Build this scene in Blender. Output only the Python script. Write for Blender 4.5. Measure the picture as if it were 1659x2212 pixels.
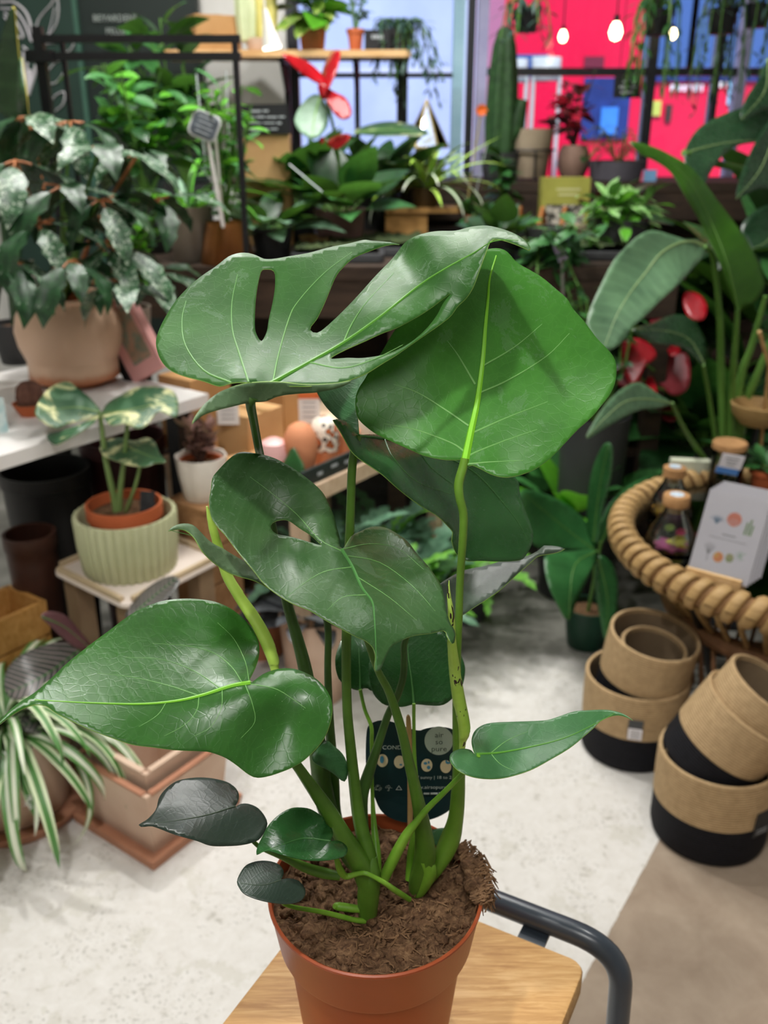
import bpy, bmesh, math, random
import numpy as np
from mathutils import Vector, Matrix, Euler
from mathutils.geometry import delaunay_2d_cdt

for o in list(bpy.data.objects):
    bpy.data.objects.remove(o, do_unlink=True)
SC = bpy.context.scene
COL = SC.collection
random.seed(7)
PI = math.pi

# ------------------------------------------------------------------ camera
FPX, IW, IH = 2000.0, 1659.0, 2212.0
PITCH = math.radians(22.5)
CAMZ = 1.45
cd = bpy.data.cameras.new('camera')
cam = bpy.data.objects.new('camera', cd)
COL.objects.link(cam)
cam.location = (0, 0, CAMZ)
cam.rotation_euler = (math.radians(90) - PITCH, 0, 0)
cd.sensor_fit = 'VERTICAL'
cd.sensor_height = 24.0
cd.lens = FPX / IH * 24.0
cd.clip_start = 0.02
cd.clip_end = 200
cd.dof.use_dof = True
cd.dof.focus_distance = 0.70
cd.dof.aperture_fstop = cd.lens / 4.8
SC.camera = cam

# ------------------------------------------------------------------ world, lights, exposure
SC.view_settings.view_transform = 'Standard'
SC.view_settings.look = 'None'
SC.view_settings.exposure = 0.38
SC.view_settings.gamma = 1.0
SC.view_settings.use_curve_mapping = False
SC.cycles.use_denoising = True
SC.cycles.max_bounces = 7
SC.cycles.diffuse_bounces = 4
SC.cycles.glossy_bounces = 3
SC.cycles.transmission_bounces = 5
SC.cycles.transparent_max_bounces = 6
SC.cycles.sample_clamp_indirect = 6.0
SC.cycles.caustics_reflective = False
SC.cycles.caustics_refractive = False
wd = bpy.data.worlds.new('daylight')
SC.world = wd
wd.use_nodes = True
wd.node_tree.nodes['Background'].inputs[0].default_value = (0.62, 0.78, 1.0, 1)
wd.node_tree.nodes['Background'].inputs[1].default_value = 1.0

def lamp(x, y, z, watts, size, tx, ty, tz, col=(1, 0.98, 0.95), angle=None):
    if angle:
        l = bpy.data.lights.new('ceiling_spot_light', 'SPOT')
        l.spot_size = math.radians(angle)
        l.spot_blend = 0.6
        l.shadow_soft_size = size
    else:
        l = bpy.data.lights.new('soft_fill_light', 'AREA')  # unseen area light added as soft fill for the dark corners
        l.shape = 'DISK'
        l.size = size
    l.energy = watts
    l.color = col
    o = bpy.data.objects.new(l.name, l)
    COL.objects.link(o)
    o.location = (x, y, z)
    o.rotation_euler = (Vector((tx, ty, tz)) - Vector((x, y, z))).to_track_quat('-Z', 'Y').to_euler()
    return o

LH = 2.86
lamp(-0.45, 0.05, LH, 62, 0.045, 0.05, 0.72, 0.9, angle=85)      # track spot over the customer, on the monstera
lamp(-0.85, 2.75, LH, 78, 0.04, -0.75, 1.7, 0.0, angle=100)        # track spot behind the left planters
lamp(0.75, 1.1, LH, 36, 0.06, 0.95, 1.8, 0.2, angle=100)
lamp(0.1, 2.1, LH, 34, 0.06, 0.1, 2.0, 0.0, angle=110)
lamp(-1.1, 3.3, LH, 62, 0.06, -1.0, 4.4, 1.2, angle=110)
lamp(0.2, 3.2, LH, 44, 0.06, 0.0, 3.9, 1.0, angle=110)
lamp(-0.2, -0.6, LH, 22, 0.9, -0.1, 0.3, 0)
lamp(0.0, 3.0, LH, 34, 1.2, 0.0, 3.0, 0)

# ------------------------------------------------------------------ pixel helpers (1659x2212 photograph -> metres)
CP, SP = math.cos(PITCH), math.sin(PITCH)
def ray(px, py):
    u, v = (px - IW / 2) / FPX, (py - IH / 2) / FPX
    return Vector((u, CP - v * SP, -SP - v * CP))
def W(px, py, Y):
    r = ray(px, py)
    return Vector((0, 0, CAMZ)) + r * (Y / r.y)
def G(px, py, Z):
    r = ray(px, py)
    return Vector((0, 0, CAMZ)) + r * ((Z - CAMZ) / r.z)
def mpp(px, py, Y):
    r = ray(px, py)
    return Y / r.y / FPX

# ------------------------------------------------------------------ materials
def lin(c):
    if isinstance(c, str):
        c = c.lstrip('#')
        c = [int(c[i:i + 2], 16) for i in (0, 2, 4)]
    out = []
    for x in c[:3]:
        x = x / 255.0
        out.append(x / 12.92 if x <= 0.04045 else ((x + 0.055) / 1.055) ** 2.4)
    return (out[0], out[1], out[2], 1.0)

MATS = {}
class NT:
    def __init__(s, name):
        s.m = bpy.data.materials.new(name)
        s.m.use_nodes = True
        s.t = s.m.node_tree
        s.n = s.t.nodes
        s.b = s.n['Principled BSDF']
        s.out = s.n['Material Output']
    def add(s, kind, **kw):
        n = s.n.new(kind)
        for k, v in kw.items():
            setattr(n, k, v)
        return n
    def link(s, a, b):
        s.t.links.new(a, b)
    def math(s, op, a, b=None, c=None):
        n = s.add('ShaderNodeMath', operation=op)
        for i, x in enumerate((a, b, c)):
            if x is None:
                continue
            if hasattr(x, 'is_linked'):
                s.link(x, n.inputs[i])
            else:
                n.inputs[i].default_value = x
        return n.outputs[0]
    def mix(s, fac, a, b, kind='MIX'):
        n = s.add('ShaderNodeMix', data_type='RGBA', blend_type=kind)
        for i, x in ((0, fac), (6, a), (7, b)):
            if hasattr(x, 'is_linked'):
                s.link(x, n.inputs[i])
            else:
                n.inputs[i].default_value = x
        return n.outputs[2]
    def noise(s, scale, detail=3, rough=0.55, vec=None, dist=0.0):
        n = s.add('ShaderNodeTexNoise')
        n.inputs['Scale'].default_value = scale
        n.inputs['Detail'].default_value = detail
        n.inputs['Roughness'].default_value = rough
        n.inputs['Distortion'].default_value = dist
        if vec is not None:
            s.link(vec, n.inputs['Vector'])
        return n.outputs[0]
    def coord(s, which='Object', scale=None):
        n = s.add('ShaderNodeTexCoord')
        o = n.outputs[which]
        if scale:
            mp = s.add('ShaderNodeMapping')
            mp.inputs['Scale'].default_value = scale
            s.link(o, mp.inputs['Vector'])
            o = mp.outputs[0]
        return o
    def ramp(s, fac, stops):
        n = s.add('ShaderNodeValToRGB')
        while len(n.color_ramp.elements) < len(stops):
            n.color_ramp.elements.new(0.5)
        for e, (p, c) in zip(n.color_ramp.elements, stops):
            e.position = p
            e.color = c
        s.link(fac, n.inputs[0])
        return n.outputs[0]
    def bump(s, h, strength=0.3, dist=0.002):
        n = s.add('ShaderNodeBump')
        n.inputs['Strength'].default_value = strength
        n.inputs['Distance'].default_value = dist
        s.link(h, n.inputs['Height'])
        s.link(n.outputs[0], s.b.inputs['Normal'])
        return n

def mat(name, c1, c2=None, rough=0.6, scale=8.0, spec=0.4, metal=0.0, bump=0.0, bscale=None, stretch=None, lo=0.35, hi=0.65):
    """noise-mottled two-colour material"""
    if name in MATS:
        return MATS[name]
    N = NT(name)
    N.b.inputs['Roughness'].default_value = rough
    N.b.inputs['Specular IOR Level'].default_value = spec
    N.b.inputs['Metallic'].default_value = metal
    v = N.coord('Object', stretch)
    f = N.noise(scale, 4, 0.6, v)
    if c2 is None:
        c2 = tuple(max(0, x * 0.86) for x in (lin(c1)[:3])) + (1,)
    else:
        c2 = lin(c2)
    N.link(N.ramp(f, [(lo, lin(c1)), (hi, c2)]), N.b.inputs['Base Color'])
    if bump:
        N.bump(N.noise(bscale or scale * 4, 4, 0.6, v), bump, 0.003)
    MATS[name] = N.m
    return N.m

def leaf_mat(name, dark, light, rough=0.38, trans=0.22, stripe=0.25, nscale=14.0, veincol=None, sfreq=60, slope=0.9, spec=0.5, tcol=None, dust=0.0):
    """leaf blade: fine parallel venation from the leaf's own UVs (u along the midrib, v across), mottled green"""
    if name in MATS:
        return MATS[name]
    N = NT(name)
    uv = N.add('ShaderNodeUVMap')
    uv.uv_map = 'UVMap'
    sep = N.add('ShaderNodeSeparateXYZ')
    N.link(uv.outputs[0], sep.inputs[0])
    av = N.math('ABSOLUTE', sep.outputs[1])
    obj = N.coord('Object')
    nz = N.noise(nscale, 4, 0.6, obj)
    s = N.math('SUBTRACT', sep.outputs[0], N.math('MULTIPLY', N.math('POWER', av, 1.15), slope))
    s = N.math('ADD', s, N.math('MULTIPLY', nz, 0.02))
    w = N.math('SINE', N.math('MULTIPLY', s, sfreq * 2 * PI / 6.0))
    w = N.math('POWER', N.math('MULTIPLY_ADD', w, 0.5, 0.5), 5.0)
    base = N.ramp(nz, [(0.3, lin(dark)), (0.7, lin(light))])
    vc = lin(veincol) if veincol else tuple(min(1, x * 1.6 + 0.01) for x in lin(light)[:3]) + (1,)
    big = N.noise(nscale * 0.45, 3, 0.5, obj, 0.5)
    base = N.mix(N.math('MULTIPLY', N.math('MAXIMUM', N.math('SUBTRACT', big, 0.42), 0.0), 0.8), base, vc, 'MIX')
    colr = N.mix(N.math('MULTIPLY', w, stripe), base, vc)
    vo = N.add('ShaderNodeTexVoronoi', feature='DISTANCE_TO_EDGE')
    vo.inputs['Scale'].default_value = nscale * 9
    N.link(obj, vo.inputs['Vector'])
    net = N.math('SUBTRACT', 1.0, N.math('MINIMUM', N.math('MULTIPLY', vo.outputs['Distance'], 14.0), 1.0))
    colr = N.mix(N.math('MULTIPLY', net, 0.10), colr, vc)
    spk = N.noise(nscale * 60, 2, 0.5, obj)
    colr = N.mix(N.math('MULTIPLY', N.math('GREATER_THAN', spk, 0.74), 0.35), colr, lin('#a8c59a'))
    if dust:
        d = N.noise(nscale * 2.2, 6, 0.75, obj, 0.6)
        dd = N.math('ABSOLUTE', N.math('SUBTRACT', d, 0.60))
        rimm = N.math('MULTIPLY', N.math('LESS_THAN', dd, 0.006), dust * 1.6)
        d = N.math('MAXIMUM', N.math('MULTIPLY', N.math('GREATER_THAN', d, 0.60), dust), rimm)
        colr = N.mix(d, colr, lin('#9fb8a0'))
    N.link(colr, N.b.inputs['Base Color'])
    N.b.inputs['Roughness'].default_value = rough
    N.b.inputs['Specular IOR Level'].default_value = spec
    fine = N.noise(nscale * 16, 3, 0.7, obj)
    hgt = N.math('ADD', N.math('MULTIPLY', w, 0.35), N.math('MULTIPLY', fine, 0.5))
    hgt = N.math('ADD', hgt, N.math('MULTIPLY', net, 0.35))
    hgt = N.math('ADD', hgt, N.math('MULTIPLY', N.noise(nscale * 2.5, 2, 0.5, obj), 4.0))
    N.bump(hgt, 0.16, 0.0010)
    rr = N.math('MULTIPLY_ADD', N.noise(nscale * 3, 5, 0.7, obj), 0.30, rough - 0.15)
    N.link(rr, N.b.inputs['Roughness'])
    if trans > 0:
        tr = N.add('ShaderNodeBsdfTranslucent')
        tc = N.mix(0.5, colr, lin(tcol or '#7fc03a'))
        N.link(tc, tr.inputs[0])
        mx = N.add('ShaderNodeMixShader')
        mx.inputs[0].default_value = trans
        N.link(N.b.outputs[0], mx.inputs[1])
        N.link(tr.outputs[0], mx.inputs[2])
        N.link(mx.outputs[0], N.out.inputs[0])
    MATS[name] = N.m
    return N.m

def emit(name, c, strength):
    if name in MATS:
        return MATS[name]
    N = NT(name)
    N.b.inputs['Base Color'].default_value = lin(c)
    N.b.inputs['Emission Color'].default_value = lin(c)
    N.b.inputs['Emission Strength'].default_value = strength
    MATS[name] = N.m
    return N.m

def glass(name, tint='#ffffff', amount=0.86, rough=0.02):
    """thin clear glass: mostly transparent with a glossy coat"""
    if name in MATS:
        return MATS[name]
    N = NT(name)
    tr = N.add('ShaderNodeBsdfTransparent')
    tr.inputs[0].default_value = lin(tint)
    N.b.inputs['Base Color'].default_value = lin(tint)
    N.b.inputs['Roughness'].default_value = rough
    N.b.inputs['Specular IOR Level'].default_value = 0.9
    gl = N.add('ShaderNodeBsdfGlossy')
    gl.inputs['Roughness'].default_value = rough
    mx = N.add('ShaderNodeMixShader')
    fr = N.add('ShaderNodeFresnel')
    fr.inputs[0].default_value = 1.45
    f = N.math('ADD', fr.outputs[0], 1 - amount - 0.08)
    N.link(f, mx.inputs[0])
    N.link(tr.outputs[0], mx.inputs[1])
    N.link(gl.outputs[0], mx.inputs[2])
    N.link(mx.outputs[0], N.out.inputs[0])
    MATS[name] = N.m
    return N.m

# ------------------------------------------------------------------ objects
def wloc(o):
    v = Vector((0, 0, 0))
    while o is not None:
        v = v + o.location
        o = o.parent
    return v

def link_obj(name, me, parent=None):
    o = bpy.data.objects.new(name, me)
    COL.objects.link(o)
    if parent is not None:
        o.parent = parent
    return o

def tag(o, label=None, cat=None, group=None, kind=None):
    if label:
        o['label'] = label
    if cat:
        o['category'] = cat
    if group:
        o['group'] = group
    if kind:
        o['kind'] = kind
    return o

def thing(name, label, cat, loc, group=None):
    o = bpy.data.objects.new(name, None)
    o.empty_display_size = 0.05
    COL.objects.link(o)
    o.location = loc
    return tag(o, label, cat, group)

class MB:
    """mesh builder; coordinates in the world unless local=True at build time"""
    def __init__(s):
        s.v, s.f, s.mi, s.uv = [], [], [], {}
        s.cur = 0
    def vert(s, p):
        s.v.append((p[0], p[1], p[2]))
        return len(s.v) - 1
    def face(s, idx):
        s.f.append(tuple(idx))
        s.mi.append(s.cur)
    def box(s, c, size, R=None, taper=1.0):
        c = Vector(c)
        hx, hy, hz = size[0] / 2, size[1] / 2, size[2] / 2
        ids = []
        for z in (-hz, hz):
            k = taper if z > 0 else 1.0
            for x, y in ((-hx, -hy), (hx, -hy), (hx, hy), (-hx, hy)):
                p = Vector((x * k, y * k, z))
                if R is not None:
                    p = R @ p
                ids.append(s.vert(c + p))
        a = ids
        for q in ((3, 2, 1, 0), (4, 5, 6, 7), (0, 1, 5, 4), (1, 2, 6, 5), (2, 3, 7, 6), (3, 0, 4, 7)):
            s.face([a[i] for i in q])
        return s
    def tube(s, pts, rad, seg=8, caps=True, flat=1.0):
        pts = [Vector(p) for p in pts]
        n = len(pts)
        if not hasattr(rad, '__len__'):
            rad = [rad] * n
        t0 = (pts[1] - pts[0]).normalized()
        up = Vector((0, 0, 1)) if abs(t0.z) < 0.9 else Vector((1, 0, 0))
        nx = t0.cross(up).normalized()
        rings = []
        for i in range(n):
            if i == 0:
                t = pts[1] - pts[0]
            elif i == n - 1:
                t = pts[-1] - pts[-2]
            else:
                t = pts[i + 1] - pts[i - 1]
            t.normalize()
            nx = nx - t * nx.dot(t)
            if nx.length < 1e-6:
                nx = t.orthogonal()
            nx.normalize()
            ny = t.cross(nx)
            ring = []
            for k in range(seg):
                a = 2 * PI * k / seg
                ring.append(s.vert(pts[i] + nx * (math.cos(a) * rad[i]) + ny * (math.sin(a) * rad[i] * flat)))
            rings.append(ring)
        for i in range(n - 1):
            for k in range(seg):
                k2 = (k + 1) % seg
                s.face([rings[i][k], rings[i][k2], rings[i + 1][k2], rings[i + 1][k]])
        if caps:
            s.face(rings[0][::-1])
            s.face(rings[-1])
        return s
    def lathe(s, prof, c=(0, 0, 0), seg=32, R=None, wob=None, close=False):
        """profile list of (r, z); wob(angle, i) -> radius factor"""
        c = Vector(c)
        rings = []
        for i, (r, z) in enumerate(prof):
            ring = []
            if r < 1e-6:
                p = Vector((0, 0, z))
                ring = [s.vert(c + (R @ p if R is not None else p))] * seg
            else:
                for k in range(seg):
                    a = 2 * PI * k / seg
                    rr = r * (wob(a, i) if wob else 1.0)
                    p = Vector((math.cos(a) * rr, math.sin(a) * rr, z))
                    ring.append(s.vert(c + (R @ p if R is not None else p)))
            rings.append(ring)
        m = len(rings)
        for i in range(m if close else m - 1):
            A, B = rings[i], rings[(i + 1) % m]
            for k in range(seg):
                k2 = (k + 1) % seg
                q = []
                for x in (A[k], A[k2], B[k2], B[k]):
                    if x not in q:
                        q.append(x)
                if len(q) > 2:
                    s.face(q)
        return s
    def poly(s, pts, thick=None, n=None):
        """flat polygon, extruded by thick along n"""
        pts = [Vector(p) for p in pts]
        a = [s.vert(p) for p in pts]
        if thick is None:
            s.face(a)
            return s
        if n is None:
            n = (pts[1] - pts[0]).cross(pts[2] - pts[0]).normalized()
        b = [s.vert(p - n * thick) for p in pts]
        s.face(a)
        s.face(b[::-1])
        m = len(a)
        for i in range(m):
            j = (i + 1) % m
            s.face([a[j], a[i], b[i], b[j]])
        return s
    def mesh(s, name, mats, off=Vector((0, 0, 0)), smooth=True):
        me = bpy.data.meshes.new(name)
        me.from_pydata([(x - off.x, y - off.y, z - off.z) for x, y, z in s.v], [], s.f)
        for m in (mats if isinstance(mats, (list, tuple)) else [mats]):
            me.materials.append(m)
        if any(s.mi):
            me.polygons.foreach_set('material_index', s.mi)
        if smooth:
            me.polygons.foreach_set('use_smooth', [True] * len(me.polygons))
        me.update()
        return me
    def build(s, name, mats, parent=None, local=False, smooth=True, sharp=None):
        off = Vector((0, 0, 0)) if (local or parent is None) else wloc(parent)
        me = s.mesh(name, mats, off, smooth)
        o = link_obj(name, me, parent)
        if smooth:
            try:
                me.set_sharp_from_angle(angle=math.radians(sharp if sharp else 42))
            except Exception:
                pass
        return o

def solo(mb, name, mats, label, cat, loc, group=None, smooth=True, kind=None, sharp=None):
    """a thing that is one mesh, with its origin at loc"""
    me = mb.mesh(name, mats, Vector(loc), smooth)
    o = link_obj(name, me)
    o.location = loc
    if smooth:
        me.set_sharp_from_angle(angle=math.radians(sharp if sharp else 42))
    return tag(o, label, cat, group, kind)

def struct(mb, name, mats, smooth=False):
    me = mb.mesh(name, mats, Vector((0, 0, 0)), smooth)
    o = link_obj(name, me)
    o['kind'] = 'structure'
    return o

def rotz(a):
    return Matrix.Rotation(a, 3, 'Z')

def copy_tree(o, parent=None):
    c = o.copy()
    COL.objects.link(c)
    c.parent = parent
    for ch in list(o.children):
        copy_tree(ch, c)
    return c

def spline(pts, n=8, closed=False):
    """Catmull-Rom through tuples of any length"""
    P = [np.array(p, float) for p in pts]
    m = len(P)
    out = []
    rng = range(m) if closed else range(m - 1)
    for i in rng:
        p0 = P[(i - 1) % m] if (closed or i > 0) else 2 * P[0] - P[1]
        p1, p2 = P[i], P[(i + 1) % m]
        p3 = P[(i + 2) % m] if (closed or i + 2 < m) else 2 * P[-1] - P[-2]
        for k in range(n):
            t = k / n
            out.append(0.5 * (2 * p1 + (p2 - p0) * t + (2 * p0 - 5 * p1 + 4 * p2 - p3) * t * t + (3 * p1 - p0 - 3 * p2 + p3) * t ** 3))
    if not closed:
        out.append(P[-1])
    return out

def resample(pts, step, closed=True):
    pts = [np.array(p, float) for p in pts]
    if closed:
        pts = pts + [pts[0]]
    d = [0.0]
    for a, b in zip(pts[:-1], pts[1:]):
        d.append(d[-1] + float(np.linalg.norm(b - a)))
    n = max(3, int(round(d[-1] / step)))
    out = []
    j = 0
    for i in range(n if closed else n + 1):
        t = d[-1] * i / n
        while j < len(d) - 2 and d[j + 1] < t:
            j += 1
        L = d[j + 1] - d[j]
        f = (t - d[j]) / L if L > 1e-9 else 0
        out.append(pts[j] * (1 - f) + pts[j + 1] * f)
    return out

class TPS:
    """thin-plate spline through scattered (px, py, value) points"""
    def __init__(s, pts):
        P = np.array(pts, float)
        s.c = P[:, :2].mean(0)
        s.k = 1.0 / 200.0
        X = (P[:, :2] - s.c) * s.k
        n = len(X)
        s.X = X
        if n < 3:
            s.w = np.zeros(n)
            s.a = np.array([P[:, 2].mean(), 0, 0])
            return
        K = s.U(np.linalg.norm(X[:, None] - X[None], axis=2)) + np.eye(n) * 1e-3
        Q = np.hstack([np.ones((n, 1)), X])
        A = np.zeros((n + 3, n + 3))
        A[:n, :n] = K
        A[:n, n:] = Q
        A[n:, :n] = Q.T
        b = np.concatenate([P[:, 2], np.zeros(3)])
        sol = np.linalg.lstsq(A, b, rcond=None)[0]
        s.w, s.a = sol[:n], sol[n:]
    @staticmethod
    def U(r):
        return np.where(r > 1e-9, r * r * np.log(np.maximum(r, 1e-9)), 0.0)
    def __call__(s, px, py):
        x = (np.array([px, py], float) - s.c) * s.k
        r = np.linalg.norm(s.X - x, axis=1)
        return float(s.w @ s.U(r) + s.a[0] + s.a[1] * x[0] + s.a[2] * x[1])

def inside(p, poly):
    x, y = p[0], p[1]
    c = False
    j = len(poly) - 1
    for i in range(len(poly)):
        xi, yi, xj, yj = poly[i][0], poly[i][1], poly[j][0], poly[j][1]
        if (yi > y) != (yj > y) and x < (xj - xi) * (y - yi) / (yj - yi + 1e-12) + xi:
            c = not c
        j = i
    return c

def seg_near(p, line):
    """nearest point on a polyline: (arclength, signed distance)"""
    best = (1e18, 0, 0)
    acc = 0.0
    for a, b in zip(line[:-1], line[1:]):
        d = b - a
        L = float(np.hypot(d[0], d[1]))
        if L < 1e-9:
            continue
        t = float(np.dot(p - a, d)) / (L * L)
        t = min(1, max(0, t))
        q = a + d * t
        e = p - q
        dd = float(np.hypot(e[0], e[1]))
        if dd < best[0]:
            sg = 1 if d[0] * e[1] - d[1] * e[0] > 0 else -1
            best = (dd, acc + t * L, sg)
        acc += L
    return best[1], best[2] * best[0], acc

def traced(name, parent, outline, depth, mats, holes=(), mid=None, midw=5.0, veins=(), vmat=None, step=10, thick=0.0007,
           under=False, fold=0.0, sm=4, extra=None, vw=2.0, autov=0, vang=55, midname='midrib', lmat=None):
    """leaf blade from its outline in the photograph, laid on a curved surface through depth control points
    (px, py, world Y) and given thickness; midrib and veins are raised ribs on that surface"""
    F = TPS(depth)
    M = [np.array(p, float) for p in spline(mid, 6)] if mid else None
    def Yf(px, py):
        y = F(px, py)
        if fold and M is not None:
            _, t, L = seg_near(np.array([px, py]), M)
            y += fold * min(1.0, abs(t) / (0.35 * L))
        return y
    pos = lambda px, py: W(px, py, Yf(px, py))
    polys = [resample(spline(outline, sm, True), step)]
    hs = [resample(spline(h, sm, True), step * 0.7) for h in holes]
    pts, edges = [], []
    for pl in polys + hs:
        b = len(pts)
        pts += [Vector((p[0], p[1])) for p in pl]
        edges += [(b + i, b + (i + 1) % len(pl)) for i in range(len(pl))]
    O = np.array(polys[0])
    x0, y0 = O.min(0)
    x1, y1 = O.max(0)
    bd = np.array([[p.x, p.y] for p in pts])
    row = 0
    y = y0
    while y < y1:
        x = x0 + (step / 2 if row % 2 else 0)
        while x < x1:
            if inside((x, y), polys[0]) and not any(inside((x, y), h) for h in hs):
                if np.min((bd[:, 0] - x) ** 2 + (bd[:, 1] - y) ** 2) > (0.55 * step) ** 2:
                    pts.append(Vector((x, y)))
            x += step
        y += step * 0.87
        row += 1
    r = delaunay_2d_cdt(pts, edges, [], 0, 1e-4)
    V2, faces = r[0], r[2]
    keep = []
    for f in faces:
        c = (V2[f[0]] + V2[f[1]] + V2[f[2]]) / 3
        if inside(c, polys[0]) and not any(inside(c, h) for h in hs):
            keep.append(f)
    off = wloc(parent) if parent is not None else Vector((0, 0, 0))
    co = [pos(v.x, v.y) - off for v in V2]
    camv = Vector((0, 0, CAMZ)) - off
    fs = []
    for f in keep:
        a, b, c = (co[i] for i in f)
        nrm = (b - a).cross(c - a)
        facing = nrm.dot(camv - a) > 0
        fs.append(tuple(f) if facing != under else tuple(reversed(f)))
    me = bpy.data.meshes.new(name)
    me.from_pydata(co, [], fs)
    for m in mats:
        me.materials.append(m)
    uvl = me.uv_layers.new(name='UVMap')
    if M is None:
        M2 = [np.array([x0, (y0 + y1) / 2]), np.array([x1, (y0 + y1) / 2])]
    else:
        M2 = M
    st = []
    for v in V2:
        s_, t_, L = seg_near(np.array([v.x, v.y]), M2)
        st.append((s_ / L, t_ / L))
    for p in me.polygons:
        p.use_smooth = True
        for li in p.loop_indices:
            uvl.data[li].uv = st[me.loops[li].vertex_index]
    me.update()
    o = link_obj(name, me, parent)
    md = o.modifiers.new('thickness', 'SOLIDIFY')
    md.thickness = thick
    md.offset = -1.0
    if len(mats) > 1:
        md.material_offset = 1
    if len(mats) > 2:
        md.material_offset_rim = 2
    def rib(line, w0, w1, nm, mb=None, lift=0.0):
        P, Rr = [], []
        n = len(line)
        for i, q in enumerate(line):
            p = pos(q[0], q[1])
            d = (Vector((0, 0, CAMZ)) - p).normalized()
            k = mpp(q[0], q[1], p.y)
            rr = (w1 + (w0 - w1) * (1 - i / (n - 1)) ** 1.35) * k
            P.append(p + d * (rr * lift))
            Rr.append(rr)
        mb = mb or MB()
        mb.tube(P, Rr, 6)
        return mb
    if M is not None and vmat is not None and midw:
        line = [q for q in M]
        rib(line, midw, max(0.6, midw * 0.18), 'midrib').build(midname, vmat, o, local=False)
    vl = [[np.array(q) for q in spline(v, 4)] for v in veins]
    if autov and M is not None:
        L = seg_near(M[0], M)[2]
        R_ = resample(M, L / (autov + 1), closed=False)
        for i in range(1, len(R_) - 1):
            d = R_[i + 1] - R_[i - 1]
            d = d / np.linalg.norm(d)
            for sg in (-1, 1):
                q = R_[i].copy()
                a = math.radians(vang) * sg
                ln = [q.copy()]
                for k in range(60):
                    ca, sa = math.cos(a), math.sin(a)
                    q = q + np.array([d[0] * ca - d[1] * sa, d[0] * sa + d[1] * ca]) * (L / 45)
                    a *= 0.965
                    if not inside(q, polys[0]) or any(inside(q, h) for h in hs):
                        break
                    ln.append(q.copy())
                if len(ln) > 4:
                    vl.append(ln[:max(4, int(len(ln) * 0.82))])
    if vl and vmat is not None:
        mb = MB()
        for ln in vl:
            rib(ln, vw, vw * 0.3, 'v', mb, -0.35)
        mb.build('lateral_veins', lmat or vmat, o)
    return o

def stem(name, parent, pts, m, seg=10, n=5):
    """tapering stalk: pts = (px, py, Y, half-width in px)"""
    P = spline(pts, n)
    co = [W(p[0], p[1], p[2]) for p in P]
    rd = [max(0.3, p[3]) * mpp(p[0], p[1], p[2]) for p in P]
    return MB().tube(co, rd, seg).build(name, m, parent)
# ================================================================== the room
def floor_mat():
    N = NT('painted_concrete')
    g = N.add('ShaderNodeNewGeometry')
    P = g.outputs['Position']
    sp = N.add('ShaderNodeSeparateXYZ')
    N.link(P, sp.inputs[0])
    x, y = sp.outputs[0], sp.outputs[1]
    n1 = N.noise(3.2, 6, 0.62, P, 0.4)
    n2 = N.noise(34, 5, 0.7, P, 0.6)
    n3 = N.noise(9, 5, 0.65, P, 0.3)
    white = N.ramp(n2, [(0.30, lin('#a9a59c')), (0.38, lin('#cfccc6')), (0.7, lin('#dbd9d5'))])
    white = N.mix(N.math('MULTIPLY', N.math('GREATER_THAN', n3, 0.60), 0.35), white, lin('#b9b6a8'))
    n4 = N.noise(120, 3, 0.6, P, 0.4)
    patch = N.math('GREATER_THAN', N.noise(5.5, 4, 0.6, P), 0.52)
    white = N.mix(N.math('MULTIPLY', N.math('MULTIPLY', N.math('GREATER_THAN', n4, 0.60), patch), 0.5), white, lin('#8f8c84'))
    grey = N.ramp(n1, [(0.35, lin('#55544e')), (0.5, lin('#75746d')), (0.68, lin('#97968f'))])
    brown = N.ramp(n3, [(0.3, lin('#8a7968')), (0.7, lin('#a39381'))])
    # worn bare concrete at the back of the aisle: a ragged band beyond y ~ 2.2
    e = N.math('ADD', y, N.math('MULTIPLY', x, 0.18))
    e = N.math('ADD', e, N.math('MULTIPLY_ADD', n1, 0.5, -0.25))
    f = N.add('ShaderNodeMapRange')
    N.link(e, f.inputs[0])
    f.inputs[1].default_value = 2.27
    f.inputs[2].default_value = 2.42
    c = N.mix(f.outputs[0], white, grey)
    # unpainted strip on the right, cut along a straight joint
    a, b = G(1425, 1812, 0), G(1262, 2112, 0)
    d = (b - a).normalized()
    nrm = Vector((-d.y, d.x, 0))
    side = N.math('ADD', N.math('MULTIPLY', x, nrm.x), N.math('MULTIPLY', y, nrm.y))
    side = N.math('SUBTRACT', side, nrm.dot(a))
    side = N.math('ADD', side, N.math('MULTIPLY_ADD', n2, 0.01, -0.005))
    c = N.mix(N.math('GREATER_THAN', side, 0.0), c, brown)
    N.link(c, N.b.inputs['Base Color'])
    N.b.inputs['Roughness'].default_value = 0.55
    N.b.inputs['Specular IOR Level'].default_value = 0.3
    N.bump(n2, 0.25, 0.002)
    return N.m
XL, XR, YB, YF, ZC = -2.3, 2.6, 5.0, -1.6, 2.9
struct(MB().box(((XL + XR) / 2, (YB + YF) / 2, -0.05), (XR - XL, YB - YF, 0.1)), 'floor', floor_mat())
WALLW = mat('wall_white_plaster', '#e9e8e4', '#dfded9', rough=0.8, scale=3)
struct(MB().box(((XL + XR) / 2, (YB + YF) / 2, ZC + 0.05), (XR - XL, YB - YF, 0.1)), 'ceiling', mat('ceiling_white', '#e4e2dd', '#d9d7d2', rough=0.8))
struct(MB().box((XL - 0.05, (YB + YF) / 2, ZC / 2), (0.1, YB - YF, ZC)), 'wall_left', WALLW)
struct(MB().box((XR + 0.05, (YB + YF) / 2, ZC / 2), (0.1, YB - YF, ZC)), 'wall_right', WALLW)
struct(MB().box(((XL + XR) / 2, YF - 0.05, ZC / 2), (XR - XL + 0.2, 0.1, ZC)), 'wall_front', WALLW)
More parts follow.
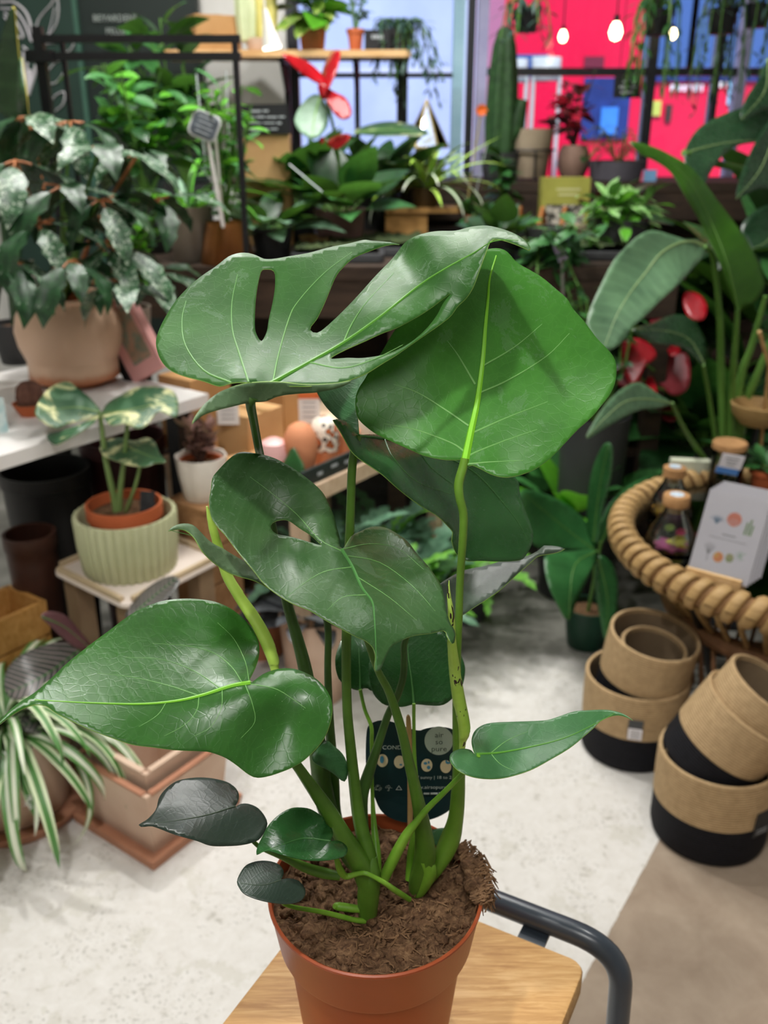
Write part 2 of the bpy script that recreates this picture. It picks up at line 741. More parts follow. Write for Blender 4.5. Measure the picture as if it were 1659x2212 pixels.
# ================================================================== the monstera on its stool
LV = mat('leaf_vein_pale', '#7fae3c', '#6f9e3a', rough=0.45)
LVB = mat('leaf_vein_bright', '#86d22c', '#78c02a', rough=0.4)
LVD = mat('leaf_vein_muted', '#4f8a44', '#447c3c', rough=0.5)
LVS = mat('leaf_vein_soft', '#79b062', '#6ea458', rough=0.45)
LVM = mat('leaf_vein_fresh', '#63a338', '#589633', rough=0.45)
EDGE = mat('leaf_edge_pale', '#9cc060', '#86b04e', rough=0.5)
UND = leaf_mat('leaf_underside_pale', '#4c6a4a', '#6d8a62', rough=0.5, trans=0.25, stripe=0.12)
UND2 = leaf_mat('leaf_underside_grey', '#36463b', '#4c5b4c', rough=0.42, trans=0.18, stripe=0.12)
L_A = leaf_mat('monstera_leaf_mid', '#285720', '#3d722f', rough=0.42, trans=0.20, stripe=0.05, dust=0.12, spec=0.4)
L_B = leaf_mat('monstera_leaf_bright', '#347024', '#4c8f35', rough=0.38, trans=0.24, stripe=0.06, sfreq=50, dust=0.10, spec=0.4)
L_C = leaf_mat('monstera_leaf_deep', '#225026', '#336634', rough=0.26, trans=0.20, stripe=0.05)
L_D = leaf_mat('monstera_leaf_dusky', '#2b5627', '#45693b', rough=0.36, trans=0.20, stripe=0.10, sfreq=90, dust=0.10)
L_F = leaf_mat('monstera_leaf_glossy', '#26541b', '#386f2a', rough=0.33, trans=0.20, stripe=0.10, sfreq=80)
L_G = leaf_mat('monstera_leaf_old', '#26352d', '#37463c', rough=0.36, trans=0.05, stripe=0.08)
L_J = leaf_mat('monstera_leaf_plain', '#33643a', '#467a48', rough=0.36, trans=0.20, stripe=0.06)
STEM = mat('petiole_green', '#486f1f', '#58822a', rough=0.4, scale=30)
STEM2 = mat('petiole_dark', '#35541d', '#43682a', rough=0.42, scale=30)
STEM3 = mat('petiole_bright', '#5f9424', '#7fae3a', rough=0.38, scale=24)

potc = G(811, 1917, 0.819)
PX, PY = potc.x, potc.y
plant = thing('potted_monstera', 'monstera with large split glossy leaves in a terracotta plastic nursery pot, on the wooden stool', 'plant', (PX, PY, 0.645))

# ---- nursery pot
TERRA = mat('terracotta_plastic', '#a8512c', '#9c4a28', rough=0.42, scale=6, spec=0.45)
RR = 0.0965
prof = [(0.0, 0.645), (0.066, 0.645), (0.069, 0.648), (0.0795, 0.752), (0.0805, 0.765), (0.0872, 0.7675), (0.0885, 0.771), (RR - 0.0015, 0.815),
        (RR, 0.8175), (RR, 0.8195), (RR - 0.0015, 0.8205), (RR - 0.0030, 0.8195), (RR - 0.0035, 0.814), (0.0850, 0.768), (0.076, 0.752), (0.064, 0.65), (0.0, 0.65)]
MB().lathe(prof, (PX, PY, 0), 72).build('nursery_pot', TERRA, plant, sharp=30)

# ---- coir soil with loose fibres
def soil_mat():
    N = NT('coir_soil')
    v = N.coord('Object')
    a = N.noise(60, 6, 0.75, v, 1.2)
    b = N.noise(220, 4, 0.7, v, 0.5)
    f = N.math('ADD', N.math('MULTIPLY', a, 0.6), N.math('MULTIPLY', b, 0.4))
    N.link(N.ramp(f, [(0.34, lin('#35251a')), (0.5, lin('#6a4f39')), (0.66, lin('#9a7a5a'))]), N.b.inputs['Base Color'])
    N.b.inputs['Roughness'].default_value = 0.9
    N.b.inputs['Specular IOR Level'].default_value = 0.15
    N.bump(f, 1.0, 0.006)
    return N.m
SOIL = soil_mat()
from mathutils import noise as mnoise
def soil_disc(c, r, z, amp, rings=34, seg=96, seed=0.0, hump=None):
    mb = MB()
    prev = None
    c0 = mb.vert((c[0], c[1], z))
    for i in range(1, rings + 1):
        rr = r * i / rings
        ring = []
        for k in range(seg):
            a = 2 * PI * k / seg
            x, y = c[0] + math.cos(a) * rr, c[1] + math.sin(a) * rr
            q = Vector((x * 55 + seed, y * 55, 1.7))
            h = amp * (mnoise.noise(q) + 0.6 * mnoise.noise(q * 2.3) + 0.45 * mnoise.noise(q * 5.1))
            if hump:
                h += hump(x, y)
            if i == rings:
                h -= 0.002
            ring.append(mb.vert((x, y, z + h)))
        for k in range(seg):
            k2 = (k + 1) % seg
            if prev is None:
                mb.face([c0, ring[k], ring[k2]])
            else:
                mb.face([prev[k], ring[k], ring[k2], prev[k2]])
        prev = ring
    return mb
def hump(x, y):
    d1 = math.hypot(x - (PX + 0.080), y - (PY + 0.018))
    return 0.012 * math.exp(-(d1 / 0.02) ** 2)
soil_disc((PX, PY), RR - 0.0045, 0.8055, 0.0036, hump=hump).build('soil', SOIL, plant, sharp=180)
FIB = mat('coir_fibre', '#8b6a4a', '#5a4029', rough=0.8, scale=50)
mbf = MB()
rnd = random.Random(3)
for i in range(620):
    a, q = rnd.uniform(0, 2 * PI), math.sqrt(rnd.random()) * (RR - 0.009)
    x, y = PX + math.cos(a) * q, PY + math.sin(a) * q
    z = 0.8075 + hump(x, y) + rnd.uniform(-0.001, 0.002)
    L = rnd.uniform(0.004, 0.011)
    b = rnd.uniform(0, 2 * PI)
    d = Vector((math.cos(b), math.sin(b), rnd.uniform(-0.15, 0.4))) * L
    e = Vector((-math.sin(b), math.cos(b), rnd.uniform(0, 0.6))) * L * rnd.uniform(-0.3, 0.3)
    p = Vector((x, y, z))
    r_ = rnd.uniform(0.0003, 0.0008)
    mbf.tube([p - d * 0.5, p + e, p + d * 0.5], [r_, r_ * 1.2, r_ * 0.5], 4)
# the tuft of coir that spills over the right of the rim
for i in range(260):
    a = rnd.uniform(-0.22, 0.55)
    q = RR + rnd.uniform(-0.012, 0.003)
    p = Vector((PX + math.cos(a) * q, PY + math.sin(a) * q, 0.818 + rnd.uniform(0, 0.007)))
    out = Vector((math.cos(a), math.sin(a), 0))
    L = rnd.uniform(0.002, 0.012) * (1.5 if a < 0.1 else 0.8)
    q1 = p + out * rnd.uniform(0.003, 0.007) + Vector((0, 0, rnd.uniform(0, 0.004)))
    q1.z = max(q1.z, 0.8235)
    q2 = p + out * (0.003 + rnd.uniform(0, 0.005)) + Vector((rnd.uniform(-.009, .009), rnd.uniform(-.009, .009), -L))
    mbf.tube([p, q1, q2], [0.0009, 0.0011, 0.0004], 4)
tag(mbf.build('coir_fibres', FIB, plant), kind='stuff')
mbl = MB()
def lump(mb, c, r, sd):
    ring0 = []
    for i in range(1, 6):
        th = PI * i / 6
        ring = []
        for k in range(9):
            a = 2 * PI * k / 9
            d = Vector((math.sin(th) * math.cos(a), math.sin(th) * math.sin(a), math.cos(th)))
            f = 1 + 0.45 * mnoise.noise(d * 1.7 + Vector((sd, sd * .37, 0)))
            ring.append(mb.vert(Vector(c) + Vector((d.x, d.y, d.z * .75)) * r * f))
        ring0.append(ring)
    for a, b in zip(ring0[:-1], ring0[1:]):
        for k in range(9):
            mb.face([a[k], b[k], b[(k + 1) % 9], a[(k + 1) % 9]])
    mb.face(ring0[0]); mb.face(ring0[-1][::-1])
for i in range(190):
    a, q = rnd.uniform(0, 2 * PI), math.sqrt(rnd.random()) * (RR - 0.013)
    x, y = PX + math.cos(a) * q, PY + math.sin(a) * q
    lump(mbl, (x, y, 0.806 + hump(x, y)), rnd.uniform(.002, .0062), rnd.uniform(0, 90))
for i in range(34):
    a = rnd.uniform(-.18, .5)
    q = RR - .004 + rnd.uniform(-.008, .004)
    lump(mbl, (PX + math.cos(a) * q, PY + math.sin(a) * q, .8195 + rnd.uniform(-.002, .005)), rnd.uniform(.004, .0085), rnd.uniform(0, 90))
tag(mbl.build('soil_clumps', SOIL, plant, sharp=180), kind='stuff')

# ---- leaves: outlines and depths
def leaf(outline, depth, mats, **kw):
    return traced('leaf', plant, outline, depth, mats, **kw)

# big split leaf at the top left
A_out = [(474,834),(440,823),(395,811),(365,797),(346,775),(337,746),(340,722),(353,692),(377,653),(404,623),(434,597),(465,576),(492,555),(513,547),(534,546),(555,552),(570,559),(591,559),(621,554),(667,546),(712,534),(757,525),(786,518),(805,520),(841,523),(866,529),
         (847,528),(823,533),(796,543),(765,556),(741,577),(726,596),(714,623),(699,659),(684,689),(672,704),(670,713),(680,719),(693,715),(720,692),(765,647),(811,596),(847,559),(871,528),(889,514),(916,504),(946,499),(985,498),(1016,490),(1049,487),(1076,492),(1106,502),(1130,516),(1144,530),(1145,541),
         (1131,535),(1112,527),(1091,520),(1071,516),(1059,521),(1052,538),(1040,571),(1032,593),(1022,620),(1007,644),(988,662),(973,683),(946,704),(916,725),(886,746),(856,767),(826,785),(790,807),(750,822),(705,831),(660,834),(591,833),(537,826),(501,827)]
A_h1 = [(c[0]/3.318+320, c[1]/3.318+460) for c in [(820,405),(885,405),(908,440),(908,540),(890,650),(865,760),(850,850),(815,918),(790,895),(768,840),(765,760),(770,640),(785,520),(805,430)]]
A_h2 = [(c[0]/3.318+660, c[1]/3.318+460) for c in [(1040,575),(1030,592),(985,650),(940,735),(865,830),(770,915),(650,985),(530,1022),(400,1040),(300,1038),(180,1045),(215,1015),(310,968),(420,920),(540,865),(660,820),(800,745),(900,680),(990,612)]]
A_dep = [(474,834,.60),(400,800,.62),(340,730,.655),(420,610,.715),(530,547,.745),(600,560,.735),(700,540,.75),(786,518,.765),(866,529,.76),(670,713,.675),(590,829,.608),(700,770,.64),(840,670,.665),(960,582,.685),(1060,520,.69),(890,514,.74),(1049,487,.735),(1145,540,.655),
         (1040,571,.675),(1000,650,.668),(900,735,.648),(790,806,.615),(660,833,.592),(537,826,.598),(500,700,.672)]
leafA = leaf(A_out, A_dep, [L_A, UND, EDGE], holes=[A_h1, A_h2], mid=[(576,833),(667,783),(742,740),(820,685),(901,620),(961,581),(1022,547),(1067,521),(1120,519)], midw=5.0, vmat=LVM, lmat=LVS,
             veins=[[(537,826),(516,761),(502,713),(501,653),(513,593)],[(590,825),(600,773),(624,689),(645,650),(700,590),(760,545)],[(500,827),(440,800),(400,745),(393,690),(402,650)],[(742,740),(760,700),(790,655),(850,590)],[(667,783),(740,795),(810,775),(870,745)]], vw=2.4, step=9)
traced('leaf_lobe', leafA, [(414,917),(421,900),(440,874),(468,851),(500,836),(540,826),(600,824),(660,830),(720,828),(760,822),(735,836),(690,846),(640,850),(600,856),(575,866),(540,870),(500,879),(465,888),(440,897),(425,908)],
       [(414,917,.545),(468,851,.588),(540,826,.599),(660,831,.593),(740,828,.592),(640,850,.60),(560,868,.606),(480,884,.58)], [L_A, UND, EDGE], under=True, step=8)

# broad heart leaf at the upper right
B_out = [(1003,993),(997,993),(961,993),(916,984),(886,971),(847,954),(811,936),(787,918),(772,901),(768,880),(768,859),(775,838),(786,822),(805,790),(826,758),(853,713),(895,660),(950,605),(1010,560),(1055,538),(1090,540),
         (1117,567),(1141,581),(1171,599),(1201,624),(1225,645),(1238,667),(1262,694),(1289,730),(1316,758),(1329,778),(1332,802),(1329,826),(1319,850),(1301,874),(1277,902),(1247,929),(1216,962),(1186,992),(1156,1013),(1126,1025),(1093,1031),(1063,1025),(1039,1013),(1018,1004),(1010,1007)]
B_dep = [(1003,994,.655),(1030,870,.694),(1048,706,.728),(1070,550,.762),(900,660,.722),(800,800,.698),(768,880,.682),(850,955,.668),(940,990,.655),(1150,590,.762),(1238,667,.755),(1330,790,.735),(1290,880,.700),(1190,990,.662),(1093,1031,.64),(1180,800,.722),(1120,920,.682),(920,830,.695)]
leafB = leaf(B_out, B_dep, [L_B, UND, EDGE], mid=[(1003,1000),(1017,932),(1030,871),(1042,781),(1048,706),(1054,645),(1058,600),(1072,552)], midw=9.5, vmat=LVB, lmat=LVS,
             veins=[[(1012,985),(1039,972),(1096,950),(1160,928)],[(1020,936),(1096,902),(1183,868)],[(1033,850),(1100,820),(1180,770),(1230,720)],[(1044,790),(1111,750),(1171,700)],[(1012,920),(960,884),(900,847),(850,830)],[(1006,978),(975,957),(900,929),(830,915)],[(1026,830),(990,769),(966,736)],[(1010,1003),(1060,998),(1130,995)]], vw=2.6, step=9)

# the twisted dark leaf below it
C_out = [(720,907),(729,905),(744,909),(757,919),(770,938),(796,938),(829,938),(880,935),(960,950),(1040,985),(1112,1029),(1124,1070),(1136,1106),(1148,1136),(1152,1157),(1148,1179),(1136,1200),(1124,1210),(1082,1213),(1037,1211),(1010,1212),(992,1203),(982,1188),(976,1166),(979,1151),(970,1139),(946,1115),(916,1097),(886,1076),(856,1052),(826,1025),(796,1004),(774,989),(759,974),(747,953),(735,931)]
C_dep = [(720,907,.655),(770,938,.675),(759,974,.655),(826,1025,.655),(886,1076,.668),(946,1115,.685),(976,1166,.700),(992,1203,.705),(860,945,.735),(900,1000,.712),(860,985,.690),(960,1040,.742),(1000,1100,.735),(1040,985,.80),(1100,1085,.775),(1145,1165,.745),(1082,1213,.715),(1060,1140,.735),(1010,1212,.70),(1136,1106,.77)]
leafC = leaf(C_out, C_dep, [L_C, UND, EDGE], mid=[(775,941),(830,948),(900,965),(970,990),(1030,1025),(1085,1085),(1120,1130),(1142,1170)], midw=3.5, vmat=LVD,
             veins=[[(830,948),(850,990),(900,1040),(975,1068)],[(900,965),(930,1010),(990,1055)]], vw=2.4, step=9)
traced('leaf_lobe', leafC, [(775,942),(768,937),(750,920),(729,904),(705,880),(687,853),(680,832),(690,805),(720,785),(770,775),(800,790),(788,820),(778,836),(771,858),(771,885),(774,915)],
       [(775,942,.678),(729,904,.705),(687,853,.73),(700,800,.75),(790,800,.745),(771,870,.71)], [L_J, UND, EDGE], mid=[(775,942),(770,905),(762,870),(765,830)], midw=0, step=8)

# the arrow-tipped leaf in the middle
D_out = [(734,1180),(734,1162),(729,1144),(722,1117),(711,1090),(698,1065),(676,1043),(646,1020),(616,1001),(586,987),(556,980),(526,976),(508,981),(490,996),(471,1016),(459,1032),(456,1056),(452,1081),(455,1111),(465,1132),(487,1156),(505,1180),(529,1210),(547,1231),(571,1261),(601,1285),(631,1303),(670,1319),(701,1338),(737,1358),(767,1374),(791,1385),(806,1400),(811,1418),(809,1440),(812,1451),
         (822,1446),(831,1427),(843,1401),(864,1385),(894,1373),(931,1368),(960,1362),(966,1375),(979,1392),(984,1372),(980,1357),(973,1347),(964,1317),(958,1281),(949,1257),(925,1223),(901,1196),(880,1169),(855,1151),(834,1140),(813,1137),(795,1140),(780,1147),(761,1156),(749,1174),(742,1184)]
D_h = [(c[0]/3.318+360, c[1]/3.318+960) for c in [(745,590),(770,555),(830,540),(880,550),(950,600),(1030,650),(1080,695),(1110,722),(1040,705),(960,680),(880,660),(800,645),(765,625)]]
D_dep = [(738,1186,.622),(722,1117,.645),(646,1020,.672),(526,976,.668),(452,1081,.632),(505,1180,.600),(590,1120,.642),(571,1261,.575),(670,1319,.560),(767,1374,.545),(812,1451,.535),(806,1300,.578),(894,1373,.562),(979,1392,.575),(960,1290,.615),(901,1196,.668),(813,1137,.695),(761,1156,.655),(860,1250,.625),(640,1200,.615)]
leafD = leaf(D_out, D_dep, [L_D, UND2, EDGE], holes=[D_h], mid=[(737,1187),(761,1225),(782,1270),(804,1300),(809,1337),(812,1400),(813,1447)], midw=5.0, vmat=LVD, lmat=LVS,
             veins=[[(737,1190),(690,1165),(640,1110),(580,1060),(540,1030)],[(745,1200),(820,1215),(890,1265),(940,1320)],[(770,1245),(840,1290),(900,1340)],[(760,1225),(700,1235),(650,1265),(620,1290)],[(790,1285),(740,1290),(705,1320)],[(742,1186),(800,1175),(860,1185),(915,1230)]], vw=1.3, step=7)

# grey undersides of the two leaves behind it
leaf([(940,1275),(955,1258),(985,1240),(1006,1232),(1051,1223),(1081,1214),(1111,1209),(1142,1201),(1164,1190),(1174,1180),(1187,1180),(1208,1182),(1220,1187),(1202,1195),(1172,1200),(1160,1204),(1142,1220),(1111,1247),(1081,1275),(1051,1296),(1021,1315),(1000,1329),(975,1340),(950,1330)],
     [(950,1260,.70),(1006,1232,.745),(1111,1209,.755),(1220,1187,.74),(1081,1275,.71),(1000,1329,.685),(950,1330,.68)], [L_C, UND2, EDGE], under=True, mid=[(945,1300),(1040,1270),(1120,1225),(1215,1187)], midw=0, step=9)
leaf([(363,1148),(378,1136),(399,1132),(417,1136),(432,1150),(453,1171),(481,1186),(505,1201),(529,1216),(553,1240),(577,1264),(600,1284),(553,1257),(511,1245),(481,1231),(450,1207),(432,1186),(420,1165),(405,1150),(387,1144)],
     [(363,1148,.60),(417,1136,.625),(505,1201,.64),(600,1284,.62),(481,1231,.615),(420,1165,.61)], [L_D, UND, EDGE], under=True, mid=[(600,1280),(500,1222),(430,1165),(370,1146)], midw=1.6, vmat=LVD, step=8)

# large heart leaf reaching left
F_out = [(-34,1590),(0,1557),(18,1537),(39,1519),(66,1502),(90,1484),(120,1456),(145,1432),(181,1403),(211,1380),(241,1358),(271,1335),(301,1317),(331,1304),(362,1296),(407,1293),(452,1297),(482,1306),(508,1321),(531,1341),(548,1363),(559,1388),(560,1412),(555,1434),(545,1456),(539,1468),(541,1477),(549,1470),(572,1454),(605,1444),(630,1444),(650,1449),(680,1464),(705,1489),(717,1520),(714,1558),(699,1596),(673,1627),(642,1652),(598,1671),(561,1680),(539,1674),(510,1652),(485,1636),(454,1625),(437,1623),(377,1620),(331,1614),(286,1608),(241,1593),(196,1576),(151,1555),(121,1540),(105,1528),(90,1522),(69,1523),(45,1533),(21,1548),(0,1564)]
F_dep = [(-34,1590,.50),(66,1502,.56),(105,1528,.548),(211,1380,.625),(301,1317,.655),(407,1293,.668),(500,1315,.668),(560,1412,.648),(540,1474,.588),(605,1444,.61),(680,1464,.60),(717,1530,.572),(673,1627,.555),(561,1680,.545),(454,1625,.545),(300,1610,.535),(196,1576,.535),(376,1515,.572),(211,1519,.56),(440,1400,.632),(620,1560,.575)]
leafF = leaf(F_out, F_dep, [L_F, UND, EDGE], mid=[(541,1475),(500,1482),(437,1502),(377,1515),(301,1521),(211,1519),(145,1516),(75,1512)], midw=5.5, vmat=LVB, lmat=LVS, autov=0,
             veins=[[(525,1478),(500,1440),(460,1410),(400,1395),(330,1390)],[(480,1490),(420,1450),(350,1425),(270,1420)],[(430,1503),(360,1480),(280,1462),(210,1455)],[(530,1480),(545,1520),(550,1560),(520,1595)],[(480,1490),(478,1530),(455,1570),(420,1590)],[(430,1505),(425,1535),(400,1565),(355,1590)],[(360,1516),(340,1545),(300,1570)],[(538,1472),(530,1430),(505,1380),(470,1345)],[(541,1478),(600,1490),(660,1530)]], vw=1.5, step=9)

# old dark leaves low on the left
leaf([(300,1781),(319,1769),(337,1748),(343,1724),(358,1704),(382,1687),(416,1680),(449,1680),(485,1687),(506,1699),(516,1714),(515,1730),(506,1745),(518,1737),(536,1736),(557,1745),(572,1763),(578,1781),(569,1802),(557,1815),(527,1824),(491,1827),(455,1826),(425,1815),(379,1802),(340,1787),(325,1783),(307,1785)],
     [(300,1781,.575),(416,1680,.64),(510,1700,.645),(506,1744,.615),(575,1780,.612),(491,1827,.578),(380,1802,.565),(340,1750,.60)], [L_G, UND2, L_G], mid=[(508,1742),(446,1761),(386,1772),(340,1778),(306,1782)], midw=2.0, vmat=mat('old_leaf_vein','#4a5c47','#40503f'), step=8, autov=0)
leaf([(554,1846),(556,1829),(569,1802),(581,1781),(602,1760),(627,1746),(648,1744),(672,1748),(699,1766),(714,1784),(720,1802),(713,1817),(726,1815),(741,1820),(751,1832),(747,1847),(726,1855),(687,1859),(648,1855),(611,1846),(581,1838),(566,1840)],
     [(554,1846,.57),(602,1760,.605),(648,1744,.62),(715,1790,.612),(713,1816,.59),(750,1835,.588),(687,1859,.565),(611,1846,.562),(650,1800,.60)], [L_C, UND, L_C], mid=[(713,1817),(657,1811),(611,1824),(560,1843)], midw=2.2, vmat=LVD, step=7)
leaf([(512,1904),(517,1889),(530,1870),(551,1861),(575,1859),(599,1865),(611,1877),(613,1889),(607,1900),(621,1897),(642,1901),(657,1915),(660,1930),(651,1945),(627,1952),(599,1951),(566,1945),(539,1936),(524,1927),(515,1913)],
     [(512,1904,.56),(551,1861,.585),(605,1868,.59),(607,1901,.572),(655,1920,.572),(627,1952,.552),(540,1936,.548)], [L_G, UND2, L_G], mid=[(607,1901),(566,1912),(520,1908)], midw=1.6, vmat=mat('old_leaf_vein','#4a5c47'), step=7)

# narrow heart leaf reaching right
leaf([(1026,1630),(1020,1612),(1019,1595),(1026,1578),(1043,1566),(1065,1561),(1106,1559),(1176,1556),(1203,1549),(1239,1537),(1273,1534),(1306,1533),(1328,1536),(1347,1542),(1361,1551),(1368,1557),(1355,1550),(1336,1545),(1317,1548),(1298,1556),(1281,1573),(1259,1592),(1231,1615),(1189,1640),(1148,1662),(1106,1676),(1073,1682),(1037,1681),(1009,1674),(987,1662),(973,1645),(972,1631),(982,1622),(998,1617),(1015,1619),(1022,1625)],
     [(1026,1630,.605),(1019,1595,.63),(1106,1559,.65),(1239,1537,.655),(1368,1557,.62),(1259,1592,.63),(1148,1662,.60),(1073,1682,.588),(980,1650,.590),(1120,1617,.625)], [L_J, UND, EDGE], mid=[(1029,1629),(1079,1626),(1148,1613),(1217,1595),(1273,1570),(1328,1541)], midw=2.8, vmat=LVM, lmat=LVS, step=6,
     veins=[[(1060,1627),(1095,1600),(1140,1580)],[(1060,1628),(1080,1650),(1110,1665)]], vw=1.3)

# leaves seen between the stalks
leaf([(797,1436),(799,1465),(805,1494),(817,1511),(834,1523),(867,1527),(889,1522),(902,1521),(925,1523),(954,1523),(973,1512),(997,1485),(1005,1448),(998,1420),(980,1390),(949,1360),(877,1350),(829,1375),(805,1410)],
     [(797,1436,.72),(867,1527,.70),(954,1523,.70),(1005,1448,.73),(949,1360,.77),(829,1375,.76),(895,1440,.735)], [L_C, UND, L_C], mid=[(894,1522),(889,1470),(882,1420),(880,1370)], midw=3.0, vmat=LVD, step=9)
leaf([(732,1395),(725,1420),(726,1446),(735,1470),(759,1487),(778,1491),(790,1485),(806,1493),(815,1470),(812,1412),(795,1380),(759,1365),(740,1378)],
     [(725,1420,.73),(778,1491,.715),(806,1493,.712),(812,1412,.75),(759,1365,.765)], [L_C, UND, L_C], mid=[(778,1490),(777,1450),(775,1400)], midw=2.5, vmat=LVD, step=8)
leaf([(676,1630),(703,1600),(720,1610),(742,1631),(752,1660),(745,1688),(720,1670),(696,1656),(678,1646)],
     [(676,1630,.64),(710,1605,.655),(745,1688,.63),(696,1656,.632)], [L_J, UND, L_J], mid=[(690,1625),(720,1645),(745,1680)], midw=0, step=7)
leaf([(930,1795),(960,1788),(972,1795),(962,1815),(948,1830),(936,1818)], [(930,1795,.70),(965,1790,.705),(948,1830,.69)], [L_J, UND, L_J], step=6)

# ---- stalks
st = lambda pts, m=STEM: stem('petiole', plant, pts, m)
st([(545,858,.604,13),(541,872,.606,11),(548,910,.635,9.5),(558,965,.672,9),(566,1005,.698,9),(590,1150,.70,10),(618,1293,.69,11),(643,1382,.68,13),(660,1450,.67,15),(680,1560,.665,17),(690,1650,.66,20),(705,1740,.66,22),(745,1840,.645,16),(780,1885,.635,14)], STEM2)
st([(620,1230,.69,6),(680,1290,.69,7),(707,1345,.69,8),(708,1450,.685,8),(712,1560,.68,10),(720,1680,.675,13),(725,1770,.67,15),(760,1860,.65,14)], STEM2)
st([(775,941,.676,7),(765,975,.672,9.5),(760,1020,.67,9.5),(758,1080,.668,9.5),(755,1165,.665,10),(750,1300,.66,10.5),(748,1420,.655,10.5),(750,1530,.650,10.5),(757,1610,.645,11.5),(766,1696,.64,13),(777,1774,.635,15),(795,1841,.628,17),(806,1890,.625,16)])
PLIT = mat('petiole_lit', '#6b9630', '#5d8728', rough=0.4, scale=30)  # lit copy of the petiole green, brightness put into the colour
st([(1004,990,.654,9),(1000,1010,.652,10),(991,1045,.648,10.5),(993,1075,.645,10),(1001,1110,.645,9.5),(1000,1160,.645,9),(994,1250,.650,8.5),(991,1340,.655,8.5),(987,1440,.66,9),(988,1560,.665,11),(991,1650,.665,13.5),(989,1720,.665,15.5),(984,1770,.665,17),(971,1817,.665,22),(947,1865,.66,19),(922,1902,.655,14)], PLIT)
st([(745,1192,.628,6),(770,1300,.63,6.5),(795,1390,.625,7),(816,1448,.622,7.5),(841,1497,.622,9),(865,1569,.625,10.5),(882,1641,.63,11.5),(901,1722,.635,14),(914,1793,.64,19),(918,1850,.645,24),(903,1905,.648,20),(895,1932,.65,13)])
st([(905,1330,.70,5),(875,1385,.695,7),(873,1420,.69,7.5),(871,1461,.685,8),(858,1504,.68,8),(838,1545,.68,8.5),(814,1617,.675,10),(794,1677,.67,13),(781,1726,.665,14),(785,1800,.655,13),(800,1860,.645,12)], STEM2)
st([(894,1520,.70,4),(894,1557,.695,4),(895,1629,.685,4.5),(899,1690,.675,6),(905,1760,.668,8),(890,1840,.662,10),(884,1900,.655,9)], STEM3)
st([(778,1489,.715,4),(788,1533,.71,4),(802,1569,.705,4.5),(803,1605,.70,4.5),(804,1700,.69,4),(807,1769,.68,6),(813,1841,.66,10),(815,1890,.645,9)], STEM3)
st([(1034,1632,.604,4.5),(998,1672,.61,5.5),(960,1711,.615,6),(925,1745,.618,7),(900,1775,.62,8),(877,1805,.622,11),(850,1855,.625,12.5),(828,1900,.627,12)], STEM3)
st([(541,1476,.592,5),(560,1530,.615,9),(600,1600,.62,10),(640,1652,.62,11),(668,1692,.62,13),(708,1750,.62,17),(740,1805,.62,20),(775,1860,.622,24),(795,1905,.622,25)])
st([(806,1850,.625,8),(800,1885,.622,22),(797,1915,.622,25),(795,1945,.622,24),(794,1985,.622,19),(792,2003,.622,15)])       # crown at the front
st([(915,1855,.64,12),(922,1880,.645,22),(908,1915,.648,19),(896,1940,.648,10)], STEM3)
st([(507,1744,.616,3),(530,1790,.615,4),(556,1826,.612,5),(610,1850,.61,8),(660,1874,.612,11),(700,1886,.613,12),(735,1893,.612,9)])
st([(712,1818,.592,3),(725,1850,.60,5),(735,1880,.607,8),(748,1893,.61,7),(770,1888,.61,5.5),(792,1887,.607,5),(829,1906,.607,5.5),(853,1923,.613,6.5),(884,1943,.625,6)], STEM3)
st([(607,1901,.575,3),(606,1940,.585,4),(625,1957,.592,4.5),(700,1971,.607,5.5),(770,1988,.613,6),(800,1988,.618,8)], STEM3)
st([(722,1958,.618,5),(730,1958,.62,9),(760,1962,.62,9),(790,1966,.62,7)], STEM3)

# ---- rolled new leaves
def shoot_mat(name, spots):
    N = NT(name)
    v = N.coord('Object')
    n = N.noise(35, 3, 0.6, v)
    c = N.ramp(n, [(0.3, lin('#9cc243')), (0.7, lin('#bbdf66'))])
    if spots:
        sp = N.add('ShaderNodeMapping')
        sp.inputs['Scale'].default_value = (1.6, 1.6, 0.55)
        N.link(v, sp.inputs[0])
        s = N.noise(75, 3, 0.7, sp.outputs[0], 0.4)
        c = N.mix(N.math('GREATER_THAN', s, 0.61), c, lin('#2a1d12'))
    N.link(c, N.b.inputs['Base Color'])
    N.b.inputs['Roughness'].default_value = 0.4
    return N.m
def shoot(pts, m, turns, bands=True):
    P = spline(pts, 10)
    mb = MB()
    co = [W(p[0], p[1], p[2]) for p in P]
    k = [mpp(p[0], p[1], p[2]) for p in P]
    n = len(P)
    seg = 16
    rings = []
    for i in range(n):
        r = P[i][3] * k[i]
        ring = []
        for j in range(seg):
            a = 2 * PI * j / seg
            w = 1.0 + 0.10 * (((a / (2 * PI) + turns * i / n) % 1.0) - 0.5)      # spiral lip of the roll
            ring.append(mb.vert(co[i] + Vector((math.cos(a) * r * w, math.sin(a) * r * w, 0))))
        rings.append(ring)
    for i in range(n - 1):
        for j in range(seg):
            j2 = (j + 1) % seg
            mb.face([rings[i][j], rings[i + 1][j], rings[i + 1][j2], rings[i][j2]])
    mb.face(rings[0])
    mb.face(rings[-1][::-1])
    return mb.build('rolled_new_leaf', m, plant, sharp=60)
shoot([(970,1254,.628,1),(970,1285,.628,4),(974,1323,.628,7),(976,1371,.63,9),(977,1401,.632,10.5),(982,1446,.635,12.5),(991,1507,.637,14),(1001,1558,.638,13.5),(1003,1585,.638,12),(999,1605,.64,7.5),(996,1650,.645,6)], shoot_mat('rolled_leaf_spotted', True), 4)
shoot([(447,1094,.675,2),(453,1118,.675,6),(460,1143,.675,9),(470,1175,.675,10),(489,1240,.672,12),(517,1288,.668,13.5),(544,1328,.662,15),(571,1376,.655,15),(590,1424,.648,13),(592,1440,.646,10),(600,1475,.642,8)], shoot_mat('rolled_leaf_plain', False), 4)

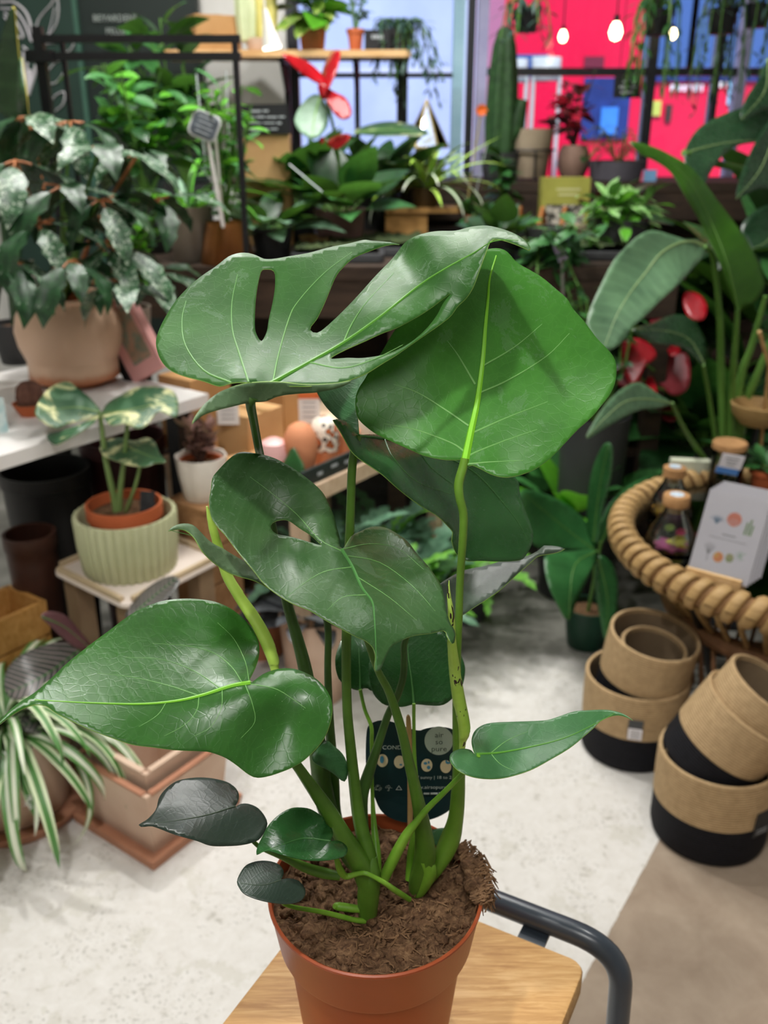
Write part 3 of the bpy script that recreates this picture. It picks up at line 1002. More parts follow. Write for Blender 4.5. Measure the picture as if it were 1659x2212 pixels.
# ---- care tag on a wooden stick, at the back of the pot
TAGC = mat('tag_dark_teal', '#12353a', '#0d2b30', rough=0.45)
def bent(px, py, dY=0.0):
    # the card leans a little back and is slightly curved
    x = (px - 890) / 100.0
    return W(px, py, 0.716 + 0.010 * (1775 - py) / 200.0 + 0.004 * x * x + dY)
tagt = thing('plant_care_tag', 'dark teal plant care tag with round icons, stuck in the monstera pot', 'tag', (W(880,1775,.716).x, .716, .808))
ol = [(792,1580),(800,1564),(822,1556),(850,1560),(880,1572),(905,1578),(918,1574),(945,1570),(975,1574),(988,1590),(990,1640),(990,1700),(984,1735),(960,1758),(925,1772),(885,1778),(845,1768),(822,1750),(808,1720),(795,1690),(790,1640)]
r_ = resample(spline(ol, 4, True), 7)
mb = MB()
ids = [mb.vert(bent(p[0], p[1])) for p in r_]
idb = [mb.vert(bent(p[0], p[1], 0.0009)) for p in r_]
mb.face(ids)
mb.face(idb[::-1])
for i in range(len(ids)):
    j = (i + 1) % len(ids)
    mb.face([ids[j], ids[i], idb[i], idb[j]])
mb.build('card', TAGC, tagt, smooth=False)
def disc(c, rx, ry, m, name, par, lift=-0.0006, f=bent, n=28):
    mb = MB()
    a = [mb.vert(f(c[0] + math.cos(2*PI*i/n)*rx, c[1] + math.sin(2*PI*i/n)*ry, lift)) for i in range(n)]
    b = [mb.vert(f(c[0] + math.cos(2*PI*i/n)*rx, c[1] + math.sin(2*PI*i/n)*ry, lift + 0.0004)) for i in range(n)]
    mb.face(a); mb.face(b[::-1])
    for i in range(n):
        mb.face([a[(i+1) % n], a[i], b[i], b[(i+1) % n]])
    return mb.build(name, m, par, smooth=False)
BADGE = mat('tag_badge_pale', '#b9c6ba', '#adbaae', rough=0.5)
CREAM = mat('tag_icon_cream', '#ead9b8', '#e2cfa9', rough=0.5)
BLUE = mat('tag_icon_blue', '#4f93b4', '#4589aa', rough=0.5)
disc((948,1600), 31, 31, BADGE, 'badge', tagt)
for i, (cx, cy) in enumerate([(826,1643),(863,1646),(922,1653),(963,1656)]):
    o = disc((cx, cy), 12, 14, CREAM, 'icon', tagt)
    for dx, dy, rx, ry in (((-1, -2, 4.5, 8),), ((3, 6, 3, 2),), ((-3, -4, 4, 3), (4, 5, 4, 4), (4, -6, 2, 3)), ((5, -8, 5, 2.5), (1, -11, 2, 3)))[i]:
        disc((cx + dx, cy + dy), rx, ry, BLUE, 'icon_mark', o, -0.0011, n=14)
def text_on(body, px, py, Y, hpx, m, par, name='lettering', dY=-0.0015, rot=None, align='CENTER', tilt=None, thick=0.00015):
    cu = bpy.data.curves.new(name, 'FONT')
    cu.body = body
    cu.size = 1.0
    cu.align_x = align
    cu.align_y = 'CENTER'
    cu.extrude = 0.0
    cu.resolution_u = 2
    tmp = bpy.data.objects.new(name, cu)
    COL.objects.link(tmp)
    dg = bpy.context.evaluated_depsgraph_get()
    me = bpy.data.meshes.new_from_object(tmp.evaluated_get(dg))
    bpy.data.objects.remove(tmp)
    me.name = name
    p = W(px, py, Y)
    k = hpx * mpp(px, py, Y) / 0.72
    R = tilt if tilt is not None else Euler((PI / 2, 0, 0)).to_matrix()
    if rot:
        R = R @ Matrix.Rotation(rot, 3, 'Z')
    nrm = R @ Vector((0, 0, 1))
    off = wloc(par)
    for v in me.vertices:
        q = p + R @ (Vector((v.co.x, v.co.y, 0)) * k) + nrm * (-dY)
        v.co = q - off
    me.materials.clear()
    me.materials.append(m)
    return link_obj(name, me, par)
def scribble(px0, px1, py, hpx, Y, m, par, seed=1, letters=False, dY=0.002):
    """a line of writing too blurred to read: short strokes of uneven width"""
    rq = random.Random(seed)
    x = px0
    mb = MB()
    while x < px1:
        w = rq.uniform(.5, .9) * hpx if letters else rq.uniform(1.2, 3.2) * hpx
        w = min(w, px1 - x)
        a = W(x + w / 2, py + rq.uniform(-.08, .08) * hpx, Y)
        k = mpp(x, py, Y)
        h = hpx * k * (rq.uniform(.75, 1) if letters else rq.uniform(.35, .6))
        mb.box((a.x, Y - dY, a.z), (w * k, .0012, h))
        x += w + hpx * (.22 if letters else .5)
    return mb.build('lettering', m, par, smooth=False)
TXT_D = mat('print_dark', '#22302e', '#1c2826')
TXT_L = mat('print_light', '#c8d0cc', '#b9c2be')
tt = Euler((math.radians(86), 0, 0)).to_matrix()
for i, s in enumerate(('air', 'so', 'pure')):
    text_on(s, 948, 1583 + 15 * i, .7235, 13, TXT_D, tagt, tilt=tt, dY=-0.004)
text_on('AIR CONDI', 836, 1610, .7235, 10, TXT_L, tagt, tilt=tt, dY=-0.004)
text_on('half sunny | 18 to 26', 935, 1677, .721, 8, TXT_L, tagt, tilt=tt, dY=-0.002)
text_on('www.airsopure.com', 938, 1698, .7205, 9, TXT_L, tagt, tilt=tt, dY=-0.002)
scribble(915, 962, 1711, 5, .7195, TXT_L, tagt, 5)
text_on('♻ ☂ △', 838, 1700, .7205, 11, TXT_L, tagt, tilt=tt, dY=-0.002)
WSTK = mat('stick_wood', '#c7a26c', '#b58f5b', rough=0.7, scale=40)
stem('stick', tagt, [(881,1546,.722,1.5),(882,1552,.722,5),(884,1600,.719,6),(886,1700,.711,6),(886,1790,.706,6)], WSTK)

# ---- stool
WOODST = None
def wood(name, c1, c2, c3, ang=0.0, sc=1.0, rough=0.5):
    if name in MATS:
        return MATS[name]
    N = NT(name)
    tc = N.add('ShaderNodeTexCoord')
    mp = N.add('ShaderNodeMapping')
    mp.inputs['Rotation'].default_value = (0, 0, ang)
    mp.inputs['Scale'].default_value = (6 * sc, 90 * sc, 40 * sc)
    N.link(tc.outputs['Object'], mp.inputs[0])
    n1 = N.noise(1.0, 6, 0.65, mp.outputs[0], 0.8)
    mp2 = N.add('ShaderNodeMapping')
    mp2.inputs['Rotation'].default_value = (0, 0, ang)
    mp2.inputs['Scale'].default_value = (3 * sc, 12 * sc, 10 * sc)
    N.link(tc.outputs['Object'], mp2.inputs[0])
    n2 = N.noise(1.0, 3, 0.5, mp2.outputs[0], 1.5)
    f = N.math('ADD', N.math('MULTIPLY', n1, 0.65), N.math('MULTIPLY', n2, 0.35))
    N.link(N.ramp(f, [(0.36, lin(c1)), (0.5, lin(c2)), (0.64, lin(c3))]), N.b.inputs['Base Color'])
    N.b.inputs['Roughness'].default_value = rough
    N.b.inputs['Specular IOR Level'].default_value = 0.3
    N.bump(n1, 0.15, 0.001)
    MATS[name] = N.m
    return N.m
e1, e2 = Vector((0.883, -0.47, 0)).normalized(), Vector((0.47, 0.883, 0)).normalized()
cr = G(1268, 2080, 0.645)                     # back right corner of the seat
sc_ = cr - e1 * 0.147 - e2 * 0.16
stool = thing('stool', 'low stool with pale wooden seat and bent grey tube frame, under the monstera', 'stool', (sc_.x, sc_.y, 0))
Rs = Matrix((e1, e2, Vector((0, 0, 1)))).transposed()
def rbox(mb, c, sx, sy, sz, R, rad=0.006, corner=0.012, n=4):
    """slab with rounded plan corners and eased top edge"""
    pts = []
    for qx, qy, a0 in ((1, 1, 0), (-1, 1, 1), (-1, -1, 2), (1, -1, 3)):
        for k in range(n + 1):
            a = (a0 + k / n) * PI / 2
            pts.append((qx * (sx / 2 - corner) + math.cos(a) * corner, qy * (sy / 2 - corner) + math.sin(a) * corner))
    levels = [(1, -sz / 2 + rad), (1 - 0, sz / 2 - rad)]
    prof = [(-rad, -sz / 2), (0, -sz / 2 + rad), (0, sz / 2 - rad), (-rad * 0.3, sz / 2 - rad * 0.3), (-rad, sz / 2)]
    rings = []
    for ins, z in prof:
        ring = []
        for x, y in pts:
            l = math.hypot(x, y)
            fx = x + ins * (1 if x > 0 else -1)
            fy = y + ins * (1 if y > 0 else -1)
            ring.append(mb.vert(Vector(c) + R @ Vector((fx, fy, z))))
        rings.append(ring)
    m = len(pts)
    for a, b in zip(rings[:-1], rings[1:]):
        for k in range(m):
            mb.face([a[k], a[(k + 1) % m], b[(k + 1) % m], b[k]])
    mb.face(rings[0][::-1])
    mb.face(rings[-1])
    return mb
SEATW = wood('stool_plank_wood', '#a97d4c', '#c49a63', '#d8b27e', ang=-math.atan2(e2.y, e2.x) - 0.02, sc=2.2)
rbox(MB(), (sc_.x, sc_.y, 0.645 - 0.016), 0.294, 0.32, 0.032, Rs, 0.004, 0.016).build('seat', SEATW, stool, sharp=35)
STEELG = mat('dark_grey_tube', '#3d4650', '#333b44', rough=0.28, spec=0.6)
def rounded(pts, rad, n=7):
    pts = [Vector(p) for p in pts]
    out = [pts[0]]
    for i in range(1, len(pts) - 1):
        a, b, c = pts[i - 1], pts[i], pts[i + 1]
        u, v = (a - b).normalized(), (c - b).normalized()
        r = min(rad, (a - b).length * 0.48, (c - b).length * 0.48)
        for k in range(n + 1):
            t = k / n
            out.append((b + u * r) * (1 - t) ** 2 + b * 2 * t * (1 - t) + (b + v * r) * t * t)
    out.append(pts[-1])
    return out
back = e2 * (0.16 + 0.030)
for sgn in (1, -1):
    nm = 'tube_frame'
    e2s = e2 * sgn
    c0 = Vector((sc_.x, sc_.y, 0))
    bk = e2s * 0.186
    pts = [c0 + bk + e1 * 0.195 + e2s * 0.03 + Vector((0, 0, 0.012)), c0 + bk + e1 * 0.178 + Vector((0, 0, 0.652)), c0 + bk - e1 * 0.178 + Vector((0, 0, 0.652)), c0 + bk - e1 * 0.195 + e2s * 0.03 + Vector((0, 0, 0.012))]
    MB().tube(rounded(pts, 0.055, 10), 0.0125, 16).build(nm, STEELG, stool)
    for s2 in (1, -1):
        c = c0 + e2s * 0.168 + e1 * (0.085 * s2) + Vector((0, 0, 0.640))
        MB().box(c, (0.030, 0.045, 0.004), Rs).build('bracket', STEELG, stool, smooth=False)
        MB().tube([c0 + e2s * 0.216 + e1 * (0.195 * s2) + Vector((0, 0, 0.0)), c0 + e2s * 0.2157 + e1 * (0.1948 * s2) + Vector((0, 0, 0.02))], 0.0145, 12).build('rubber_foot', mat('black_rubber', '#151515'), stool)
for s2 in (1, -1):
    MB().tube([c0 + e1 * (0.191 * s2) - e2 * 0.20 + Vector((0, 0, 0.2)), c0 + e1 * (0.191 * s2) + e2 * 0.20 + Vector((0, 0, 0.2))], 0.009, 10).build('stretcher', STEELG, stool)
# ================================================================== back wall, shop window, street
struct(MB().box((-1.385, YB + 0.05, ZC / 2), (1.83, 0.1, ZC)), 'wall_back', WALLW)
struct(MB().box((1.065, YB + 0.05, 0.27), (3.07, 0.1, 0.54)), 'wall_sill', mat('sill_grey_render', '#6f7072', '#5f6062', rough=0.8))
struct(MB().box((1.065, YB + 0.05, 2.72), (3.07, 0.1, 0.36)), 'wall_header', WALLW)
FRD = mat('window_frame_dark', '#22242a', '#1b1d22', rough=0.5)
FRB = mat('window_frame_pale_blue', '#a9cfe0', '#98c2d6', rough=0.5)
FRL = mat('window_frame_lavender', '#b3b2d6', '#a4a3cb', rough=0.5)
WG = glass('window_glass', '#f4f8ff', 0.94)
win = link_obj('window_1', None)
win.location = (1.06, YB, 0.54)
win['kind'] = 'structure'
for x, w, m in ((-0.44, 0.05, FRD), (0.36, 0.055, FRB), (0.42, 0.035, FRD), (0.475, 0.05, FRL), (1.30, 0.045, FRD), (1.62, 0.03, FRD), (1.74, 0.045, FRL), (2.57, 0.06, FRD)):
    MB().box((x, YB, 1.54), (w, 0.07, 2.0)).build('window_post', m, win, smooth=False)
for x0, x1, z, h in ((-0.44, 2.57, 0.56, 0.05), (-0.44, 2.57, 2.52, 0.05), (0.50, 2.55, 1.705, 0.035), (-0.42, 0.34, 1.69, 0.02)):
    MB().box(((x0 + x1) / 2, YB, z), (x1 - x0, 0.055, h)).build('window_rail', FRD, win, smooth=False)
for x0, x1 in ((-0.41, 0.33), (0.50, 1.275), (1.325, 1.60), (1.77, 2.53)):
    for z0, z1 in ((0.59, 1.685), (1.725, 2.49)):
        MB().box(((x0 + x1) / 2, YB, (z0 + z1) / 2), (x1 - x0, 0.006, z1 - z0)).build('pane', WG, win, smooth=False)

# street
sun = bpy.data.lights.new('sun', 'SUN')
sun.energy = 3.6
sun.angle = 0.05
sun.color = (1, 0.93, 0.86)
so = bpy.data.objects.new('sun', sun)
COL.objects.link(so)
so.rotation_euler = (math.radians(42), 0, math.radians(-12))
struct(MB().box((3, 13.1, -0.16), (44, 16, 0.1)), 'street_pavement', mat('asphalt_pale', '#9a98a6', '#85838f', rough=0.85, scale=2))
hs = MB().box((6, 20.5, 5), (44, 1, 10))
struct(hs, 'wall_opposite_street', mat('far_facade', '#b9c6e6', '#a7b4d6', rough=0.8, scale=0.6))

BUSR = mat('bus_red_paint', '#f01848', '#e61442', rough=0.3, scale=0.8)
BUSG = NT('bus_window_glass')
BUSG.b.inputs['Base Color'].default_value = lin('#3c5f9c')
BUSG.b.inputs['Roughness'].default_value = 0.12
BUSG.b.inputs['Specular IOR Level'].default_value = 0.9
BUSG = BUSG.m
BUSN = mat('bus_navy_skirt', '#1b2c66', '#24408c', rough=0.5, scale=3)
BY = 8.4
def bp(px, py, dY=0.0):
    return W(px, py, BY + dY)
p = bp(1100, 200)
bus = thing('double_decker_bus', 'bright red bus parked in the street outside the shop window', 'bus', (3.6, BY + 1.2, -0.11))
def panel(mb, x0, y0, x1, y1, d0, d1):
    a, b = bp(x0, y0), bp(x1, y1)
    X0, X1 = sorted((a.x, b.x))
    Z0, Z1 = sorted((a.z, b.z))
    mb.box(((X0 + X1) / 2, BY + (d0 + d1) / 2, (Z0 + Z1) / 2), (X1 - X0, d1 - d0, Z1 - Z0))
    return mb
xl = bp(1085, 150).x
mb = MB()
mb.box(((xl + 8.0) / 2, BY + 1.25, 2.30), (8.0 - xl, 2.5, 4.1))
mb.build('body', BUSR, bus, smooth=False)
for x0, y0, x1, y1 in ((1405, -60, 1492, 152), (1502, -60, 1560, 152), (1570, -60, 1700, 150)):
    panel(MB(), x0, y0, x1, y1, -0.03, 0.02).build('side_window', BUSG, bus, smooth=False)
panel(MB(), 1410, 152, 1700, 176, -0.035, 0.02).build('waist_rail', BUSN, bus, smooth=False)
panel(MB(), 1085, 118, 1182, 168, -0.03, 0.02).build('lower_window', BUSG, bus, smooth=False)
panel(MB(), 1262, 168, 1352, 300, -0.03, 0.02).build('wheel_arch', BUSN, bus, smooth=False)
panel(MB(), 1297, 232, 1328, 290, -0.06, 0.0).build('step_light_panel', mat('bus_sky_blue', '#4a94ea', '#3f86dc', rough=0.4), bus, smooth=False)
c = bp(1290, 330)
MB().lathe([(0.0, -0.14), (0.30, -0.14), (0.46, -0.12), (0.48, 0.0), (0.46, 0.12), (0.0, 0.12)], (c.x, BY - 0.02, 0.37), 32, Matrix.Rotation(PI / 2, 3, 'X')).build('wheel', mat('tyre_black', '#1a1a1e'), bus)
for i in range(11):
    panel(MB(), 1262 + i * 3.9, 122, 1264 + i * 3.9, 146, -0.02, 0.01).build('grille_slat', mat('grille_dark', '#7a2038'), bus, smooth=False)
panel(MB(), 1575, 166, 1602, 226, -0.03, 0.01).build('poster_panel', mat('bus_pale_blue', '#8fc6e8', '#7db8dd', rough=0.4), bus, smooth=False)
panel(MB(), 1406, 218, 1424, 250, -0.03, 0.01).build('side_lamp', mat('bus_lamp_yellow', '#d8dd6a', '#c3cc5a', rough=0.4), bus, smooth=False)
panel(MB(), 1438, 226, 1447, 262, -0.03, 0.01).build('fuel_flap', mat('bus_dark_flap', '#45302c'), bus, smooth=False)
WHT = mat('print_white', '#f6f2f6', '#ece8ee', rough=0.5)
scribble(1446, 1516, 190, 15, BY, WHT, bus, 3, True, .03)
scribble(1549, 1566, 184, 13, BY, WHT, bus, 4, True, .03)

# pavement chair outside
def street_chair(px, py, lab):
    r = W(px, py, 6.6)
    t = thing('cafe_chair', lab, 'chair', (r.x, 6.6, -0.11), 'pale chairs on the pavement outside')
    m = mat('chair_pale_grey', '#c4c9c6', '#b3b9b6', rough=0.5)
    z0 = -0.11
    mb = MB()
    n = 9
    g = [[mb.vert((r.x + (i / (n - 1) - 0.5) * 0.19, 6.6 - 0.06 * math.cos((i / (n - 1) - 0.5) * PI) + 0.02 * j, r.z - 0.07 + 0.07 * j)) for i in range(n)] for j in range(3)]
    for j in range(2):
        for i in range(n - 1):
            mb.face([g[j][i], g[j][i + 1], g[j + 1][i + 1], g[j + 1][i]])
    o = mb.build('backrest', m, t)
    sd = o.modifiers.new('thickness', 'SOLIDIFY'); sd.thickness = 0.018
    sz = z0 + (r.z - z0) * 0.56
    MB().box((r.x, 6.37, sz), (0.19, 0.36, 0.03)).build('seat', m, t, smooth=False)
    for sx in (-1, 1):
        MB().tube([(r.x + sx * 0.085, 6.60, r.z), (r.x + sx * 0.085, 6.57, sz), (r.x + sx * 0.085, 6.6, z0)], 0.014, 8).build('leg', m, t)
        MB().tube([(r.x + sx * 0.085, 6.19, sz), (r.x + sx * 0.085, 6.17, z0)], 0.014, 8).build('leg', m, t)
street_chair(1110, 152, 'pale grey cafe chair outside the window, left of the pair by the bus')
street_chair(1182, 148, 'pale grey cafe chair outside the window, right of the pair by the bus')

# ---- dark green wall panel with white leaf drawing
PG = mat('panel_dark_green', '#1e3a30', '#193229', rough=0.6, scale=2)
PG2 = mat('panel_dark_green_deep', '#14241f', '#101e1a', rough=0.6, scale=2)
gp = thing('leaf_wall_panel', 'dark green wall panel with white line drawing of leaves, top left', 'wall panel', (-1.4, 4.97, 0.4))
def pp(px, py, dY=0.0):
    return W(px, py, 4.9 + dY)
MB().box((-1.70, 4.945, 1.5), (0.50, 0.09, 2.2)).build('panel_board', PG, gp, smooth=False)
MB().box((-1.16, 4.955, 1.5), (0.56, 0.07, 2.2)).build('panel_board', PG2, gp, smooth=False)
MB().box((-1.445, 4.905, 1.5), (0.022, 0.03, 2.2)).build('trim_strip', mat('panel_trim_green', '#3d6353', '#355a4b'), gp, smooth=False)
def leafline(pts, w, fill=False):
    P = spline(pts, 8)
    mb = MB()
    mb.tube([pp(q[0], q[1], -0.006) for q in P], [w * mpp(q[0], q[1], 4.9) for q in P], 6, flat=0.3)
    mb.build('leaf_drawing', WHT, gp)
for pts, w in (([(75,70),(85,40),(110,10),(122,-8),(126,20),(122,50),(108,72),(92,78),(78,72)],3.4), ([(95,95),(120,92),(158,88),(150,110),(125,118),(98,118)],3.4), ([(98,160),(120,135),(140,130),(136,160),(118,180),(100,178)],3.4),
               ([(102,230),(122,205),(140,200),(136,225),(120,240)],3.4), ([(50,110),(52,150),(60,190),(58,150),(62,115),(50,100)],4), ([(0,5),(30,5),(58,30),(72,78)],5), ([(0,18),(30,22),(52,48),(68,90)],4), ([(10,28),(34,45),(50,78),(40,80),(24,55),(10,36)],4), ([(84,80),(92,150),(100,230),(104,290)],2.0), ([(105,75),(112,45),(118,15)],2.0), ([(62,205),(74,165),(78,140)],6), ([(66,150),(64,185),(58,205)],9)):
    leafline(pts, w * 1.5)
text_on('BEYARDENI', 248, 40, 4.9, 13, mat('print_dim', '#a9b3ae'), gp, dY=-0.002)
text_on('PELLEN', 256, 68, 4.9, 12, mat('print_dim', '#a9b3ae'), gp, dY=-0.002)

# ---- benches that carry the plants at the back
DKW = wood('bench_dark_wood', '#2a211b', '#3a2e25', '#4a3a2e', rough=0.7)
def bench(name, lab, x0, x1, y0, y1, z, th, m, legs=True, planks=5):
    t = thing(name, lab, 'bench', ((x0 + x1) / 2, (y0 + y1) / 2, 0))
    w = (y1 - y0) / planks
    for i in range(planks):
        MB().box(((x0 + x1) / 2, y0 + w * (i + 0.5), z - th / 2), (x1 - x0, w - 0.006, th)).build('plank', m, t, smooth=False)
    for x in (x0 + 0.05, (x0 + x1) / 2, x1 - 0.05):
        for y in (y0 + 0.05, y1 - 0.05):
            MB().box((x, y, (z - th) / 2), (0.06, 0.06, z - th)).build('leg', m, t, smooth=False)
    MB().box(((x0 + x1) / 2, y0 + 0.02, z - th - 0.06), (x1 - x0 - 0.04, 0.025, 0.12)).build('apron', m, t, smooth=False)
    MB().box(((x0 + x1) / 2, (y0 + y1) / 2, 0.42), (x1 - x0 - 0.1, y1 - y0 - 0.1, 0.03)).build('lower_shelf', m, t, smooth=False)
    MB().box(((x0 + x1) / 2, y1 - 0.03, z / 2), (x1 - x0 - 0.06, 0.02, z - 0.1)).build('back_panel', m, t, smooth=False)
    return t
BZ = 1.05
bench('display_bench', 'dark wooden display bench carrying potted plants behind the monstera', -0.86, 0.95, 2.97, 4.28, BZ, 0.04, DKW)
BZ2 = 1.23
bench('window_bench', 'dark wooden bench under the shop window carrying pots and a cactus', -0.3, 2.4, 4.34, 4.86, BZ2, 0.04, DKW, planks=3)

# ---- wall shelf
SHW = wood('shelf_pine', '#b98a58', '#d0a672', '#dfb988', rough=0.55)
sz = W(700, 108, 4.45).z
x0, x1 = W(395, 108, 4.45).x - 0.1, W(887, 108, 4.45).x
shf = thing('wall_shelf', 'pale wooden wall shelf on black brackets with pots and a carton', 'shelf', ((x0 + x1) / 2, 4.6, sz - 0.03))
MB().box(((x0 + x1) / 2, 4.58, sz - 0.014), (x1 - x0, 0.30, 0.028)).build('board', SHW, shf, smooth=False)
BLK = mat('black_steel', '#17181b', '#101114', rough=0.45)
for px in (616, 770):
    bx = W(px, 150, 4.62).x
    MB().box((bx, 4.70, sz - 0.20), (0.025, 0.025, 0.36)).build('bracket', BLK, shf, smooth=False)
    MB().box((bx, 4.58, sz - 0.038), (0.025, 0.26, 0.018)).build('bracket', BLK, shf, smooth=False)
    MB().tube([(bx, 4.69, sz - 0.16), (bx, 4.50, sz - 0.05)], 0.012, 6).build('bracket_strut', BLK, shf)
ENDB = MB().box((x1 - 0.03, 4.72, sz - 0.16), (0.05, 0.02, 0.30)).build('bracket', BLK, shf, smooth=False)
SHZ = sz
# ================================================================== plant kit
def blade(name, prof, mats, arch=0.3, fold=0.15, n=12, cross=3, wave=0.0, petiole=0.0, prad=0.02, twist=0.0, tipdown=0.0, mid=0.0):
    """unit leaf: base at the origin, length 1 along +Y, upper side +Z; prof = [(t, half-width)]; slot 0 blade, slot 1 stalk/midrib"""
    mb = MB()
    ts = np.array([p[0] for p in prof])
    ws = np.array([p[1] for p in prof])
    rows, uvs = [], []
    spine = []
    ang = 0.0
    y, z = 0.0, 0.0
    if petiole:
        y = petiole
    for i in range(n + 1):
        t = i / n
        w = float(np.interp(t, ts, ws))
        if i:
            ang = -arch * (t ** 1.3) - tipdown * max(0, t - 0.7) / 0.3
            y += math.cos(ang) / n
            z += math.sin(ang) / n
        spine.append((y, z, ang))
        row = []
        for k in range(-cross, cross + 1):
            q = k / cross
            a = q * w
            h = fold * abs(a) * (1 - 0.35 * abs(q)) + wave * w * math.sin(t * 17 + (1.3 if k > 0 else 0)) * abs(q)
            tw = twist * t
            xx = a * math.cos(tw) - h * math.sin(tw)
            hh = a * math.sin(tw) + h * math.cos(tw)
            row.append(mb.vert((xx, y - math.sin(ang) * hh * 1.0, z + math.cos(ang) * hh)))
            uvs.append((t, a))
        rows.append(row)
    for r0, r1 in zip(rows[:-1], rows[1:]):
        for k in range(len(r0) - 1):
            mb.face([r0[k], r0[k + 1], r1[k + 1], r1[k]])
    nv = len(uvs)
    mb.cur = 1
    if petiole:
        mb.tube([(0, 0, -petiole * 0.10), (0, petiole * 0.5, 0.0), (0, petiole * 1.0, 0.0)], prad, 5, caps=False)
    if mid:
        mb.tube([(0, s[0], s[1] + mid * 0.2) for s in spine[::2]], [mid * (1 - 0.8 * i / len(spine[::2])) for i in range(len(spine[::2]))], 4, caps=False)
    me = mb.mesh(name, mats, Vector((0, 0, 0)), True)
    uvl = me.uv_layers.new(name='UVMap')
    for p in me.polygons:
        for li in p.loop_indices:
            vi = me.loops[li].vertex_index
            uvl.data[li].uv = uvs[vi] if vi < nv else (0.5, 0.0)
    return me

def frame(az, pitch, roll=0.0):
    """+Y of the leaf to heading az (0 = away from camera, clockwise to the right), raised by pitch"""
    return Matrix.Rotation(-az, 3, 'Z') @ Matrix.Rotation(pitch, 3, 'X') @ Matrix.Rotation(roll, 3, 'Y')

def put(me, name, parent, pos, az, pitch, L, wd=1.0, roll=0.0):
    o = link_obj(name, me, parent)
    off = wloc(parent) if parent else Vector((0, 0, 0))
    R = frame(az, pitch, roll).to_4x4()
    o.matrix_basis = Matrix.Translation(Vector(pos) - off) @ R @ Matrix.Diagonal((L * wd, L, L, 1))
    return o

LANCE = [(0, .01), (.15, .07), (.4, .11), (.65, .09), (.85, .045), (1, .0)]
OVAL = [(0, .02), (.1, .12), (.3, .22), (.5, .25), (.7, .2), (.88, .1), (1, .0)]
HEART = [(0, .12), (.06, .27), (.2, .36), (.4, .35), (.65, .22), (.85, .1), (1, .0)]
STRAP = [(0, .02), (.1, .032), (.5, .036), (.8, .025), (1, .0)]
BROAD = [(0, .02), (.1, .10), (.3, .17), (.55, .18), (.8, .11), (.93, .05), (1, .0)]

G_MID = leaf_mat('foliage_mid_green', '#25542a', '#3f7a3c', rough=0.42, trans=0.18, stripe=0.15)
G_DARK = leaf_mat('foliage_dark_green', '#143018', '#234a26', rough=0.36, trans=0.12, stripe=0.12)
G_BRIGHT = leaf_mat('foliage_bright_green', '#3f8a1f', '#69b52f', rough=0.42, trans=0.3, stripe=0.12)
G_YEL = leaf_mat('foliage_yellow_green', '#6f9a33', '#b5bf5a', rough=0.45, trans=0.3, stripe=0.12)
G_GREY = leaf_mat('foliage_grey_green', '#4d7458', '#7d9f84', rough=0.42, trans=0.15, stripe=0.15)
STALK = mat('foliage_stalk', '#4f7a32', '#5f8a3c', rough=0.5)
STALKB = mat('foliage_stalk_orange', '#b5754a', '#a4673f', rough=0.5)
TERR = mat('terracotta_clay', '#c0643a', '#b55b33', rough=0.75, scale=10)
TERR2 = mat('terracotta_clay_pale', '#cf8a63', '#c07c57', rough=0.8, scale=10)

def pot(parent, c, r0, r1, h, m, name='pot', lip=0.0, th=0.006, soil=True, seg=40, wob=None, sm=None):
    """tapered pot; c = centre of its base; r0 base radius, r1 top radius"""
    x, y, z = c
    pr = [(0, z), (r0 * 0.96, z), (r0, z + 0.004)]
    if lip:
        pr += [(r0 + (r1 - r0) * 0.8, z + h * 0.78), (r1 + lip, z + h * 0.80), (r1 + lip, z + h)]
        rt = r1 + lip
    else:
        pr += [(r0 + (r1 - r0) * 0.5, z + h * 0.5), (r1, z + h)]
        rt = r1
    pr += [(rt - th, z + h), (rt - th * 1.1, z + h * 0.8), (r0 * 0.9, z + th), (0, z + th)]
    o = MB().lathe(pr, (x, y, 0), seg, wob=wob).build(name, m, parent, sharp=35)
    if soil:
        rs = (rt - th) * 0.97
        soil_disc((x, y), rs, z + h * 0.86, 0.004, rings=6, seg=24).build('soil', sm or SOIL, parent, sharp=180)
    return o

def rosette(parent, base, meshes, n, L, pitch, az=(0, 2 * PI), wd=1.0, name='leaf', seed=1, spread=0.01, jit=0.25, zlift=0.0, roll=0.3):
    rn = random.Random(seed)
    for i in range(n):
        a = az[0] + (az[1] - az[0]) * (i + rn.uniform(-0.4, 0.4)) / max(1, n)
        p = Vector(base) + Vector((math.sin(a), math.cos(a), 0)) * spread * rn.uniform(0.2, 1) + Vector((0, 0, zlift * rn.random()))
        put(rn.choice(meshes), name, parent, p, a, rn.uniform(*pitch), L * rn.uniform(1 - jit, 1 + jit), wd, rn.uniform(-roll, roll))

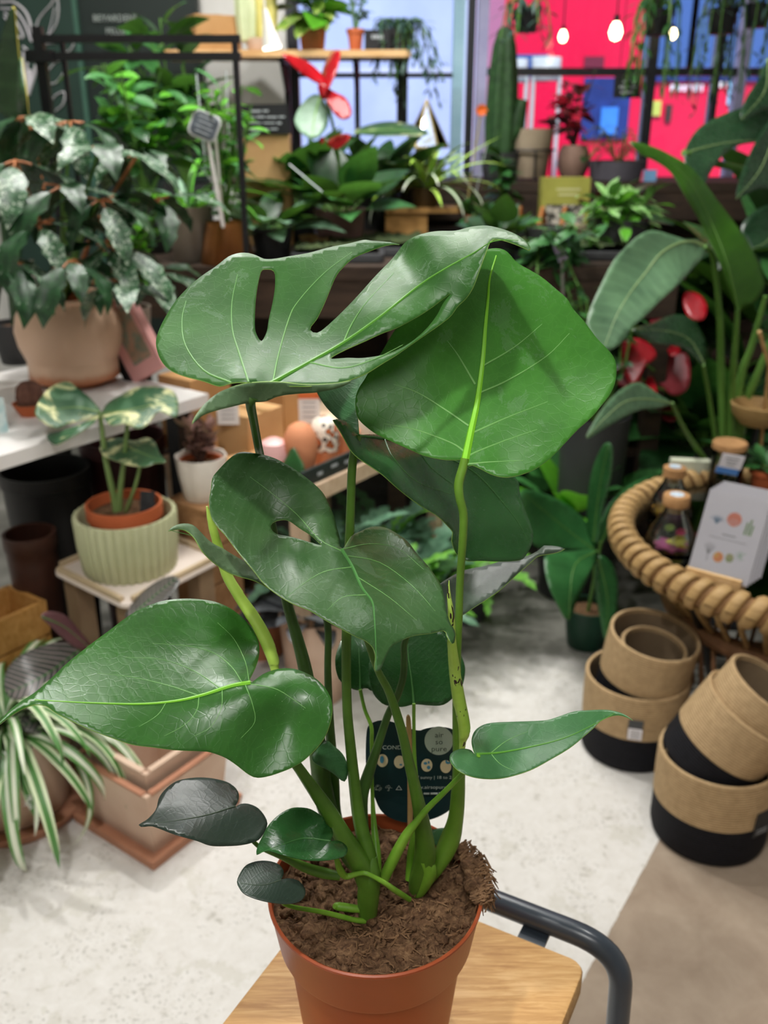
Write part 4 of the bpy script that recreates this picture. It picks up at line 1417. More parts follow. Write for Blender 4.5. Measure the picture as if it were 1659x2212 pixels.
def bush(parent, c, rad, meshes, n, L, seed=1, name='leaf', pitch=(-0.3, 0.9), stems=True, base=None, smat=None, wd=1.0, zsq=1.0):
    """leafy crown: leaves on thin twigs that leave the base"""
    rn = random.Random(seed)
    c = Vector(c)
    base = Vector(base) if base is not None else c - Vector((0, 0, rad))
    k = max(3, n // 9)
    tips = []
    for i in range(k):
        a = rn.uniform(0, 2 * PI)
        r = rad * math.sqrt(rn.random()) * 0.8
        tip = c + Vector((math.cos(a) * r, math.sin(a) * r, rn.uniform(-0.2, 0.9) * rad * zsq))
        m = (base + tip) / 2 + Vector((rn.uniform(-1, 1), rn.uniform(-1, 1), 0.5)) * rad * 0.2
        if stems:
            MB().tube([base, m, tip], [0.005, 0.004, 0.0025], 5).build('twig', smat or STALK, parent)
        tips.append((base, m, tip))
    for i in range(n):
        b, m, t = tips[i % k]
        f = rn.uniform(0.35, 1.0)
        p = b * (1 - f) ** 2 + m * 2 * f * (1 - f) + t * f * f
        a = rn.uniform(0, 2 * PI)
        put(rn.choice(meshes), name, parent, p, a, rn.uniform(*pitch), L * rn.uniform(0.7, 1.25), wd, rn.uniform(-0.5, 0.5))

M_LANCE = blade('leaf', LANCE, [G_MID, STALK], 0.7, 0.25, petiole=0.12, prad=0.012)
M_LANCE_B = blade('leaf', LANCE, [G_BRIGHT, STALK], 0.6, 0.25, petiole=0.12, prad=0.012)
M_OVAL = blade('leaf', OVAL, [G_MID, STALK], 0.6, 0.2, petiole=0.2, prad=0.014)
M_OVAL_B = blade('leaf', OVAL, [G_BRIGHT, STALK], 0.6, 0.2, petiole=0.15, prad=0.014)
M_OVAL_D = blade('leaf', OVAL, [G_DARK, STALK], 0.6, 0.2, petiole=0.25, prad=0.014)
M_BROAD = blade('leaf', BROAD, [G_MID, STALK], 0.7, 0.25, petiole=0.25, prad=0.012)
M_BROAD_D = blade('leaf', BROAD, [G_DARK, STALK], 0.7, 0.25, petiole=0.25, prad=0.012)
M_HEART = blade('leaf', HEART, [G_MID, STALK], 0.5, 0.2, petiole=0.5, prad=0.014)
M_HEART_D = blade('leaf', HEART, [G_DARK, STALK], 0.5, 0.2, petiole=0.5, prad=0.014)
M_STRAP = blade('leaf', STRAP, [G_MID, STALK], 1.5, 0.4, n=14)
M_STRAP_B = blade('leaf', STRAP, [G_BRIGHT, STALK], 1.3, 0.4, n=14)
# ================================================================== left side of the shop
def variegated(name, dark, light, cream, amt=0.5, scale=9.0, rough=0.4, edge=0.0):
    if name in MATS:
        return MATS[name]
    N = NT(name)
    v = N.coord('Object')
    uv = N.add('ShaderNodeUVMap'); uv.uv_map = 'UVMap'
    sep = N.add('ShaderNodeSeparateXYZ'); N.link(uv.outputs[0], sep.inputs[0])
    av = N.math('ABSOLUTE', sep.outputs[1])
    a = N.noise(scale, 5, 0.65, v, 0.8)
    b = N.noise(scale * 0.7, 3, 0.5, v)
    base = N.ramp(b, [(0.35, lin(dark)), (0.65, lin(light))])
    th = N.math('SUBTRACT', 1.0 - amt * 0.62, N.math('MULTIPLY', av, edge))
    f = N.math('MULTIPLY', N.math('SUBTRACT', a, N.math('SUBTRACT', th, 0.06)), 9.0)
    cl = N.add('ShaderNodeClamp'); N.link(f, cl.inputs[0])
    N.link(N.mix(cl.outputs[0], base, lin(cream)), N.b.inputs['Base Color'])
    N.b.inputs['Roughness'].default_value = rough
    N.bump(a, 0.2, 0.002)
    MATS[name] = N.m
    return N.m
dD, dN = Vector((0.58, 0.815, 0)).normalized(), Vector((-0.815, 0.58, 0)).normalized()
Rd = Matrix((dD, dN, Vector((0, 0, 1)))).transposed()
WHITEL = mat('white_laminate', '#e6e3e0', '#dcd9d6', rough=0.45, scale=3)

# white table
TZ = 0.80
tc0 = G(0, 985, TZ)
tb = thing('white_table', 'white table on dark legs at the left carrying the big beige pot', 'table', (tc0.x - 0.2, tc0.y + 0.25, 0))
cc = tc0 - dD * 0.06 + dN * 0.33
MB().box((cc.x, cc.y, TZ - 0.016), (1.36, 0.66, 0.032), Rd).build('table_top', WHITEL, tb, smooth=False)
for a in (-0.62, 0.62):
    for b in (-0.27, 0.27):
        q = cc + dD * a + dN * b
        MB().box((q.x, q.y, (TZ - 0.032) / 2), (0.045, 0.045, TZ - 0.032), Rd).build('leg', BLK, tb, smooth=False)

# beige pot with the variegated fatsia
BEIGE = NT('beige_glazed_clay')
_v = BEIGE.coord('Object')
_sp = BEIGE.add('ShaderNodeSeparateXYZ'); BEIGE.link(_v, _sp.inputs[0])
_n = BEIGE.noise(9, 4, 0.6, _v)
_h = BEIGE.math('ADD', _sp.outputs[2], BEIGE.math('MULTIPLY_ADD', _n, 0.03, -0.015))
BEIGE.link(BEIGE.ramp(_h, [(0.028, lin('#b4724c')), (0.050, lin('#d9b79a'))]), BEIGE.b.inputs['Base Color'])
BEIGE.b.inputs['Roughness'].default_value = 0.5
BEIGE = BEIGE.m
pb = G(150, 838, TZ) + Vector((0, 0.06, 0))
fat = thing('potted_fatsia', 'variegated fatsia with drooping lobed leaves in a bulbous beige clay pot', 'plant', (pb.x, pb.y, TZ))
prf = [(0, 0), (.082, 0), (.088, .004), (.112, .05), (.136, .11), (.142, .15), (.134, .19), (.116, .218), (.112, .226), (.119, .236), (.117, .241), (.108, .238), (.103, .226), (.12, .19), (.12, .02), (0, .02)]
MB().lathe(prf, (0, 0, 0), 56).build('planter', BEIGE, fat, local=True)
pot(fat, (pb.x, pb.y, TZ + 0.06), .075, .094, .165, TERR, 'inner_pot', th=.004)
VARF = variegated('fatsia_variegated', '#173d20', '#2c5c33', '#c3d3bd', 0.66, 16, 0.42)
VARF2 = variegated('fatsia_variegated_dark', '#12331a', '#255029', '#b7cbb2', 0.5, 18, 0.42)
FATL = [(0, .02), (.12, .10), (.3, .19), (.42, .15), (.5, .20), (.62, .14), (.72, .15), (.86, .07), (1, .0)]
MF = [blade('leaflet', FATL, [VARF, STALKB], 0.9, 0.25, n=14, petiole=0.22, prad=0.016, wave=0.10), blade('leaflet', FATL, [VARF2, STALKB], 1.3, 0.3, n=14, petiole=0.22, prad=0.016, wave=0.12)]
rn = random.Random(11)
top = Vector((pb.x, pb.y, TZ + 0.22))
for i, (px, py, Y, L) in enumerate([(215,318,2.42,.175),(32,345,2.38,.17),(238,528,2.30,.16),(80,480,2.26,.17),(135,400,2.35,.18),(335,430,2.48,.15),(20,560,2.22,.16),(300,330,2.55,.15),(150,260,2.55,.16),(330,585,2.40,.14),(150,560,2.20,.15),(270,610,2.28,.15),(215,430,2.30,.15),(60,250,2.60,.17)]):
    hub = W(px, py, Y)
    mid = (top + hub) / 2 + Vector((0, 0, 0.03))
    MB().tube(spline([tuple(top), tuple(mid), tuple(hub)], 5), [.006] * 6 + [.0045] * 5, 7).build('stalk', STALKB if i % 2 else STALK, fat)
    m = 7
    for k in range(m):
        a = 2 * PI * (k + rn.uniform(-.25, .25)) / m
        put(rn.choice(MF), 'leaflet', fat, hub, a, rn.uniform(-0.55, 0.15), L * rn.uniform(.8, 1.15), 1.0, rn.uniform(-.3, .3))
MB().tube([W(68,560,2.36), W(80,672,2.34)], 0.006, 4).build('label_stake', WHITEL, fat)

# terracotta dish with a brown cactus, blue card
q = G(70, 895, TZ)
cs = thing('small_cactus', 'small brown prickly cactus in a shallow terracotta dish on the white table', 'plant', (q.x, q.y, TZ))
pot(cs, (q.x, q.y, TZ), .030, .044, .03, TERR, 'dish', th=.004)
mb = MB()
mb.lathe([(0, .022), (.026, .026), (.032, .045), (.028, .068), (.015, .082), (0, .085)], (q.x, q.y, TZ), 30, wob=lambda a, i: 1 + .10 * math.cos(a * 10))
mb.build('cactus_body', mat('cactus_brown', '#6d4a3c', '#583a30', rough=0.9, scale=60, bump=0.6), cs)
q = G(4, 935, TZ)
solo(MB().box((q.x - 0.01, q.y, TZ + 0.04), (0.045, 0.02, 0.08), Rd), 'seed_packet', mat('packet_pale_blue', '#a9cfd2', '#e6f0ee', rough=0.6, scale=30), 'pale blue seed packet standing on the white table edge', 'packet', (q.x - 0.01, q.y, TZ), smooth=False)

# pink picture box leaning with a black edge
PINK = mat('box_pink', '#e3a9a4', '#dca09c', rough=0.6, scale=5)
qa, qb = W(218, 612, 2.36), W(372, 832, 2.36)
q = G(330, 832, TZ)
pk = thing('pink_picture_box', 'pink box with a cactus picture and black side, leaning on the white table', 'box', (q.x, q.y, TZ))
Rp = Matrix((Vector((0.86, -0.42, 0.0)).normalized(), Vector((0.42, 0.86, 0)).normalized(), Vector((0, 0, 1)))).transposed() @ Matrix.Rotation(math.radians(-30), 3, 'Y')
cpk = Vector((q.x - 0.066, q.y + 0.055, TZ + 0.142))
MB().box(cpk, (0.125, 0.03, 0.27), Rp).build('front_board', PINK, pk, smooth=False)
MB().box(cpk - Rp @ Vector((0.075, 0, 0)), (0.026, 0.034, 0.272), Rp).build('spine', BLK, pk, smooth=False)
MB().box(cpk + Rp @ Vector((0.008, -0.0155, -0.02)), (0.075, 0.001, 0.15), Rp).build('picture', mat('picture_cactus', '#7a8a78', '#b98f77', rough=0.6, scale=40), pk, smooth=False)
for k in range(3):
    MB().box(cpk + Rp @ Vector((0.006, -0.0155, 0.09 - k * 0.016)), (0.05 - 0.008 * k, 0.001, 0.006), Rp).build('lettering', mat('print_rose', '#b7736f'), pk, smooth=False)

# snake plant at the top left
SNK = leaf_mat('snake_leaf', '#1f3f22', '#34552f', rough=0.4, trans=0.05, stripe=0.3, sfreq=26, slope=0.2)
SNE = mat('snake_leaf_margin', '#b7ad4a', '#a79c40', rough=0.5)
q = W(20, 640, 2.75)
sn = thing('snake_plant', 'snake plant with tall yellow-edged leaves at the top left corner', 'plant', (q.x, 2.75, TZ))
pot(sn, (q.x, 2.75, TZ), .05, .065, .12, mat('pot_dark_grey', '#3a3b3d'), 'pot')
for out, Y in (([(6,250),(-8,180),(0,90),(20,25),(30,18),(34,60),(42,140),(56,250)], 2.72), ([(40,250),(36,180),(46,120),(60,235),(66,255)], 2.68), ([(-30,240),(-40,120),(-20,40),(-8,120),(0,240)], 2.78)):
    b = [(out[0][0] + out[-1][0]) / 2, 250]
    traced('leaf', sn, out, [(out[0][0], 250, Y), (out[-1][0], 250, Y), (out[3][0], out[3][1], Y - 0.05), (out[2][0], out[2][1], Y)], [SNK, SNK, SNE], step=9, thick=0.006, mid=[(b[0], 250), tuple(out[len(out) // 2])], midw=0)
    MB().tube([W(b[0], 248, Y), (q.x, 2.75, TZ + 0.1)], [0.014, 0.008], 8).build('leaf_base', SNK, sn)

# black double-rail frame
rk = thing('plant_rack', 'black metal double-rail rack standing behind the variegated fatsia', 'rack', (W(300,400,2.88).x, 2.88, 0))
pl, pr_ = W(86, 100, 2.86), W(508, 104, 2.86)
zb, zt = W(300, 122, 2.86).z, W(300, 84, 2.86).z
for z in (zb, zt):
    MB().box(((pl.x + pr_.x) / 2, 2.86, z), (pr_.x - pl.x + 0.03, 0.020, 0.020)).build('rail', BLK, rk, smooth=False)
MB().box((pr_.x, 2.86, zt / 2), (0.016, 0.016, zt)).build('post', BLK, rk, smooth=False)
MB().box((pl.x, 2.86, (zt + 0.03) / 2), (0.026, 0.026, zt + 0.03)).build('post', BLK, rk, smooth=False)
MB().box((pl.x + 0.05, 2.90, zt / 2), (0.012, 0.012, zt)).build('post', BLK, rk, smooth=False)
MB().box((pl.x, 2.86, zb), (0.07, 0.05, 0.03)).build('clamp', BLK, rk, smooth=False)

# green plants between the rack and the wall
def potted(name, label, c, r, h, pm, base_z, group=None, cat='plant'):
    t = thing(name, label, cat, (c[0], c[1], base_z), group)
    pot(t, (c[0], c[1], base_z), r * 0.78, r, h, pm, 'pot')
    return t
q = W(415, 560, 3.12)
t = potted('potted_dracaena', 'pale green grassy dracaena in a grey clay pot on the display bench', (q.x, 3.12), .075, .17, mat('pot_warm_grey', '#8f8479', '#82776d', rough=0.8), BZ)
rosette(t, (q.x, 3.12, BZ + 0.15), [M_STRAP_B, blade('leaf', STRAP, [G_GREY, STALK], 1.0, 0.4, n=14)], 22, .27, (0.5, 1.35), seed=5)
q = W(492, 560, 3.06)
BRZ = mat('pot_bronze', '#8a5a2c', '#6f4421', rough=0.35, metal=0.6, scale=5)
t = thing('potted_schefflera', 'bright green umbrella plant in a tapered bronze pot on the bench', 'plant', (q.x, 3.06, BZ))
MB().lathe([(0, 0), (.085, 0), (.087, .004), (.062, .12), (.06, .128), (.056, .12), (.07, .02), (0, .02)], (q.x, 3.06, BZ), 40).build('pot', BRZ, t)
soil_disc((q.x, 3.06), .057, BZ + .115, .003, 6, 24).build('soil', SOIL, t, sharp=180)
bush(t, W(478, 255, 3.06), .125, [M_OVAL_B, M_LANCE_B, M_OVAL], 105, .07, seed=3, base=(q.x, 3.06, BZ + .11))
MB().tube([W(466, 300, 2.98), W(482, 492, 3.0)], 0.0055, 5).build('label_stake', WHITEL, t)
q = W(330, 560, 3.35)
t = potted('potted_pothos', 'dark leafy pothos bush between the black rack and green wall panel', (q.x, 3.35), .09, .18, mat('pot_dark_grey', '#3a3b3d'), BZ - 0.02)
t.location.z = BZ
bush(t, W(330, 250, 3.35), .22, [M_OVAL, M_OVAL_D, M_OVAL_B, M_BROAD], 120, .11, seed=8, base=(q.x, 3.35, BZ + .15), zsq=0.9)
q = W(390, 180, 3.9)
t = potted('potted_rubber_plant', 'tall dark green rubber plant against the white wall behind the rack', (q.x, 3.9), .1, .2, mat('pot_dark_grey', '#3a3b3d'), BZ)
bush(t, W(355, 150, 3.9), .2, [M_OVAL_D, M_OVAL], 70, .17, seed=18, base=(q.x, 3.9, BZ + .17))
q = W(250, 560, 2.72)
t = potted('potted_ivy', 'low green ivy in a warm grey pot behind the fatsia', (q.x, 2.72), .085, .17, mat('pot_warm_grey', '#8f8479'), TZ)
bush(t, W(285, 470, 2.72), .12, [M_OVAL, M_OVAL_D, M_OVAL_B], 70, .07, seed=21, base=(q.x, 2.72, TZ + .14))

# hand-lettered tag on a white stick
tg = thing('chalk_plant_tag', 'rounded grey chalk tag on a white stake above the umbrella plant', 'tag', tuple(W(482, 490, 2.93)))
cT = W(442, 272, 2.93)
Rt = Matrix.Rotation(math.radians(-68), 3, 'X')
mb = MB()
Rq = Euler((math.radians(80), 0, 0)).to_matrix() @ Matrix.Rotation(math.radians(-22), 3, 'Z')
rbox(mb, cT, .088, .078, .005, Rq, 0.0015, 0.02).build('frame', mat('tag_pale_rim', '#c9ccca'), tg)
mb = MB()
rbox(mb, cT + Rq @ Vector((0, 0, .003)), .076, .066, .003, Rq, 0.001, 0.016).build('slate', mat('tag_slate', '#3f464d', '#59616a', rough=0.6, scale=60), tg)
for k in range(4):
    MB().box(cT + Rq @ Vector((0, .022 - k * .014, .0049)), (.05 - .008 * (k % 2), .0035, .0006), Rq).build('lettering', mat('chalk_dim', '#aab0b4'), tg, smooth=False)
MB().tube([cT + Vector((0.006, 0, -.03)), W(482, 490, 2.93)], 0.006, 5).build('stake', WHITEL, tg)
for k, (a, b, c_, d_) in enumerate(((424,160,432,240),(488,152,492,250))):
    mb = MB()
    p0, p1 = W(a, b, 3.2), W(c_, d_, 3.2)
    p1 = p1 + (p1 - p0) * 1.6
    mb.tube([p0, p1], 0.009, 5, flat=0.25)
    solo(mb, 'plant_label', mat('label_clear', '#c9d3d2', '#bac6c5', rough=0.2), ['pale plastic plant label left of the white stake tag', 'pale plastic plant label right of the white stake tag'][k], 'label', tuple(p1))

# ---- dark pots stacked under the table
def bigpot(name, label, px, py, Y, rpx, m, group='empty planters under the white table'):
    p = W(px, py, Y)
    r = rpx * mpp(px, py, Y)
    h = p.z
    t = [(0, 0), (r * .72, 0), (r * .74, .005), (r * .94, h * .86), (r * .95, h - .04), (r, h - .036), (r, h), (r - .008, h), (r * .9, h - .05), (r * .68, .02), (0, .02)]
    return solo(MB().lathe(t, (p.x, Y, 0), 44), name, m, label, 'planter', (p.x, Y, 0), group)
bigpot('empty_planter', 'large black empty planter under the white table', 96, 1010, 2.36, 96, mat('plastic_black', '#191a1b', '#121314', rough=0.5))
bigpot('empty_planter', 'dark red empty planter right of the black one under the table', 262, 940, 2.52, 92, mat('plastic_maroon', '#3f1c1c', '#331516', rough=0.5))
bigpot('empty_planter', 'brown empty nursery planter in front of the large black one', 62, 1150, 2.12, 56, mat('plastic_brown', '#43261b', '#351d15', rough=0.5))

# ---- tray table with the alocasia in a ribbed planter
a_, b_, c_ = G(272, 1306, .45), G(108, 1226, .45), G(482, 1200, .45)
tcx = (b_ + c_) / 2
e_d, e_n = (c_ - a_), (b_ - a_)
Ld, Ln = e_d.length, e_n.length
Rt2 = Matrix((e_d.normalized(), e_n.normalized(), Vector((0, 0, 1)))).transposed()
tr = thing('tray_table', 'low cream tray table with raised rim under the ribbed green planter', 'table', (tcx.x, tcx.y, 0))
CRM = mat('cream_enamel', '#e6d9cf', '#dccfc4', rough=0.45, scale=4)
CRB = mat('tray_rim_beige', '#c9b494', '#bba686', rough=0.55)
rbox(MB(), (tcx.x, tcx.y, .438), Ld, Ln, .014, Rt2, .003, .03).build('tray', CRM, tr)
for sx, sy, lx, ly in ((1, 0, .012, Ln - .05), (-1, 0, .012, Ln - .05), (0, 1, Ld - .05, .012), (0, -1, Ld - .05, .012)):
    q = tcx + Rt2 @ Vector((sx * (Ld / 2 - .008), sy * (Ln / 2 - .008), 0))
    MB().box((q.x, q.y, .4505), (lx, ly, .013), Rt2).build('rim', CRB, tr, smooth=False)
for sx, sy in ((1, 1), (1, -1), (-1, 1), (-1, -1)):
    q = tcx + Rt2 @ Vector((sx * (Ld / 2 - .045), sy * (Ln / 2 - .045), 0))
    MB().box((q.x, q.y, .2155), (.05, .05, .431), Rt2).build('leg', mat('leg_tan_wood', '#9a8265', '#876f55', rough=0.7), tr, smooth=False)
RIB = mat('planter_pale_green', '#bdc09a', '#b1b48d', rough=0.5, scale=5)
qb = G(283, 1222, .445) + Vector((0, 0.0, 0))
al = thing('potted_alocasia', 'variegated green and cream alocasia in terracotta pot inside a ribbed green planter', 'plant', (qb.x, qb.y, .445))
rb = 106 * mpp(283, 1180, qb.y)
wob = lambda a, i: 1 + .022 * abs(math.cos(a * 17)) if i < 5 or i > 8 else 1.0
MB().lathe([(0, 0), (rb * .90, 0), (rb * .92, .003), (rb * .98, .07), (rb, .143), (rb * .985, .147), (rb * .93, .147), (rb * .90, .140), (rb * .84, .01), (0, .01)], (0, 0, 0), 136, wob=lambda a, i: 1 + (.055 * abs(math.cos(a * 17)) - .03) * (1 if 1 <= i <= 5 else 0)).build('ribbed_planter', RIB, al, local=True, sharp=60)
pot(al, (qb.x, qb.y, .455), rb * .62, rb * .72, .16, TERR, 'inner_pot', lip=.004, th=.006)
VAL = variegated('alocasia_variegated', '#2b5136', '#466b49', '#d9d8a2', 0.62, 13, 0.35, edge=0.25)
VAL2 = mat('alocasia_margin', '#d8d79c', '#c3cb86', rough=0.4)
ALS = mat('alocasia_stalk', '#7f9a5c', '#6d8a4c', rough=0.4)
Yb = qb.y
traced('leaf', al, [(218,890),(190,905),(150,915),(120,925),(90,910),(75,888),(95,850),(120,830),(148,824),(170,840),(195,860),(212,880),(205,905),(180,920),(155,950),(120,962),(105,945),(130,930),(165,915)][:12], [(218,890,Yb-.02),(75,888,Yb-.10),(148,824,Yb+.05),(120,925,Yb-.12)], [VAL, VAL, VAL2], mid=[(216,890),(160,880),(85,890)], midw=3, vmat=ALS, step=8)
traced('leaf', al, [(216,892),(195,905),(165,920),(130,930),(100,940),(118,962),(150,948),(180,930),(205,912)], [(216,892,Yb-.02),(165,920,Yb-.10),(118,962,Yb-.14),(200,915,Yb-.08)], [VAL, VAL, VAL2], step=8)
traced('leaf', al, [(218,892),(235,868),(258,855),(290,838),(330,835),(370,842),(385,865),(382,900),(360,895),(340,890),(318,918),(295,926),(268,915),(240,920),(225,905)], [(220,892,Yb-.02),(290,838,Yb+.06),(385,870,Yb+.02),(295,926,Yb-.10),(240,915,Yb-.08),(330,880,Yb-.02)], [VAL, VAL, VAL2], mid=[(222,893),(280,885),(340,872),(382,868)], midw=2.5, vmat=ALS, step=8)
traced('leaf', al, [(215,965),(230,950),(260,945),(290,952),(315,945),(335,955),(345,980),(360,998),(335,1000),(315,1008),(280,1005),(250,995),(225,985)], [(215,965,Yb-.02),(275,945,Yb+.05),(360,998,Yb-.08),(290,1008,Yb-.09)], [VAL, VAL, VAL2], mid=[(270,965),(310,980),(355,997)], midw=2, vmat=ALS, step=8)
for pts in ([(216,892,Yb-.02,5),(228,990,Yb-.02,6),(245,1070,Yb,7),(255,1130,Yb,8)], [(275,920,Yb-.03,5),(268,990,Yb-.02,5),(258,1080,Yb,7),(258,1130,Yb,8)], [(302,1008,Yb-.05,3.5),(292,1050,Yb-.03,4),(270,1110,Yb,4)], [(285,1080,Yb+.02,3),(275,1100,Yb+.01,4),(266,1130,Yb,4)]):
    stem('stalk', al, pts, ALS)
cT = W(318, 1095, Yb - .03)
MB().box(cT, (.034, .004, .075), Euler((math.radians(-12), math.radians(8), .3)).to_matrix()).build('price_tag', mat('tag_black', '#191a1c', '#2c2e30', rough=0.5, scale=80), al, smooth=False)

# ---- calathea, spider plant and square planters on the floor
STR = leaf_mat('calathea_striped', '#22302c', '#2f3f38', rough=0.32, trans=0.05, stripe=0.95, sfreq=70, slope=1.3, veincol='#9d8f8e')
STR2 = leaf_mat('calathea_striped_green', '#3c6a34', '#5d8f45', rough=0.38, trans=0.2, stripe=0.85, sfreq=60, slope=1.3, veincol='#cfd4a6')
PUR = mat('calathea_purple_underside', '#5f3d40', '#523338', rough=0.5)
CLAY = mat('pale_clay', '#d3b8a2', '#c5a68f', rough=0.75, scale=7)
TRM = mat('terracotta_saucer', '#b58064', '#a27056', rough=0.75, scale=7)
qc = Vector((-.695, 1.885, 0))
ca = thing('potted_calathea', 'calathea with dark pink-striped leaves between the tray table and spider plant', 'plant', (qc.x, qc.y, 0))
pot(ca, (qc.x, qc.y, 0), .04, .052, .13, CLAY, 'pot')
cy = qc.y
for out, dep, m, md in (
    ([(15,1502),(8,1475),(18,1442),(45,1415),(80,1398),(130,1386),(165,1395),(172,1420),(150,1440),(125,1460),(95,1492),(60,1512),(30,1510)], [(15,1500,cy-.18),(165,1395,cy+.02),(60,1512,cy-.2),(45,1415,cy-.1)], STR, [(170,1405),(110,1450),(60,1478),(14,1498)]),
    ([(42,1568),(55,1535),(90,1518),(140,1512),(200,1515),(190,1555),(150,1575),(100,1584),(60,1580)], [(42,1568,cy-.22),(200,1515,cy-.05),(100,1584,cy-.22),(90,1518,cy-.12)], STR, [(200,1530),(120,1550),(45,1567)]),
    ([(178,1575),(230,1572),(270,1600),(295,1650),(297,1695),(288,1737),(262,1728),(225,1672),(192,1622)], [(178,1575,cy+.0),(270,1600,cy+.0),(290,1735,cy-.16),(200,1640,cy-.1)], STR2, [(215,1575),(250,1640),(285,1732)]),
    ([(270,1330),(298,1287),(338,1256),(375,1243),(388,1258),(362,1292),(325,1325),(290,1345)], [(270,1330,cy-.05),(380,1245,cy+.02),(325,1325,cy-.08)], STR, [(280,1335),(330,1290),(382,1248)]),
    ([(88,1332),(104,1320),(140,1328),(172,1362),(196,1396),(172,1404),(140,1382),(106,1350)], [(88,1332,cy-.12),(140,1328,cy-.05),(190,1398,cy-.03)], PUR, [(90,1332),(140,1355),(192,1398)])):
    traced('leaf', ca, out, dep, [m, PUR, m], mid=md, midw=1.6, vmat=LVD, step=9)
    e = md[0] if m is not PUR else md[-1]
    MB().tube([W(e[0], e[1], dep[1][2]), (qc.x, qc.y, 0.25), (qc.x, qc.y, .13)], .004, 6).build('stalk', STALK, ca)
    
sc = Vector((-.85, 1.735, 0))
sp_ = thing('potted_spider_plant', 'white-striped spider plant spilling from a round pale clay pot on the left floor', 'plant', tuple(sc))
pot(sp_, (sc.x, sc.y, .012), .118, .142, .215, CLAY, 'pot')
MB().lathe([(0, 0), (.152, 0), (.168, .03), (.163, .031), (.148, .010), (0, .010)], (sc.x, sc.y, 0), 56).build('saucer', TRM, sp_)
SPL = leaf_mat('spider_leaf', '#3f7434', '#5f954a', rough=0.42, trans=0.2, stripe=0.0)
def spider_mat(name, centre, side):
    if name in MATS: return MATS[name]
    N = NT(name)
    uv = N.add('ShaderNodeUVMap'); uv.uv_map = 'UVMap'
    sep = N.add('ShaderNodeSeparateXYZ'); N.link(uv.outputs[0], sep.inputs[0])
    av = N.math('ABSOLUTE', sep.outputs[1])
    N.link(N.mix(N.math('LESS_THAN', av, 0.014), lin(side), lin(centre)), N.b.inputs['Base Color'])
    N.b.inputs['Roughness'].default_value = 0.42
    MATS[name] = N.m
    return N.m
SPA, SPB_ = spider_mat('spider_leaf_white_centre', '#dfe6cf', '#5a8b47'), spider_mat('spider_leaf_green_centre', '#4f8540', '#cfdcb4')
MS = [blade('leaf', STRAP, [SPA, STALK], 1.9, 0.35, n=16, cross=3), blade('leaf', STRAP, [SPB_, STALK], 2.2, 0.35, n=16, cross=3), blade('leaf', STRAP, [SPA, STALK], 2.6, 0.35, n=16, cross=3)]
rosette(sp_, (sc.x, sc.y, .23), MS, 58, .33, (0.35, 1.25), seed=12, spread=.04, roll=.4)
rosette(sp_, (sc.x + .03, sc.y - .03, .22), MS, 16, .36, (0.2, .7), az=(PI * .45, PI * 1.2), seed=14, spread=.03, roll=.4)
FLW = mat('petal_white', '#f2f0ea')
for px, py in ((66,1722),(72,1742),(60,1735)):
    p = W(px, py, sc.y - .19)
    mb = MB()
    for k in range(5):
        a = 2 * PI * k / 5
        mb.poly([p, p + Vector((math.cos(a - .3) * .006, -.001, math.sin(a - .3) * .006)), p + Vector((math.cos(a) * .011, -.003, math.sin(a) * .011)), p + Vector((math.cos(a + .3) * .006, -.001, math.sin(a + .3) * .006))])
    mb.tube([p, p + Vector((.01, .02, .02)), (sc.x + .05, sc.y - .13, .24)], .0013, 4)
    mb.build('flower', FLW, sp_)

C0 = G(332, 1886, 0)
def sq(name, label, cen, side_b, side_t, z0, h, m, th=.012, rim=None, group=None):
    t = thing(name, label, 'planter', (cen.x, cen.y, z0), group)
    mb = MB()
    rings = []
    for s, z in ((side_b, z0), (side_t, z0 + h), (side_t - 2 * th, z0 + h), (side_b - 2 * th, z0 + th)):
        rings.append([mb.vert(Vector((cen.x, cen.y, 0)) + Rd @ Vector((sx * s / 2, sy * s / 2, z))) for sx, sy in ((-1, -1), (1, -1), (1, 1), (-1, 1))])
    for a, b in zip(rings[:-1], rings[1:]):
        for k in range(4):
            mb.face([a[k], a[(k + 1) % 4], b[(k + 1) % 4], b[k]])
    mb.face(rings[0][::-1]); mb.face(rings[-1])
    mb.build('body', m, t, smooth=False)
    if rim:
        mb = MB()
        for sx, sy in ((1, 0), (-1, 0), (0, 1), (0, -1)):
            L = side_t + .002
            q = Vector((cen.x, cen.y, 0)) + Rd @ Vector((sx * (side_t / 2 - th / 2), sy * (side_t / 2 - th / 2), z0 + h + .001))
            mb.box(q, (th + .004 if sx else L, th + .004 if sy else L - 2 * th - .009, .006) if sx else (L - 2 * th - .009, th + .004, .006), Rd)
        mb.build('rim', rim, t, smooth=False)
    return t
cen = C0 + dD * .135 + dN * .135
g = 'square clay planters on the left floor'
sq('square_saucer', 'square terracotta saucer on the floor under the nested square planters', cen, .262, .272, 0, .026, TRM, .010, None, g)
sq('square_planter', 'outer pale clay square planter standing in the terracotta saucer', cen, .205, .238, .011, .165, CLAY, .010, TRM, g)
sq('square_planter', 'inner pale clay square planter nested in the larger one', cen, .165, .192, .024, .185, CLAY, .010, CLAY, g)
q = G(505, 1690, 0)
for k in range(4):
    sq('stacked_saucer', ['lowest', 'second lowest', 'second highest', 'highest'][k] + ' brown clay saucer in the stack behind the square planters', Vector((q.x + .05, q.y + .16, 0)), .115, .125, .022 * k, .02, mat('clay_brown', '#8d6149', '#7b523d', rough=0.8), .008, None, 'brown clay saucers')
